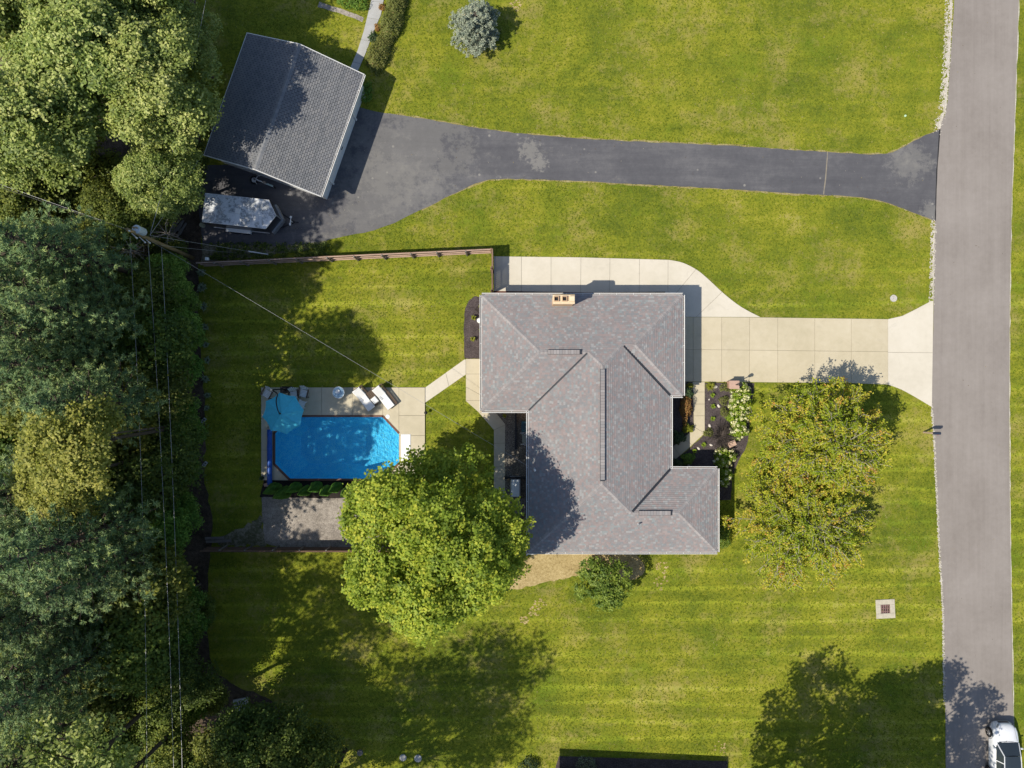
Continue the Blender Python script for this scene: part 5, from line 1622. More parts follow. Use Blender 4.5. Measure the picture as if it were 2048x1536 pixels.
# ================================================================ pool
def liner_mat():
    m, t, out = nt('pool_liner')
    v = pos(t)
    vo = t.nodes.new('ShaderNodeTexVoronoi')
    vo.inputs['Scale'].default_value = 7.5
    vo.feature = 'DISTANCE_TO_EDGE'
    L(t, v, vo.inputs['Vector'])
    col = ramp(t, [(0.0, (0.36, 0.82, 0.95)), (0.10, (0.19, 0.70, 0.93)), (0.4, (0.105, 0.56, 0.89))], mth(t, 'ADD', vo.outputs['Distance'], mth(t, 'MULTIPLY', mth(t, 'SUBTRACT', noise(t, v, 3.0, 3), 0.5), 0.35)))  # liner print whose pale net also paints in the water's caustic light
    bsdf(t, out, col, 0.6, 0.2)
    return m
def water_mat():
    m, t, out = nt('pool_water')
    v = pos(t)
    tr = t.nodes.new('ShaderNodeBsdfTransparent')
    tr.inputs[0].default_value = (0.58, 0.89, 0.985, 1)
    gl = t.nodes.new('ShaderNodeBsdfGlossy')
    gl.inputs['Roughness'].default_value = 0.03
    bp = t.nodes.new('ShaderNodeBump')
    bp.inputs['Strength'].default_value = 1.0
    bp.inputs['Distance'].default_value = 0.26
    hgt = mth(t, 'ADD', mth(t, 'MULTIPLY', noise(t, v, 4.0, 3, 0.6), 0.7), mth(t, 'MULTIPLY', noise(t, v, 11.0, 3, 0.6), 0.3))
    L(t, hgt, bp.inputs['Height'])
    L(t, bp.outputs[0], gl.inputs['Normal'])
    fz = t.nodes.new('ShaderNodeFresnel')
    fz.inputs['IOR'].default_value = 1.33
    L(t, bp.outputs[0], fz.inputs['Normal'])
    mx = t.nodes.new('ShaderNodeMixShader')
    L(t, fz.outputs[0], mx.inputs[0])
    L(t, tr.outputs[0], mx.inputs[1])
    L(t, gl.outputs[0], mx.inputs[2])
    L(t, mx.outputs[0], out.inputs[0])
    return m
M['liner'] = liner_mat()
M['water'] = water_mat()
M['coping'] = mat_plain('rust_brown_coping', (0.145, 0.068, 0.045), 0.6, 0.15)
M['steps'] = mat_plain('white_steps', (0.80, 0.80, 0.79), 0.45, 0.04)
pool = thing('swimming_pool', 'blue vinyl lined pool with cut corners and rust brown coping', 'pool', G(674, 895))
pcx, pcy = pool.location[0], pool.location[1]
pw = [(p[0] - pcx, p[1] - pcy) for p in pool_w]
vs = [(x, y, 0.06) for x, y in pw] + [(x * 0.995, y * 0.99, -1.0) for x, y in pw] + [(x * 0.55 - 0.8, y * 0.6, -2.2) for x, y in pw]
fs = []
for k in range(8):
    b = (k + 1) % 8
    fs += [(k, b, b + 8, k + 8), (k + 8, b + 8, b + 16, k + 16)]
fs.append(tuple(range(16, 24)))
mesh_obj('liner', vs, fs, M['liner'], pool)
mb = MB()
wv = [(x * 0.998, y * 0.998, -0.10) for x, y in pw]
wat = mesh_obj('pool_water', wv, [tuple(range(7, -1, -1))], M['water'], None, 'structure', loc=(pcx, pcy, 0))
for k in range(8):
    a, b = Vector(pw[k]), Vector(pw[(k + 1) % 8])
    d = (b - a).normalized()
    if k == 2:
        continue
    mb = MB()
    mb.bar((a.x - d.x * 0.02, a.y - d.y * 0.02, 0.075), (b.x + d.x * 0.02, b.y + d.y * 0.02, 0.075), 0.15, 0.10)
    mb.build('coping', M['coping'], pool)
stp = MB()
sx0, sx1 = G(797, 0)[0] - pcx, G(822, 0)[0] - pcx
sy0, sy1 = G(0, 868)[1] - pcy, G(0, 926)[1] - pcy
stp.box(((sx0 + sx1) / 2 + 0.1, (sy0 + sy1) / 2, 0.09), (sx1 - sx0 - 0.2, sy0 - sy1, 0.10), bev=0.03)
stp.build('entry_steps', M['steps'], pool)
def disc(name, label, cat, px, py, r, h, mat, z=0.0, inner=None, group=None, rim=0.03):
    root = thing(name, label, cat, G(px, py), 0, group)
    mb = MB()
    mb.lathe([(r, z - 0.02), (r, z + h - 0.01), (r - 0.012, z + h), (0.001, z + h)], (0, 0, 0), 24)
    mb.build('cover', mat, root)
    if inner:
        mb = MB()
        for q in (0.75, 0.4):
            for k in range(20):
                a, b = 6.2832 * k / 20, 6.2832 * (k + 1) / 20
                mb.bar((math.cos(a) * r * q, math.sin(a) * r * q, z + h + 0.005), (math.cos(b) * r * q, math.sin(b) * r * q, z + h + 0.005), 0.035, 0.012)
        mb.build('ring', inner, root)
    return root
disc('skimmer_lid', 'round white skimmer lid on the pool deck by the cut corner', 'lid', 776, 833, 0.16, 0.02, M['steps'], 0.105)
# solar cover reel
M['reel'] = mat_plain('blue_solar_cover', (0.018, 0.085, 0.36), 0.35, 0.2, 6, bump=0.2)
reel = thing('cover_reel', 'rolled blue solar pool cover on a reel along the left deck edge', 'pool cover', G(543, 913))
mb = MB()
rg2 = random.Random(12)
pts, rad = [], []
for k in range(24):
    pts.append((0, 2.05 - k * 4.1 / 23, 0.42))
    rad.append(0.185 + rg2.uniform(-0.012, 0.012))
mb.tube(pts, rad, 16)
mb.build('rolled_cover', M['reel'], reel, smooth=True)
mb = MB()
mb.tube([(0, -2.25, 0.42), (0, 2.25, 0.42)], 0.05, 8)
mb.build('axle', M['grey_metal'], reel)
for sy in (-1, 1):
    mb = MB()
    mb.bar((0, sy * 2.2, 0.44), (-0.28, sy * 2.2, 0.1), 0.05, 0.05)
    mb.bar((0, sy * 2.2, 0.44), (0.28, sy * 2.2, 0.1), 0.05, 0.05)
    mb.bar((-0.34, sy * 2.2, 0.125), (0.34, sy * 2.2, 0.125), 0.06, 0.05)
    mb.build('leg', M['grey_metal'], reel)
mb = MB()
mb.tube([(0.02, -2.26, 0.42), (0.3, -2.3, 0.42), (0.3, -2.42, 0.42)], 0.02, 6)
mb.build('crank', M['white_plastic'], reel)
# plant pot at deck corner, block beside it
pp = thing('flower_pot', 'dark pot with plant at the lower left deck corner', 'pot', (G(527, 955)[0], G(527, 955)[1], 0.1))
mb = MB()
mb.lathe([(0.10, 0), (0.14, 0.24), (0.15, 0.25), (0.12, 0.25), (0.11, 0.2)], (0, 0, 0), 12)
mb.build('pot', M['black'], pp)
mb = MB()
for k in range(12):
    a = k * 0.6
    mb.bar((0, 0, 0.2), (math.cos(a) * 0.16, math.sin(a) * 0.16, 0.4), 0.05, 0.01, tint=0.4)
mb.build('leaves', M['lf_dark'], pp, use_tint=True)
bk = thing('paver_block', 'pinkish stone block at the foot of the cover reel', 'block', G(533, 969))
mb = MB()
mb.box((0, 0, 0.09), (0.3, 0.22, 0.18), 0.3, bev=0.015)
mb.build('block', mat_plain('pink_stone', (0.42, 0.27, 0.20), 0.9), bk)
# ---------------------------------------------------------------- cantilever umbrella
M['canopy'] = None
def canvas(name, c):
    m, t, out = nt(name)
    v = pos(t)
    g = noise(t, v, 6, 4)
    col = ramp(t, [(0.3, tuple(x * 0.9 for x in c)), (0.7, c)], g)
    d = t.nodes.new('ShaderNodeBsdfDiffuse')
    L(t, col, d.inputs[0])
    tr = t.nodes.new('ShaderNodeBsdfTranslucent')
    L(t, col, tr.inputs[0])
    mx = t.nodes.new('ShaderNodeMixShader')
    mx.inputs[0].default_value = 0.35
    L(t, d.outputs[0], mx.inputs[1])
    L(t, tr.outputs[0], mx.inputs[2])
    L(t, mx.outputs[0], out.inputs[0])
    return m
M['canopy'] = canvas('turquoise_canvas', (0.13, 0.72, 0.95))
M['canopy_b'] = canvas('turquoise_canvas_panel', (0.115, 0.69, 0.93))
ux, uy, _ = P(565, 827, 2.45)
umb = thing('cantilever_umbrella', 'turquoise eight panel cantilever umbrella over the pool corner', 'umbrella', (ux, uy, 0.1))
UR = 1.52
apx = 2.75
ua = 0.16
corners = [(UR * math.cos(ua + k * math.pi / 4), UR * math.sin(ua + k * math.pi / 4)) for k in range(8)]
can = None
for k in range(8):
    a, b = Vector(corners[k]), Vector(corners[(k + 1) % 8])
    vs, fs = [], []
    n = 6
    for i in range(n + 1):
        u = 0.02 + 0.98 * i / n
        for j in range(5):
            w_ = j / 4
            p = a.lerp(b, w_) * u
            sag = 0.09 * math.sin(math.pi * w_) * u ** 1.5 + 0.05 * math.sin(math.pi * u)
            edge = 0.05 * math.sin(math.pi * w_) * (i == n)
            q = p * (1 - edge)
            vs.append((q.x, q.y, apx - 0.52 * u ** 1.12 - sag))
    for i in range(n):
        for j in range(4):
            a0 = i * 5 + j
            fs.append((a0, a0 + 5, a0 + 6, a0 + 1))
    mesh_obj('canopy_panel', vs, fs, M['canopy'] if k % 2 else M['canopy_b'], umb, smooth=True)
for k in range(8):
    mb = MB()
    mb.bar((corners[k][0] * 0.03, corners[k][1] * 0.03, apx - 0.07), (corners[k][0], corners[k][1], apx - 0.56), 0.018, 0.02)
    mb.build('rib', M['black'], umb)
mb = MB()
bx_, by_ = G(574, 780)[0] - ux, G(574, 780)[1] - uy
arm = [(bx_ - 0.02, by_ + 0.02, 0.0), (bx_ - 0.10, by_ + 0.06, 1.2), (bx_ - 0.30, by_ + 0.02, 2.2), (-0.24, by_ - 0.25, 2.75), (-0.24, 0.95, 2.98), (-0.17, 0.4, 2.98), (-0.04, 0.02, 2.9)]
sm_arm = []
for i in range(len(arm) - 1):
    p0, p1, p2, p3 = [Vector(arm[max(0, min(len(arm) - 1, i + q))]) for q in (-1, 0, 1, 2)]
    for k in range(5):
        u = k / 5
        sm_arm.append(0.5 * (2 * p1 + (p2 - p0) * u + (2 * p0 - 5 * p1 + 4 * p2 - p3) * u * u + (3 * p1 - p0 - 3 * p2 + p3) * u ** 3))
sm_arm.append(Vector(arm[-1]))
mb.tube(sm_arm, [0.05 - 0.016 * i / len(sm_arm) for i in range(len(sm_arm))], 8)
mb.tube([(-0.04, 0.02, 2.9), (0, 0, 2.66)], 0.045, 8)
mb.build('arm', M['black'], umb, smooth=True)
mb = MB()
mb.box((bx_, by_ + 0.02, 0.06), (0.9, 0.5, 0.12), bev=0.03)
mb.box((bx_, by_ + 0.02, 0.14), (0.45, 0.1, 0.06))
mb.build('base', M['black'], umb)
# ---------------------------------------------------------------- patio furniture
M['cushion'] = mat_plain('white_cushion', (0.80, 0.79, 0.76), 0.85, 0.05, 6, bump=0.2)
M['wicker'] = mat_plain('brown_wicker', (0.115, 0.078, 0.052), 0.7, 0.3, 25, bump=0.5)
def slat_lounger(name, label, px, py, rz):
    root = thing(name, label, 'sun lounger', (G(px, py)[0], G(px, py)[1], 0.1), rz, 'loungers beside the pool')
    mb = MB()
    for sx in (-0.42, 0.42):
        mb.bar((sx, -0.85, 0.30), (sx, 0.95, 0.30), 0.05, 0.08)
    for y in (-0.87, 0.95):
        mb.bar((-0.44, y, 0.30), (0.44, y, 0.30), 0.06, 0.08)
    mb.build('frame', M['wicker'], root)
    for k in range(9):
        mb = MB()
        mb.bar((-0.40, -0.78 + 0.125 * k, 0.32), (0.40, -0.78 + 0.125 * k, 0.32), 0.085, 0.025)
        mb.build('slat', M['wicker'], root)
    for x in (-0.4, 0.4):
        for y in (-0.8, 0.85):
            mb = MB()
            mb.bar((x, y, 0), (x, y, 0.3), 0.05, 0.05)
            mb.build('leg', M['wicker'], root)
    mb = MB()
    mb.bar((-0.30, 0.28, 0.36), (-0.30, 0.95, 0.80), 0.06, 0.05)
    mb.bar((0.36, 0.28, 0.36), (0.36, 0.95, 0.80), 0.06, 0.05)
    mb.bar((-0.32, 0.95, 0.80), (0.38, 0.95, 0.80), 0.06, 0.05)
    mb.bar((0.0, 0.95, 0.78), (0.0, 0.99, 0.05), 0.04, 0.04)
    mb.build('backrest', M['wicker'], root)
    mb = MB()
    mb.box((-0.12, -0.32, 0.40), (0.62, 1.14, 0.10), bev=0.03)
    cu = mb.build('cushion', M['cushion'], root)
    mb = MB()
    t_ = Quaternion((1, 0, 0), math.radians(33)).to_matrix()
    mb.box((-0.10, 0.58, 0.61), (0.64, 0.86, 0.10), tilt=t_, bev=0.03)
    mb.build('back_cushion', M['cushion'], root)
    mb = MB()
    mb.box((-0.30, 0.12, 0.47), (0.16, 0.30, 0.04), 0.3)
    mb.build('strap', M['grey_metal'], root)
    return root
slat_lounger('sun_lounger', 'white cushioned brown lounger on the pool deck, left one of the pair', 734, 797, math.radians(38))
slat_lounger('sun_lounger', 'white cushioned brown lounger on the pool deck, right one of the pair', 773, 794, math.radians(38))
stl = thing('side_table', 'small brown slatted side table with white pad between the loungers', 'table', (G(751, 795)[0], G(751, 795)[1], 0.1), math.radians(38))
for k in range(5):
    mb = MB()
    mb.bar((-0.24 + 0.12 * k, 0.05, 0.36), (-0.24 + 0.12 * k, 0.62, 0.36), 0.09, 0.03)
    mb.build('slat', M['wicker'], stl)
for x in (-0.26, 0.26):
    for y in (0.06, 0.6):
        mb = MB()
        mb.bar((x, y, 0), (x, y, 0.35), 0.04, 0.04)
        mb.build('leg', M['wicker'], stl)
ot = thing('ottoman', 'white square ottoman cushion between the two loungers', 'cushion', (G(752, 800)[0], G(752, 800)[1], 0.1), math.radians(38))
mb = MB()
mb.box((0, 0, 0.40), (0.44, 0.48, 0.12), bev=0.05)
mb.build('pad', M['cushion'], ot)
mb = MB()
for x in (-0.18, 0.18):
    for y in (-0.2, 0.2):
        mb.bar((x, y, 0), (x, y, 0.36), 0.035, 0.035)
mb.build('legs', M['wicker'], ot)
tbx, tby, _ = P(677, 785, 0.8)
M['table_glass'] = mat_plain('frosted_table_glass', (0.30, 0.46, 0.58), 0.08, 0.35, 5, spec=0.8)
tb = thing('glass_table', 'round glass topped patio table on the deck in dappled shade', 'table', (tbx, tby, 0.1))
mb = MB()
mb.lathe([(0.36, 0.70), (0.415, 0.70), (0.415, 0.72), (0.001, 0.722)], (0, 0, 0), 28)
mb.build('tabletop', M['table_glass'], tb)
mb = MB()
for k in range(28):
    a, b = 6.2832 * k / 28, 6.2832 * (k + 1) / 28
    mb.bar((0.425 * math.cos(a), 0.425 * math.sin(a), 0.71), (0.425 * math.cos(b), 0.425 * math.sin(b), 0.71), 0.025, 0.035)
mb.build('rim', M['white_plastic'], tb)
for k in range(4):
    mb = MB()
    a = 0.6 + k * math.pi / 2
    mb.tube([(0.33 * math.cos(a), 0.33 * math.sin(a), 0.7), (0.18 * math.cos(a), 0.18 * math.sin(a), 0.35), (0.33 * math.cos(a), 0.33 * math.sin(a), 0.0)], 0.02, 6)
    mb.build('leg', M['white_plastic'], tb)
mb = MB()
mb.lathe([(0.09, 0.725), (0.15, 0.80), (0.16, 0.82), (0.12, 0.81), (0.001, 0.77)], (-0.03, 0.06, 0), 14)
mb.build('bowl', M['white_plastic'], tb)
def slat_chair(label, px, py, rz, back=True, name='patio_chair', cat='chair'):
    root = thing(name, label, cat, (G(px, py)[0], G(px, py)[1], 0.1), rz, 'white patio seats by the umbrella')
    for k in range(5):
        mb = MB()
        mb.bar((-0.26, -0.24 + 0.105 * k, 0.38), (0.26, -0.24 + 0.105 * k, 0.40 - 0.01 * k), 0.088, 0.022)
        mb.build('seat_slat', M['white_plastic'], root)
    for x in (-0.25, 0.25):
        for y in (-0.24, 0.22):
            mb = MB()
            mb.bar((x, y, 0), (x, y, 0.37), 0.05, 0.05)
            mb.build('leg', M['white_plastic'], root)
    if back:
        for k in range(5):
            x = -0.24 + 0.12 * k
            mb = MB()
            hgt = 0.52 - abs(k - 2) * 0.07
            mb.bar((x, 0.27, 0.36), (x * 1.15, 0.27 + hgt * 0.55, 0.36 + hgt * 0.9), 0.105, 0.022)
            mb.build('back_slat', M['white_plastic'], root)
        for x in (-0.34, 0.34):
            mb = MB()
            mb.bar((x, -0.3, 0.58), (x, 0.36, 0.58), 0.10, 0.025)
            mb.bar((x, -0.24, 0.0), (x, -0.24, 0.57), 0.05, 0.05)
            mb.build('armrest', M['wicker'], root)
    return root
slat_chair('white slatted chair behind the umbrella, at the deck corner', 539, 787, math.radians(-30))
slat_chair('white slatted chair beside the black umbrella base', 592, 789, math.radians(8))
slat_chair('white slatted chair with dark arms, farthest right of the umbrella', 611, 786, math.radians(-14))
slat_chair('white slatted footstool peeping out from the umbrella edge', 607, 807, math.radians(-20), False, 'footstool', 'footstool')
# small lamp at the deck's right edge
def path_light(label, px, py):
    root = thing('path_light', label, 'lamp', G(px, py))
    mb = MB()
    mb.tube([(0, 0, 0), (0, 0, 0.42)], 0.02, 6)
    mb.build('post', M['black'], root)
    mb = MB()
    mb.lathe([(0.05, 0.36), (0.13, 0.42), (0.06, 0.50), (0.01, 0.52)], (0, 0, 0), 12)
    mb.build('lamp_head', M['black'], root)
path_light('small black garden light beside the right deck edge', 853, 825)

# ================================================================ fences
M['fence'] = mat_plain('sun_bleached_fence', (0.36, 0.245, 0.175), 0.92, 0.28, 1.6, bump=0.3)
M['fence_top'] = mat_plain('pinkish_fence_rail', (0.44, 0.315, 0.245), 0.92, 0.22, 2.2, bump=0.3)
M['fence_dark'] = mat_plain('dark_brown_fence', (0.20, 0.125, 0.085), 0.92, 0.28, 1.6, bump=0.3)  # darker brown copy of the fence wood
def board_fence(label, pts, post_t, hgt, side, boards, rail_m, post_m, rails=(0.25, 0.85, 1.45), rz=None, board_gap=0.012):
    """pts: two ground points; side=+1 puts rails and posts on the left of a->b"""
    a, b = Vector(G(*pts[0])[:2]), Vector(G(*pts[1])[:2])
    root = thing('wooden_fence', label, 'fence', (a.x, a.y, 0))
    d = b - a
    ln = d.length
    d.normalize()
    s = Vector((-d.y, d.x)) * side
    rf = random.Random(int(ln * 100))
    bm_ = MB()
    x = 0.0
    while x < ln - 0.02:
        w_ = min(0.142, ln - x)
        p = d * (x + w_ / 2) + s * rf.uniform(-0.004, 0.004)
        bm_.box((p.x, p.y, hgt / 2 + 0.03 + rf.uniform(-0.012, 0.012)), (w_ - board_gap, 0.02, hgt - 0.04), math.atan2(d.y, d.x), rf.random())
        x += 0.145
    bm_.build('pickets', boards, root, 'stuff')
    posts = [t * ln for t in post_t]
    cuts = [0.0] + posts + [ln]
    for i in range(len(cuts) - 1):
        if cuts[i + 1] - cuts[i] < 0.15:
            continue
        for k, z in enumerate(rails):
            p, q = d * (cuts[i] + 0.01), d * (cuts[i + 1] - 0.01)
            o1 = s * (0.045 + rf.uniform(0, 0.006))
            mb = MB()
            mb.bar((p.x + o1.x, p.y + o1.y, z), (q.x + o1.x, q.y + o1.y, z + rf.uniform(-0.01, 0.01)), 0.065, 0.09)
            mb.build('rail', rail_m, root)
    for t in posts:
        p = d * t + s * 0.115
        mb = MB()
        mb.box((p.x, p.y, hgt / 2), (0.10, 0.10, hgt + 0.02), math.atan2(d.y, d.x))
        mb.build('post', post_m, root)
    return root
# boards stand on the neighbour's side, rails and posts face the garden
fA, fB = (411, 532), (986.5, 505.5)
tposts = [(x - 1024) for x in (427, 480, 537, 591, 653, 707, 763, 821, 873, 931)]
tp = [((q * 0.968 + 1024) - fA[0]) / (fB[0] - fA[0]) for q in tposts]
board_fence('long board fence with three rails and posts facing the north side of the back garden', (fA, fB), tp, 1.68, -1, M['fence_dark'], M['fence_top'], M['wood_grey'], (0.28, 0.88, 1.60))
board_fence('short board fence with gate between the long fence and the house', ((986.5, 505.5), (986.5, 543)), [0.02, 0.97], 1.72, -1, M['fence'], M['fence_dark'], M['fence_dark'], (0.3, 1.0, 1.62))
gt = board_fence('wooden gate closing the gap between fence and house corner', ((986.5, 545), (986.5, 588)), [0.03, 0.97], 1.72, -1, M['fence_dark'], M['fence_dark'], M['fence_dark'], (0.3, 1.0, 1.62), board_gap=0.018)
gt.name = 'wooden_gate'
gt['category'] = 'gate'
mb = MB()
gp = Vector((0.05, -0.1, 1.1))
mb.box((0.04, -0.15, 1.1), (0.06, 0.18, 0.05))
mb.build('latch', M['black'], gt)
sp0, sp1 = (416, 1094.5), (1056, 1096)
spx = [((q - 1024) * 0.9725 + 1024) for q in (438, 489, 545, 598, 652, 706, 760, 814, 868, 922, 976, 1030)]
board_fence('brown board fence along the south side of the back garden below the gravel', (sp0, sp1), [(q - sp0[0]) / (sp1[0] - sp0[0]) for q in spx], 1.45, 1, M['fence_dark'], M['fence_dark'], M['wood_grey'], (0.25, 0.75, 1.36))
mp = thing('post_box', 'small white box on a post at the west end of the long fence', 'box', P(413, 517.5, 1.7)[:2] + (0,))
mb = MB()
mb.bar((0, 0, 0), (0, 0, 1.5), 0.08, 0.08)
mb.build('post', M['wood_grey'], mp)
mb = MB()
mb.box((0, 0, 1.62), (0.22, 0.22, 0.26), bev=0.03)
mb.build('box_body', M['white_plastic'], mp)
# planks and timber lying at the south-west corner
for i, (px, py, ln, rz, lb) in enumerate(((438, 1082, 1.9, 0.05, 'long grey plank lying by the south fence end'), (430, 1076, 1.4, 0.02, 'shorter grey plank lying above the long one'))):
    root = thing('plank', lb, 'plank', G(px, py), rz)
    mb = MB()
    mb.box((0, 0, 0.06), (ln, 0.2, 0.09))
    mb.build('board', M['wood_grey'], root)
# log pile by the pole
lgs = [(346, 455, 0.9), (352, 452, 1.0), (358, 455, 1.1), (363, 452, 0.9), (367, 458, 1.0), (349, 464, 0.8), (361, 466, 0.9)]
for i, (px, py, ln) in enumerate(lgs):
    root = thing('log', ['leftmost weathered log', 'second weathered log from the left', 'middle weathered log', 'fourth weathered log from the left', 'rightmost weathered log', 'lower left short log', 'lower right short log'][i] + ' in the loose pile beside the utility pole', 'log', (G(px, py)[0], G(px, py)[1], 0.09), RNG.uniform(0.9, 1.5), 'logs in the loose pile')
    mb = MB()
    mb.tube([(-ln / 2, 0, 0), (0, 0.03, 0.01), (ln / 2, 0, 0)], [0.09, 0.085, 0.075], 8)
    mb.build('bark', M['wood_grey'], root)
# cinder blocks
for px, py, rz, lb in ((408.5, 841, 0.9, 'two hole cinder block by the lawn edge, upper one'), (411, 928, 0.95, 'two hole cinder block by the lawn edge, lower one')):
    root = thing('cinder_block', lb, 'block', G(px, py), rz)
    mb = MB()
    for x in (-0.17, 0, 0.17):
        mb.box((x, 0, 0.1), (0.05, 0.20, 0.2))
    for y in (-0.085, 0.085):
        mb.box((-0.085, y, 0.1), (0.118, 0.03, 0.2))
        mb.box((0.085, y, 0.1), (0.118, 0.03, 0.2))
    mb.build('block', M['conc_grey'], root)

# ================================================================ utility pole and wires
PT = 8.9
bxp, byp, _ = G(386, 516)
px_, py_, _ = P(254, 458.5, PT)
pole = thing('utility_pole', 'wooden utility pole with grey transformer in the west belt', 'utility pole', (bxp, byp, 0))
tx, ty = px_ - bxp, py_ - byp
mb = MB()
mb.tube([(0, 0, -0.1), (tx * 0.5, ty * 0.5, PT / 2), (tx, ty, PT)], [0.145, 0.125, 0.105], 10)
M['pole_wood'] = mat_plain('ochre_pole_wood', (0.30, 0.215, 0.105), 0.9, 0.3, 3, bump=0.3)
mb.build('shaft', M['pole_wood'], pole, smooth=True)
mb = MB()
M['xf'] = mat_plain('pale_grey_tank', (0.56, 0.63, 0.68), 0.4, 0.06)
cxp, cyp, _ = P(279, 461, 7.6)
mb.lathe([(0.05, -0.5), (0.24, -0.46), (0.27, -0.38), (0.27, 0.40), (0.29, 0.42), (0.25, 0.5), (0.05, 0.53)], (cxp - bxp, cyp - byp, 7.55), 18)
tank = mb.build('transformer', M['xf'], pole, smooth=False)
mb = MB()
for a in (0.5, 2.5):
    mb.lathe([(0.05, 0.5), (0.06, 0.6), (0.03, 0.65), (0.05, 0.72)], (cxp - bxp + 0.12 * math.cos(a), cyp - byp + 0.12 * math.sin(a), 7.55), 8)
mb.build('bushing', M['pole_wood'], tank)
mb = MB()
mb.bar((tx * 0.86, ty * 0.86, 7.6), (cxp - bxp, cyp - byp, 7.6), 0.06, 0.12)
mb.build('bracket', M['grey_metal'], pole)
for z, q in ((8.75, 0.0), (7.9, 0.25), (6.9, 0.3), (6.3, 0.2)):
    mb = MB()
    f = z / PT
    mb.bar((tx * f - q, ty * f - 0.02, z), (tx * f + 0.12, ty * f - q - 0.1, z), 0.05, 0.05)
    mb.lathe([(0.03, 0), (0.06, 0.04), (0.03, 0.08), (0.05, 0.12), (0.02, 0.16)], (tx * f + 0.1, ty * f - q - 0.08, z), 8)
    mb.build('insulator', M['white_plastic'], pole)
M['wire'] = mat_plain('aluminium_wire', (0.40, 0.40, 0.41), 0.35, 0.1, 2, spec=0.5, metal=0.3)
M['wire_dark'] = mat_plain('black_insulated_wire', (0.10, 0.10, 0.11), 0.6)
def wire(label, a, b, sag, r=0.016, mat=None, group=None):
    a, b = Vector(a), Vector(b)
    n = 22
    mid = a.lerp(b, 0.5)
    root = thing('overhead_wire', label, 'wire', (a.x, a.y, a.z), 0, group)
    pts = []
    for k in range(n + 1):
        u = k / n
        p = a.lerp(b, u)
        pts.append(p - Vector((0, 0, 4 * sag * u * (1 - u))) - a)
    mb = MB()
    mb.tube(pts, r, 5)
    mb.build('conductor', mat or M['wire'], root, smooth=True)
    return root
GW = 'wires meeting at the utility pole'
wire('power line running down the belt, left one', P(260, 474, 8.6), P(294, 1600, 8.6), 0.5, 0.011, M['wire'], GW)
wire('power line running down the belt, middle one', P(296, 482, 7.6), P(349, 1600, 7.6), 0.4, 0.012, M['wire'], GW)
wire('telephone line running down the belt, right one', P(323, 495, 6.6), P(366, 1600, 6.6), 0.3, 0.014, M['wire'], GW)
wire('wire running from the pole to the upper left edge', P(255, 459, 8.8), P(-80, 340, 8.8), 0.4, 0.011, M['wire'], GW)
wire('second wire running from the pole to the upper left edge', P(262, 463, 8.4), P(-80, 346, 8.4), 0.5, 0.012, M['wire_dark'], GW)
wire('white service wire from the pole to the house roof mast', P(300, 481, 7.0), MAST, 0.35, 0.008, M['wire'], GW)
gwx = Vector((gc.x, gc.y)) + gside * (-hw) - gdir * hl
wire('twisted service wire from the pole to the garage corner', P(300, 470, 7.2), (gwx.x + 0.1, gwx.y + 0.1, 2.9), 0.2, 0.016, M['wire'], GW)
wire('thin wire from the pole toward the top edge', P(301, 466, 7.4), P(419, -40, 7.4), 0.4, 0.014, M['wire'], GW)
gA, gB = Vector(P(300, 471, 7.1)), Vector(G(537, 509))
guy = thing('guy_wire', 'steel guy wire with white guard anchored in the weeds by the fence', 'guy wire', tuple(gB))
mb = MB()
mb.tube([gA - gB, Vector((0, 0, 0.0))], 0.009, 5)
mb.build('cable', M['wire'], guy)
mb = MB()
u0 = (gA - gB)
mb.tube([u0 * 0.005, u0 * 0.19], 0.05, 8)
mb.build('guard', M['white_plastic'], guy)
gA2, gB2 = Vector(P(322, 491, 6.3)), Vector(G(470, 506))
guy2 = thing('guy_wire', 'thin second guy wire ending in the weeds beside the trailer', 'guy wire', tuple(gB2))
mb = MB()
mb.tube([gA2 - gB2, Vector((0, 0, 0))], 0.009, 5)
mb.build('cable', M['wire'], guy2)
# ================================================================ cargo trailer
TZ = 2.3
t0, t1, t2, t3 = [Vector(P(x, y, TZ)[:2]) for x, y in ((411, 386.5), (538, 400.5), (530.5, 457), (404.6, 443.5))]
nose = Vector(P(549.5, 431, TZ)[:2])
tc = (t0 + t1 + t2 + t3) / 4
td = ((t1 - t0) + (t2 - t3)).normalized()
trot = math.atan2(td.y, td.x)
tl2 = ((t1 - t0).length + (t2 - t3).length) / 4
tw2 = ((t0 - t3).length + (t1 - t2).length) / 4
trl = thing('cargo_trailer', 'white roofed black cargo trailer with pointed nose parked on the asphalt', 'trailer', (tc.x, tc.y, 0.022), trot)
ns = tl2 + 0.62
out5 = [(-tl2, -tw2), (tl2, -tw2), (ns, 0), (tl2, tw2), (-tl2, tw2)]
mb = MB()
mb.prism([(x * 0.995, y * 0.985) for x, y in out5], 0.5, TZ - 0.03)
mb.build('body', mat_plain('black_trailer_skin', (0.020, 0.020, 0.022), 0.3, 0.2, 3, spec=0.5), trl)
def roof_mat():
    m, t, out = nt('stained_white_roof')
    v = pos(t)
    s1 = mth(t, 'ADD', mth(t, 'MULTIPLY', noise(t, v, 0.9, 5, 0.7, 0.8), 0.6), mth(t, 'MULTIPLY', noise(t, v, 5, 5, 0.75), 0.4))
    col = ramp(t, [(0.40, (0.70, 0.71, 0.72)), (0.50, (0.60, 0.615, 0.63)), (0.545, (0.20, 0.22, 0.23)), (0.60, (0.55, 0.56, 0.57))], s1)
    bsdf(t, out, col, 0.45, 0.4, 0, (s1, 0.15, 0.02))
    return m
mb = MB()
mb.prism(out5, TZ - 0.04, TZ)
trf = mb.build('roof', roof_mat(), trl)
mb = MB()
mb.box((0.18, 0, TZ + 0.03), (0.38, 0.38, 0.07), bev=0.02)
mb.build('roof_vent', M['white_plastic'], trf)
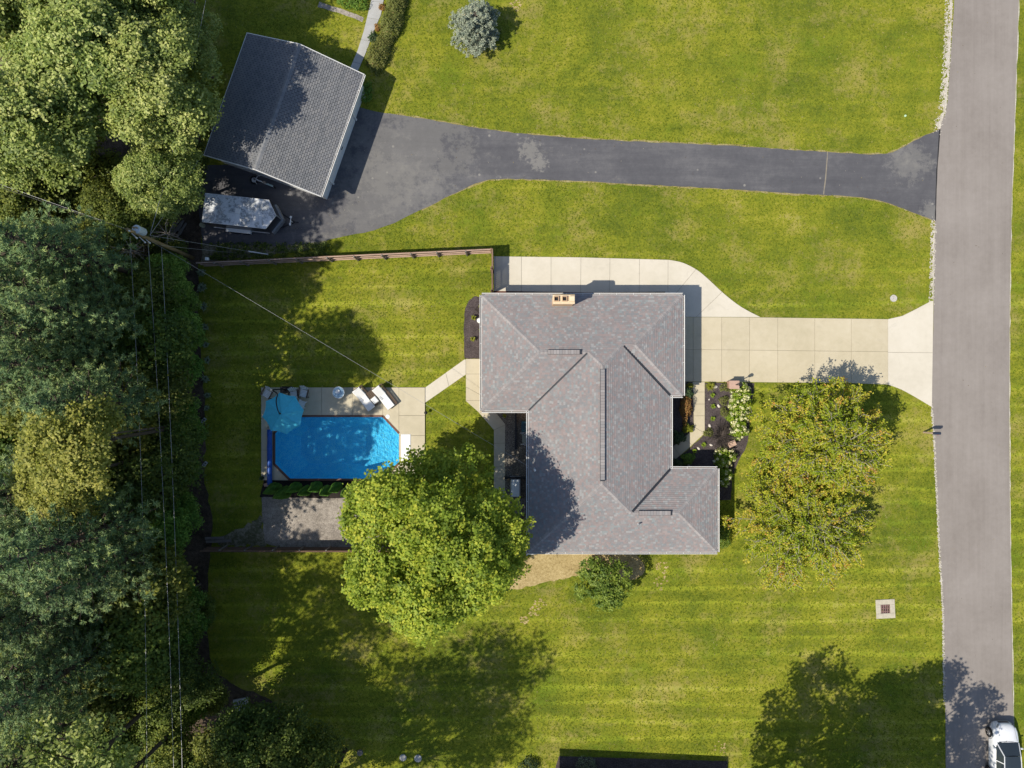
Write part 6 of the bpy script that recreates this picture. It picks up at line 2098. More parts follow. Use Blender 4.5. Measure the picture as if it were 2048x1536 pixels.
for i in range(5):
    a, b = out5[i], out5[(i + 1) % 5]
    mb = MB()
    mb.bar((a[0], a[1], TZ - 0.04), (b[0], b[1], TZ - 0.04), 0.045, 0.07)
    mb.build('roof_trim', M['white_trim'], trl)
for s_ in (-1, 1):
    mb = MB()
    mb.bar((tl2 + 0.02, s_ * (tw2 + 0.0), 0.72), (ns + 0.06, 0, 0.72), 0.16, 0.5)
    mb.build('stone_guard', M['grey_metal'], trl)
mb = MB()
mb.bar((ns + 0.012, 0, 0.6), (ns + 0.012, 0, TZ - 0.05), 0.05, 0.1)
mb.build('nose_trim', M['grey_metal'], trl)
for s_ in (-1, 1):
    mb = MB()
    mb.box((-0.25, s_ * (tw2 + 0.12), 0.80), (1.75, 0.26, 0.05))
    mb.box((-1.14, s_ * (tw2 + 0.12), 0.68), (0.05, 0.26, 0.25))
    mb.box((0.64, s_ * (tw2 + 0.12), 0.68), (0.05, 0.26, 0.25))
    mb.build('fender', M['white_trim'], trl)
    mb = MB()
    mb.box((-0.1, s_ * (tw2 + 0.006), 0.55), (2 * tl2 - 0.4, 0.03, 0.07))
    mb.build('side_trim', M['white_trim'], trl)
    for x in (-0.68, 0.18):
        w_ = thing('wheel', '', None, (x, s_ * (tw2 + 0.12), 0.34))
        bpy.data.objects.remove(w_)
        mb = MB()
        prof = [(0.2, -0.1), (0.32, -0.1), (0.34, -0.06), (0.34, 0.06), (0.32, 0.1), (0.2, 0.1)]
        n = 18
        vs = [(x + r_ * math.cos(6.2832 * k / n), s_ * (tw2 + 0.12) + o_, 0.34 + r_ * math.sin(6.2832 * k / n)) for r_, o_ in prof for k in range(n)]
        fs = [(i * n + k, i * n + (k + 1) % n, (i + 1) * n + (k + 1) % n, (i + 1) * n + k) for i in range(5) for k in range(n)]
        mb.add(vs, fs)
        mb.add([(x + 0.2 * math.cos(6.2832 * k / n), s_ * (tw2 + 0.16), 0.34 + 0.2 * math.sin(6.2832 * k / n)) for k in range(n)], [tuple(range(n))])
        mb.build('wheel', M['black'], trl)
mb = MB()
mb.bar((tl2 + 0.1, -0.7, 0.45), (ns + 0.85, 0, 0.45), 0.08, 0.1)
mb.bar((tl2 + 0.1, 0.7, 0.45), (ns + 0.85, 0, 0.45), 0.08, 0.1)
mb.bar((ns + 0.75, 0, 0.47), (ns + 1.1, 0, 0.47), 0.09, 0.09)
mb.build('tongue', M['black'], trl)
mb = MB()
mb.tube([(ns + 0.62, 0, 0.05), (ns + 0.62, 0, 0.85)], 0.035, 8)
mb.bar((ns + 0.62, -0.22, 0.84), (ns + 0.62, 0.22, 0.84), 0.05, 0.04)
mb.box((ns + 0.62, -0.26, 0.86), (0.12, 0.16, 0.08))
mb.box((ns + 0.62, 0.28, 0.86), (0.14, 0.14, 0.08))
mb.build('jack', M['white_trim'], trl)
bkt = thing('bucket', 'pale upturned bucket at the rear corner of the trailer', 'bucket', P(402.5, 449.5, 0.35)[:2] + (0,))
mb = MB()
mb.lathe([(0.17, 0.0), (0.15, 0.36), (0.14, 0.38), (0.001, 0.38)], (0, 0, 0), 16)
mb.build('pail', mat_plain('cream_plastic', (0.50, 0.48, 0.33), 0.6), bkt)
# upright bicycle leaning by the garage wall, with spare wheel lying behind
whl = thing('spare_wheel', 'spare wheel with white hub lying by the garage south wall', 'wheel', G(509.5, 361, 0.022))
mb = MB()
mb.lathe([(0.20, 0.0), (0.31, 0.02), (0.33, 0.09), (0.30, 0.17), (0.2, 0.18), (0.19, 0.1)], (0, 0, 0), 22)
mb.build('tyre', M['black'], whl)
mb = MB()
mb.lathe([(0.19, 0.09), (0.185, 0.13), (0.09, 0.14), (0.05, 0.17), (0.001, 0.17)], (0, 0, 0), 22)
mb.build('rim', M['white_plastic'], whl)
bik = thing('bicycle', 'small pale bicycle with curved handlebars beside the garage wall', 'bicycle', G(533, 370, 0.022), math.radians(-22))
for x in (-0.58, 0.52):
    mb = MB()
    n = 22
    for k in range(n):
        a, b = 6.2832 * k / n, 6.2832 * (k + 1) / n
        mb.bar((x + 0.31 * math.cos(a), 0, 0.34 + 0.31 * math.sin(a)), (x + 0.31 * math.cos(b), 0, 0.34 + 0.31 * math.sin(b)), 0.05, 0.045, up=(0, 1, 0))
    wo_ = mb.build('wheel', M['black'], bik)
    mb = MB()
    for k in range(7):
        a = k * math.pi / 7
        mb.bar((x - 0.29 * math.cos(a), 0, 0.34 - 0.29 * math.sin(a)), (x + 0.29 * math.cos(a), 0, 0.34 + 0.29 * math.sin(a)), 0.008, 0.008, up=(0, 1, 0))
    mb.build('spokes', M['grey_metal'], wo_)
mb = MB()
mb.tube([(-0.58, 0, 0.34), (-0.47, 0, 0.85), (0.1, 0, 0.8)], 0.03, 7)
mb.tube([(-0.45, 0, 0.75), (-0.02, 0, 0.3), (0.1, 0, 0.8)], 0.025, 7)
mb.tube([(-0.02, 0, 0.3), (0.52, 0, 0.34), (0.12, 0, 0.72)], 0.022, 7)
mb.build('frame', M['white_plastic'], bik)
mb = MB()
mb.tube([(-0.25, 0.33, 0.98), (-0.42, 0.25, 0.98), (-0.48, 0.0, 0.93), (-0.42, -0.25, 0.98), (-0.25, -0.33, 0.98)], 0.018, 6)
mb.build('handlebar', M['white_plastic'], bik)
mb = MB()
mb.add([(0.0, 0.03, 0.9), (0.0, -0.03, 0.9), (0.2, -0.10, 0.92), (0.27, 0, 0.92), (0.2, 0.10, 0.92), (0.12, 0, 0.84)], [(0, 1, 2, 3, 4), (0, 5, 1), (1, 5, 2), (2, 5, 3), (3, 5, 4), (4, 5, 0)])
mb.build('saddle', mat_plain('tan_saddle', (0.45, 0.36, 0.27), 0.6), bik)
mb = MB()
mb.box((0.52, 0, 0.68), (0.5, 0.13, 0.03), bev=0.01)
mb.build('mudguard', mat_plain('pale_teal_paint', (0.40, 0.52, 0.50), 0.5), bik)

# ================================================================ back court beside the house
gen = thing('generator', 'pale grey standby generator on the pebble bed', 'generator', P(1031, 976.5, 0.8)[:2] + (0.02,))
mb = MB()
mb.box((0, 0, 0.05), (0.8, 1.6, 0.1))
mb.build('pad', M['conc_grey'], gen)
mb = MB()
mb.box((0, 0, 0.40), (0.60, 1.22, 0.62), bev=0.06)
mb.build('housing', mat_plain('grey_green_enamel', (0.60, 0.63, 0.62), 0.4, 0.05), gen)
mb = MB()
mb.box((0, 0, 0.735), (0.62, 1.26, 0.06), bev=0.03)
mb.build('lid', mat_plain('pale_grey_enamel', (0.66, 0.69, 0.70), 0.35, 0.05), gen)
ac = thing('heat_pump', 'dark teal heat pump under the eave in the back court', 'heat pump', G(1051, 852, 0.02))
mb = MB()
mb.box((0, 0, 0.40), (0.62, 0.8, 0.8), bev=0.04)
mb.build('housing', mat_plain('teal_enamel', (0.03, 0.10, 0.13), 0.4), ac)
mb = MB()
for k in range(12):
    a, b = 6.2832 * k / 12, 6.2832 * (k + 1) / 12
    for q in (0.12, 0.2, 0.27):
        mb.bar((q * math.cos(a), q * math.sin(a), 0.81), (q * math.cos(b), q * math.sin(b), 0.81), 0.02, 0.015)
mb.build('fan_grille', M['black'], ac)
ww = thing('utility_cabinet', 'grey green cabinet between two white valves in the back court', 'cabinet', G(1050, 876, 0.02))
mb = MB()
mb.box((0, 0, 0.3), (0.42, 0.62, 0.6), bev=0.03)
mb.build('housing', mat_plain('grey_green_paint', (0.27, 0.29, 0.25), 0.7), ww)
for sy in (1, -1):
    v_ = thing('standpipe', 'white standpipe %s the grey green cabinet' % ('above' if sy > 0 else 'below'), 'pipe', G(1046, 876 - sy * 11, 0.02))
    mb = MB()
    mb.tube([(0, 0, 0), (0, 0, 0.55), (-0.18, 0, 0.6)], 0.03, 8)
    mb.build('pipe', M['white_plastic'], v_)
    mb = MB()
    for k in range(12):
        a, b = 6.2832 * k / 12, 6.2832 * (k + 1) / 12
        mb.bar((0.13 + 0.09 * math.cos(a), 0.09 * math.sin(a), 0.6), (0.13 + 0.09 * math.cos(b), 0.09 * math.sin(b), 0.6), 0.03, 0.03)
    mb.bar((0, 0, 0.58), (0.1, 0, 0.6), 0.03, 0.03)
    mb.build('hand_wheel', M['white_plastic'], v_)
def edging(label, a, b, h_, name='timber_edging'):
    A, B = Vector(G(*a)), Vector(G(*b))
    root = thing(name, label, 'edging', tuple(A))
    mb = MB()
    d = B - A
    mb.bar((0, 0, h_ / 2), (d.x, d.y, h_ / 2), 0.12, h_)
    mb.build('beam', M['black'], root)
    n = max(2, int(d.length / 1.0))
    for k in range(n + 1):
        mb = MB()
        p = d * (k / n)
        mb.box((p.x, p.y, h_ / 2 + 0.02), (0.15, 0.15, h_ + 0.04))
        mb.build('stake', M['black'], root)
edging('black timber edging running beside the walk in the back court', (1031.5, 824), (1031.5, 896), 0.35)
edging('black timber edging across the back court, below the pebbles', (1011, 954.5), (1056, 954.5), 0.4)
sg = thing('slat_screen', 'dark slatted wooden screen in the back court below the generator', 'screen', G(1012, 996))
mb = MB()
mb.bar((0, 0, 0.55), (1.66, 0, 0.55), 0.09, 0.12)
mb.build('rail', M['wood_grey'], sg)
mb = MB()
mb.bar((0, -1.0, 0.55), (1.66, -1.0, 0.55), 0.09, 0.12)
mb.build('rail', M['wood_grey'], sg)
for k in range(8):
    mb = MB()
    mb.bar((0.1 + k * 0.21, 0.03, 0.62), (0.1 + k * 0.21, -1.05, 0.62), 0.10, 0.03)
    mb.build('slat', M['wood_grey'], sg)
for x in (0.02, 1.64):
    for y in (0, -1.0):
        mb = MB()
        mb.bar((x, y, 0), (x, y, 0.5), 0.09, 0.09)
        mb.build('post', M['wood_grey'], sg)
mp_ = fountain('yellow_plant', 'small yellow green plant in pebbles at the north end of the back court', 0.22, 0.3, 171, M['lf_gold'], 40, 0.03)
put(mp_, 1009, 831)

# ================================================================ front garden things
pil = thing('brick_pillar', 'square brick pillar with lantern at the driveway edge of the front bed', 'pillar', G(1461, 769.5))
mb = MB()
mb.box((0, 0, 0.45), (0.62, 0.50, 0.9))
mb.build('shaft', mat_plain('pink_brick', (0.40, 0.245, 0.18), 0.9, 0.2, 9, bump=0.4), pil)
mb = MB()
mb.box((0, 0, 0.94), (0.74, 0.62, 0.09), bev=0.02)
mb.build('cap', mat_plain('pink_limestone', (0.46, 0.31, 0.24), 0.9), pil)
mb = MB()
mb.tube([(0.1, 0, 0.95), (0.1, 0, 1.85)], 0.035, 8)
post = mb.build('lamp_post', M['black'], pil)
mb = MB()
mb.lathe([(0.05, 1.8), (0.10, 1.86), (0.13, 2.12), (0.15, 2.14), (0.04, 2.25), (0.01, 2.32)], (0.1, 0, 0), 6)
lan = mb.build('lantern', M['black'], pil)
mb = MB()
mb.lathe([(0.085, 1.88), (0.112, 2.1), (0.09, 2.11)], (0.1, 0, 0), 6)
mb.build('lantern_glass', M['glass'], lan)
pil2 = thing('stone_pier', 'low peach stone pier beside the bare bush', 'pier', G(1459, 886), 0.4)
mb = MB()
mb.box((0, 0, 0.3), (0.52, 0.36, 0.6), bev=0.02)
mb.build('shaft', mat_plain('peach_stone', (0.46, 0.29, 0.20), 0.9, 0.2, 9, bump=0.4), pil2)
mb = MB()
mb.box((0, 0, 0.63), (0.58, 0.42, 0.06), bev=0.015)
mb.build('cap', mat_plain('peach_cap', (0.50, 0.34, 0.25), 0.9), pil2)
rk = random.Random(190)
M['rock'] = mat_plain('pale_garden_rock', (0.62, 0.56, 0.49), 0.9, 0.15, 8)
RL = [(1431, 774, 0.13, 'pale oblong rock beside the yellow grass clump'), (1437, 812, 0.12, 'pale round rock in the middle of the front bed'), (1419, 852, 0.13, 'pale rock near the bend of the walk'),
      (1422, 890, 0.10, 'small pale rock below the bare bush'), (1397, 897, 0.11, 'peach rock at the tip of the front bed'), (1377, 931, 0.10, 'small pale rock in the house shadow'),
      (1418, 799, 0.06, 'tiny tan pebble beside the walk'), (745, 66, 0.14, 'pale rock beside the neighbour walkway'), (728, 196, 0.14, 'pale rock in the bed by the garage wall')]
for px, py, r_, lb in RL:
    root = thing('garden_rock', lb, 'rock', G(px, py), rk.uniform(0, 3))
    mb = MB()
    mb.blob((0, 0, r_ * 0.4), (r_ * 1.3, r_ * 0.8, r_ * 0.6), rk, 9, 6, 0.12)
    mb.build('stone', M['rock'], root)
ws = thing('white_tank', 'white oval tank beside the west wall under the eave', 'tank', P(959, 640.5, 0.6)[:2] + (0,))
mb = MB()
mb.lathe([(0.17, 0), (0.20, 0.08), (0.20, 0.5), (0.14, 0.62), (0.001, 0.66)], (0, 0, 0), 18)
mb.build('body', M['steps'], ws)
mb = MB()
mb.box((0.22, 0, 0.35), (0.25, 0.34, 0.5), bev=0.08)
mb.build('side_box', M['steps'], ws)

# ================================================================ street furniture
mbx = thing('mailbox', 'dark mailbox on a wooden post at the road edge', 'mailbox', G(1847, 864.5))
mb = MB()
mb.box((0, 0, 0.55), (0.11, 0.11, 1.1))
mb.build('post', mat_plain('tan_post', (0.40, 0.30, 0.22), 0.9), mbx)
mb = MB()
mb.bar((-0.05, 0, 0.98), (0.5, 0, 0.98), 0.09, 0.05)
mb.build('arm', M['black'], mbx)
mb = MB()
n = 10
prof = [(-0.10, 0.0), (-0.10, 0.16)] + [(0.10 * math.cos(math.pi - math.pi * k / 8), 0.16 + 0.10 * math.sin(math.pi * k / 8)) for k in range(1, 8)] + [(0.10, 0.16), (0.10, 0.0)]
vs = [(x, p[0], 1.01 + p[1]) for x in (0.05, 0.56) for p in prof]
m_ = len(prof)
fs = [tuple(range(m_)), tuple(range(2 * m_ - 1, m_ - 1, -1))] + [(i, (i + 1) % m_, (i + 1) % m_ + m_, i + m_) for i in range(m_)]
mb.add(vs, fs)
bxo = mb.build('box', mat_plain('dark_blue_enamel', (0.030, 0.040, 0.065), 0.35, 0.1), mbx)
mb = MB()
mb.box((0.565, 0, 1.11), (0.02, 0.17, 0.2))
mb.build('box_door', M['black'], mbx)
mb = MB()
mb.box((0.36, -0.115, 1.2), (0.14, 0.012, 0.05))
mb.build('flag', mat_plain('red_flag', (0.4, 0.03, 0.03), 0.5), mbx)
disc('manhole', 'round pale manhole cover in the lawn north of the driveway', 'manhole cover', 1787, 596.5, 0.27, 0.03, M['conc_grey'], 0, M['rock'])
disc('manhole', 'round grey lid at the bottom edge, left of its pair', 'manhole cover', 806, 1515, 0.26, 0.05, M['conc_grey'], 0, M['rock'])
disc('manhole', 'round grey lid at the bottom edge, right of its pair', 'manhole cover', 836, 1516.5, 0.28, 0.05, M['conc_grey'], 0, M['rock'])
disc('clean_out_cap', 'small white round cap in the lawn left of the big maple', 'cap', 715.5, 1182, 0.15, 0.12, M['white_plastic'])
disc('clean_out_cap', 'tiny pale green cap in the north lawn near the road', 'cap', 1810, 232, 0.08, 0.08, mat_plain('pale_green_plastic', (0.45, 0.62, 0.42), 0.5))
cbs = thing('catch_basin', 'square concrete catch basin with rusty grate in the front lawn', 'drain', G(1770.5, 1217.5), 0.05)
cm = mat_plain('worn_basin_concrete', (0.46, 0.42, 0.33), 0.92, 0.22, 5)
for c_, d_ in (((0, 0.52), (1.42, 0.38)), ((0, -0.52), (1.42, 0.38)), ((-0.53, 0), (0.36, 0.654)), ((0.53, 0), (0.36, 0.654))):
    mb = MB()
    mb.box((c_[0], c_[1], 0.0), (d_[0], d_[1], 0.12), bev=0.015)
    mb.build('concrete_block', cm, cbs)
mb = MB()
mb.box((0, 0, -0.02), (0.70, 0.66, 0.045))
mb.build('pit', M['black'], cbs)
gm = mat_plain('rusty_iron', (0.22, 0.13, 0.12), 0.8, 0.3, 9)
for k in range(5):
    mb = MB()
    mb.bar((-0.28 + 0.14 * k, -0.33, 0.03), (-0.28 + 0.14 * k, 0.33, 0.03), 0.065, 0.03)
    mb.build('grate_bar', gm, cbs)
for y in (-0.2, 0.05, 0.24):
    mb = MB()
    mb.bar((-0.35, y, 0.025), (0.35, y, 0.025), 0.05, 0.025)
    mb.build('cross_bar', gm, cbs)
sbx = thing('stone_box', 'square stone drain box with dark slots at the lower left lawn corner', 'drain', G(484, 1408), 0.2)
mb = MB()
mb.box((0, 0, 0.06), (1.1, 0.9, 0.2), bev=0.02)
mb.build('concrete_block', M['conc_grey'], sbx)
for k in range(4):
    mb = MB()
    mb.box((-0.24 + 0.16 * k, 0, 0.163), (0.07, 0.5, 0.01))
    mb.build('slot', M['black'], sbx)
tr_ = thing('tree_stump', 'dark round stump or lid at the foot of the right bottom tree', 'stump', G(720, 1505))
mb = MB()
mb.lathe([(0.24, 0), (0.2, 0.14), (0.001, 0.15)], (0, 0, 0), 14)
mb.build('wood', M['wood_grey'], tr_)

# ================================================================ white car at the lower right
M['carpaint'] = mat_plain('white_car_paint', (0.72, 0.73, 0.75), 0.25, 0.03, 1, spec=0.5, coat=0.6)
M['tyre'] = mat_plain('tyre_rubber', (0.018, 0.018, 0.019), 0.85)
M['rim'] = mat_plain('alloy_rim', (0.45, 0.45, 0.46), 0.3, 0.05, 3, metal=0.8)
M['lens'] = mat_plain('headlight_lens', (0.10, 0.11, 0.12), 0.08, 0.1, 3, spec=0.7)
car = thing('parked_car', 'white sport utility car on the road at the lower right corner', 'car', (36.42, -27.38, 0.03))
# x across, y forward is +y; the nose points up the road
CL = 2.31
def ring(y, hw_, zb, zt, crown, sh=0.07):
    pts = [(-hw_ * 0.96, zb), (-hw_, zb + 0.14), (-hw_, (zb + zt) / 2 + 0.02), (-hw_ + sh * 0.35, zt - 0.11), (-hw_ + sh * 1.6, zt - 0.02), (-hw_ * 0.45, zt + crown), (0, zt + crown * 1.25)]
    full = pts + [(-x, z) for x, z in pts[-2::-1]]
    return [(x, y, z) for x, z in full]
ST = [(CL, 0.40, 0.36, 0.66, 0.01), (CL - 0.04, 0.54, 0.28, 0.76, 0.02), (CL - 0.14, 0.68, 0.24, 0.86, 0.03), (CL - 0.32, 0.80, 0.24, 0.93, 0.045), (CL - 0.6, 0.885, 0.24, 0.97, 0.05), (CL - 0.95, 0.93, 0.24, 1.00, 0.05), (CL - 1.32, 0.93, 0.24, 1.05, 0.045),
      (0.0, 0.925, 0.24, 1.07, 0.02), (-1.2, 0.925, 0.24, 1.09, 0.02), (-1.9, 0.905, 0.26, 1.10, 0.02), (-2.2, 0.84, 0.30, 1.05, 0.02), (-CL, 0.70, 0.4, 0.95, 0.01)]
vs, fs = [], []
for s_ in ST:
    vs += ring(*s_)
m_ = 13
for i in range(len(ST) - 1):
    for k in range(m_):
        a, b = i * m_ + k, i * m_ + (k + 1) % m_
        fs.append((a, b, b + m_, a + m_))
fs.append(tuple(range(m_ - 1, -1, -1)))
fs.append(tuple(range((len(ST) - 1) * m_, len(ST) * m_)))
body = mesh_obj('body', vs, fs, M['carpaint'], car, smooth=True)
def panel(name, pts, mat, th=0.012, parent=car):
    return mesh_obj(name, pts, [tuple(range(len(pts)))], mat, parent)
WB, WF = CL - 1.28, CL - 2.02
roofp = [(-0.60, WF, 1.58), (0.60, WF, 1.58), (0.62, -0.6, 1.64), (0.58, -1.75, 1.58), (-0.58, -1.75, 1.58), (-0.62, -0.6, 1.64)]
mb = MB()
nx_ = 9
rv = []
for j, (y, hw_, z) in enumerate(((WF, 0.60, 1.575), (WF - 0.4, 0.625, 1.63), (-0.6, 0.625, 1.645), (-1.3, 0.61, 1.62), (-1.8, 0.58, 1.57))):
    for i in range(nx_):
        u = -1 + 2 * i / (nx_ - 1)
        rv.append((hw_ * u, y, z + 0.03 * (1 - u * u) - 0.03 * (abs(u) > 0.95)))
rf_ = [(j * nx_ + i, (j + 1) * nx_ + i, (j + 1) * nx_ + i + 1, j * nx_ + i + 1) for j in range(4) for i in range(nx_ - 1)]
rf_ = [f[::-1] for f in rf_]
mesh_obj('glass_roof', rv, rf_, M['glass'], car, smooth=True)
wv = []
for j in range(4):
    q = j / 3
    y, z, hw_ = WB + (WF - WB) * q, 1.06 + (1.57 - 1.06) * q, 0.77 - 0.19 * q
    for i in range(7):
        u = -1 + 2 * i / 6
        wv.append((hw_ * u, y + 0.10 * (1 - u * u) * (1 - 0.5 * q), z))
wf = [(j * 7 + i, j * 7 + i + 1, (j + 1) * 7 + i + 1, (j + 1) * 7 + i) for j in range(3) for i in range(6)]
mesh_obj('windshield', wv, wf, M['glass'], car, smooth=True)
rwv = [(-0.72, -2.15, 1.08), (0.72, -2.15, 1.08), (0.57, -1.80, 1.56), (-0.57, -1.80, 1.56)]
panel('rear_window', rwv, M['glass'])
for s_ in (-1, 1):
    panel('side_window', [(s_ * 0.86, WB - 0.1, 1.06), (s_ * 0.86, -1.95, 1.09), (s_ * 0.60, -1.72, 1.55), (s_ * 0.635, -0.6, 1.615), (s_ * 0.615, WF - 0.02, 1.56)], M['glass'])
    mb = MB()
    mb.bar((s_ * 0.80, WB - 0.02, 1.05), (s_ * 0.60, WF, 1.575), 0.055, 0.05)
    mb.bar((s_ * 0.60, WF, 1.585), (s_ * 0.625, -0.6, 1.635), 0.05, 0.04)
    mb.bar((s_ * 0.625, -0.6, 1.635), (s_ * 0.585, -1.78, 1.575), 0.05, 0.04)
    mb.bar((s_ * 0.585, -1.78, 1.575), (s_ * 0.80, -2.15, 1.06), 0.09, 0.06)
    mb.bar((s_ * 0.875, -0.25, 1.07), (s_ * 0.63, -0.25, 1.61), 0.06, 0.03)
    mb.build('pillar', M['carpaint'], car)
    mb = MB()
    mb.box((s_ * 1.0, WB - 0.42, 1.10), (0.19, 0.11, 0.13), bev=0.03)
    mb.build('mirror', M['carpaint'], car)
    mb = MB()
    yy = [(0.76, CL - 0.30, 0.84), (0.64, CL - 0.13, 0.78), (0.50, CL - 0.05, 0.72), (0.48, CL - 0.10, 0.81), (0.62, CL - 0.26, 0.91)]
    mb.add([(s_ * x * 0.985, y + 0.02, z + 0.015) for x, y, z in yy], [(0, 1, 2, 3, 4)])
    mb.build('headlight', M['lens'], car)
    for y in (CL - 0.86, -CL + 0.92):
        mb = MB()
        prof = [(0.22, -0.115), (0.33, -0.115), (0.355, -0.08), (0.355, 0.08), (0.33, 0.115), (0.22, 0.115)]
        n = 22
        vv = [(s_ * 0.855 + o_, y + r_ * math.cos(6.2832 * k / n), 0.355 + r_ * math.sin(6.2832 * k / n)) for r_, o_ in prof for k in range(n)]
        ff_ = [(i * n + k, i * n + (k + 1) % n, (i + 1) * n + (k + 1) % n, (i + 1) * n + k) for i in range(5) for k in range(n)]
        mb.add(vv, ff_)
        wl_ = mb.build('wheel', M['tyre'], car)
        mb = MB()
        for k in range(5):
            a = k * 6.2832 / 5
            mb.bar((s_ * 0.955, y, 0.355), (s_ * 0.955, y + 0.21 * math.cos(a), 0.355 + 0.21 * math.sin(a)), 0.06, 0.02, up=(1, 0, 0))
        mb.lathe([(0.001, 0), (0.001, 0.001)], (s_ * 0.955, y, 0.355), 4)
        mb.build('rim', M['rim'], wl_)
        mb = MB()
        n = 18
        arc = []
        for k in range(n + 1):
            a = math.pi * k / n
            for q, xx in ((0.36, 0.905), (0.44, 0.945), (0.44, 0.90)):
                arc.append((s_ * xx, y + q * math.cos(a), 0.355 + q * math.sin(a)))
        mb.add(arc, [(k * 3 + j, k * 3 + j + 1, k * 3 + j + 4, k * 3 + j + 3) for k in range(n) for j in range(2)])
        mb.build('wheel_arch', M['black'], car)
mb = MB()
mb.add([(-0.38, CL + 0.012, 0.44), (0.38, CL + 0.012, 0.44), (0.40, CL + 0.005, 0.66), (-0.40, CL + 0.005, 0.66)], [(0, 1, 2, 3)])
mb.build('grille', M['black'], car)
mb = MB()
mb.add([(-0.46, CL - 0.015, 0.70), (0.46, CL - 0.015, 0.70), (0.42, CL - 0.07, 0.785), (-0.42, CL - 0.07, 0.785)], [(0, 1, 2, 3)])
mb.build('grille_trim', mat_plain('grey_blue_trim', (0.25, 0.28, 0.36), 0.3), car)
mb = MB()
for s_ in (-1, 1):
    mb.bar((s_ * 0.55, CL - 0.25, 0.945), (s_ * 0.68, WB + 0.12, 1.085), 0.018, 0.012)
mb.build('hood_crease', mat_plain('panel_gap', (0.3, 0.31, 0.33), 0.5), car)
mb = MB()
mb.tube([(-0.15, WB + 0.13, 1.09), (0.45, WB + 0.06, 1.11)], 0.012, 5)
mb.tube([(-0.65, WB + 0.06, 1.09), (-0.1, WB + 0.10, 1.11)], 0.012, 5)
mb.build('wiper', M['black'], car)

# ================================================================ leaves fallen on drives and deck
fl = MB()
rf2 = random.Random(200)
for k in range(260):
    px, py = rf2.choice(((rf2.uniform(560, 760), rf2.uniform(300, 480)), (rf2.gauss(600, 40), rf2.gauss(440, 30)), (rf2.uniform(1900, 2010), rf2.uniform(0, 1500)), (rf2.uniform(800, 1850), rf2.uniform(270, 390))))
    if not (405 < px < 2015):
        continue
    x, y, _ = G(px, py)
    a = rf2.uniform(0, 6.28)
    r_ = rf2.uniform(0.02, 0.05)
    fl.add([(x + r_ * math.cos(a + j * 1.571) * (1 if j % 2 else 0.6), y + r_ * math.sin(a + j * 1.571) * (1 if j % 2 else 0.6), 0.036 + 0.01 * (j % 2)) for j in range(4)], [(0, 1, 2, 3)], rf2.random())
fl.build('fallen_leaves', mat_tint('dry_leaf', [(0, (0.12, 0.085, 0.05)), (0.5, (0.36, 0.33, 0.27)), (0.8, (0.30, 0.24, 0.10))]), None, 'stuff', use_tint=True)
bpy.context.view_layer.update()
# ================================================================ grass tufts standing up out of the mown lawn
def inside(poly, X, Y):
    res = np.zeros(len(X), dtype=bool)
    n = len(poly)
    for i in range(n):
        x0, y0 = poly[i]
        x1, y1 = poly[(i + 1) % n]
        if y0 == y1:
            continue
        c = ((y0 > Y) != (y1 > Y)) & (X < (x1 - x0) * (Y - y0) / (y1 - y0) + x0)
        res ^= c
    return res
gr = np.random.default_rng(300)
NT = 150000
TX = gr.uniform(G(396, 0)[0], G(2056, 0)[0], NT)
TY = gr.uniform(G(0, 1545)[1], G(0, -8)[1], NT)
bad = np.zeros(NT, dtype=bool)
EXCL.append([(hx + q[0] - hx, q[1]) for q in [HP(*V_[k]) for k in OUT]])
EXCL.append([tuple(p) for p in GA])
EXCL.append(G2([(523, 775), (850, 775), (850, 960), (523, 960)]))
for p_ in EXCL:
    xs_, ys_ = [q[0] for q in p_], [q[1] for q in p_]
    m_ = (TX > min(xs_)) & (TX < max(xs_)) & (TY > min(ys_)) & (TY < max(ys_)) & ~bad
    idx = np.nonzero(m_)[0]
    if len(idx):
        bad[idx] |= inside(p_, TX[idx], TY[idx])
TX, TY = TX[~bad], TY[~bad]
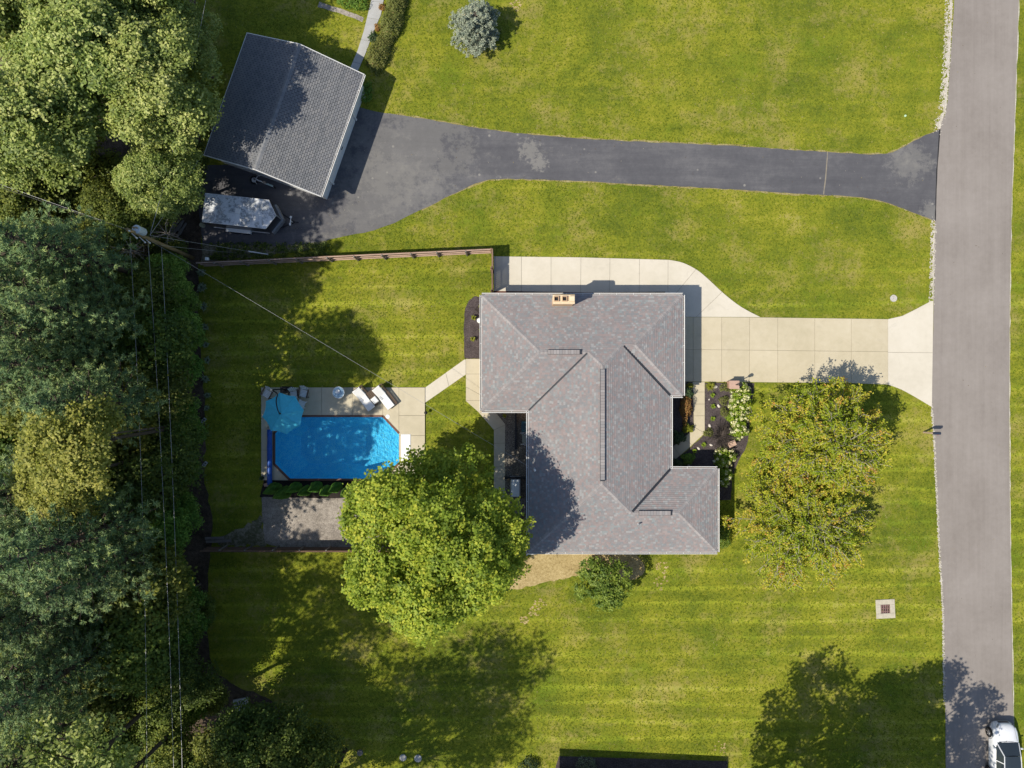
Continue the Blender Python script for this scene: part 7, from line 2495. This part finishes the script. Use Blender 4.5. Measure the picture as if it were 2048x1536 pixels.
nt_ = len(TX)
nb_ = 3
ang = gr.uniform(0, 6.2832, (nt_, nb_))
lng = gr.uniform(0.05, 0.115, (nt_, nb_))
hgt = gr.uniform(0.025, 0.065, (nt_, nb_))
V = np.empty((nt_, nb_, 3, 3))
wd_ = gr.uniform(0.014, 0.026, (nt_, nb_))
c_, s_ = np.cos(ang), np.sin(ang)
X_, Y_ = TX[:, None], TY[:, None]
V[:, :, 0] = np.stack([X_ - s_ * wd_, Y_ + c_ * wd_, np.full_like(ang, 0.004)], -1)
V[:, :, 1] = np.stack([X_ + s_ * wd_, Y_ - c_ * wd_, np.full_like(ang, 0.004)], -1)
V[:, :, 2] = np.stack([X_ + c_ * lng, Y_ + s_ * lng, hgt], -1)
nf_ = nt_ * nb_
me = bpy.data.meshes.new('grass_tufts')
me.vertices.add(nf_ * 3)
me.vertices.foreach_set('co', V.astype(np.float32).ravel())
me.loops.add(nf_ * 3)
me.loops.foreach_set('vertex_index', np.arange(nf_ * 3, dtype=np.int32))
me.polygons.add(nf_)
me.polygons.foreach_set('loop_start', np.arange(0, nf_ * 3, 3, dtype=np.int32))
me.update(calc_edges=True)
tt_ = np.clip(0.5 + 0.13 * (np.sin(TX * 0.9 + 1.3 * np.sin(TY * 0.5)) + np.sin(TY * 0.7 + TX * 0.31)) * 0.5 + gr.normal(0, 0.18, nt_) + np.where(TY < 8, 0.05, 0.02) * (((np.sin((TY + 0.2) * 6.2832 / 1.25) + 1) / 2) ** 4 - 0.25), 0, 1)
a_ = me.attributes.new('tint', 'FLOAT', 'FACE')
a_.data.foreach_set('value', np.repeat(tt_, nb_).astype(np.float32))
me.materials.append(mat_leaf('grass_blade', [(0.0, (0.060, 0.105, 0.012)), (0.3, (0.125, 0.175, 0.014)), (0.6, (0.200, 0.230, 0.018)), (0.84, (0.27, 0.275, 0.04)), (1.0, (0.42, 0.36, 0.16))], 0.25, 0.02))
link(bpy.data.objects.new('grass_tufts', me), None, 'stuff')
bpy.context.view_layer.update()
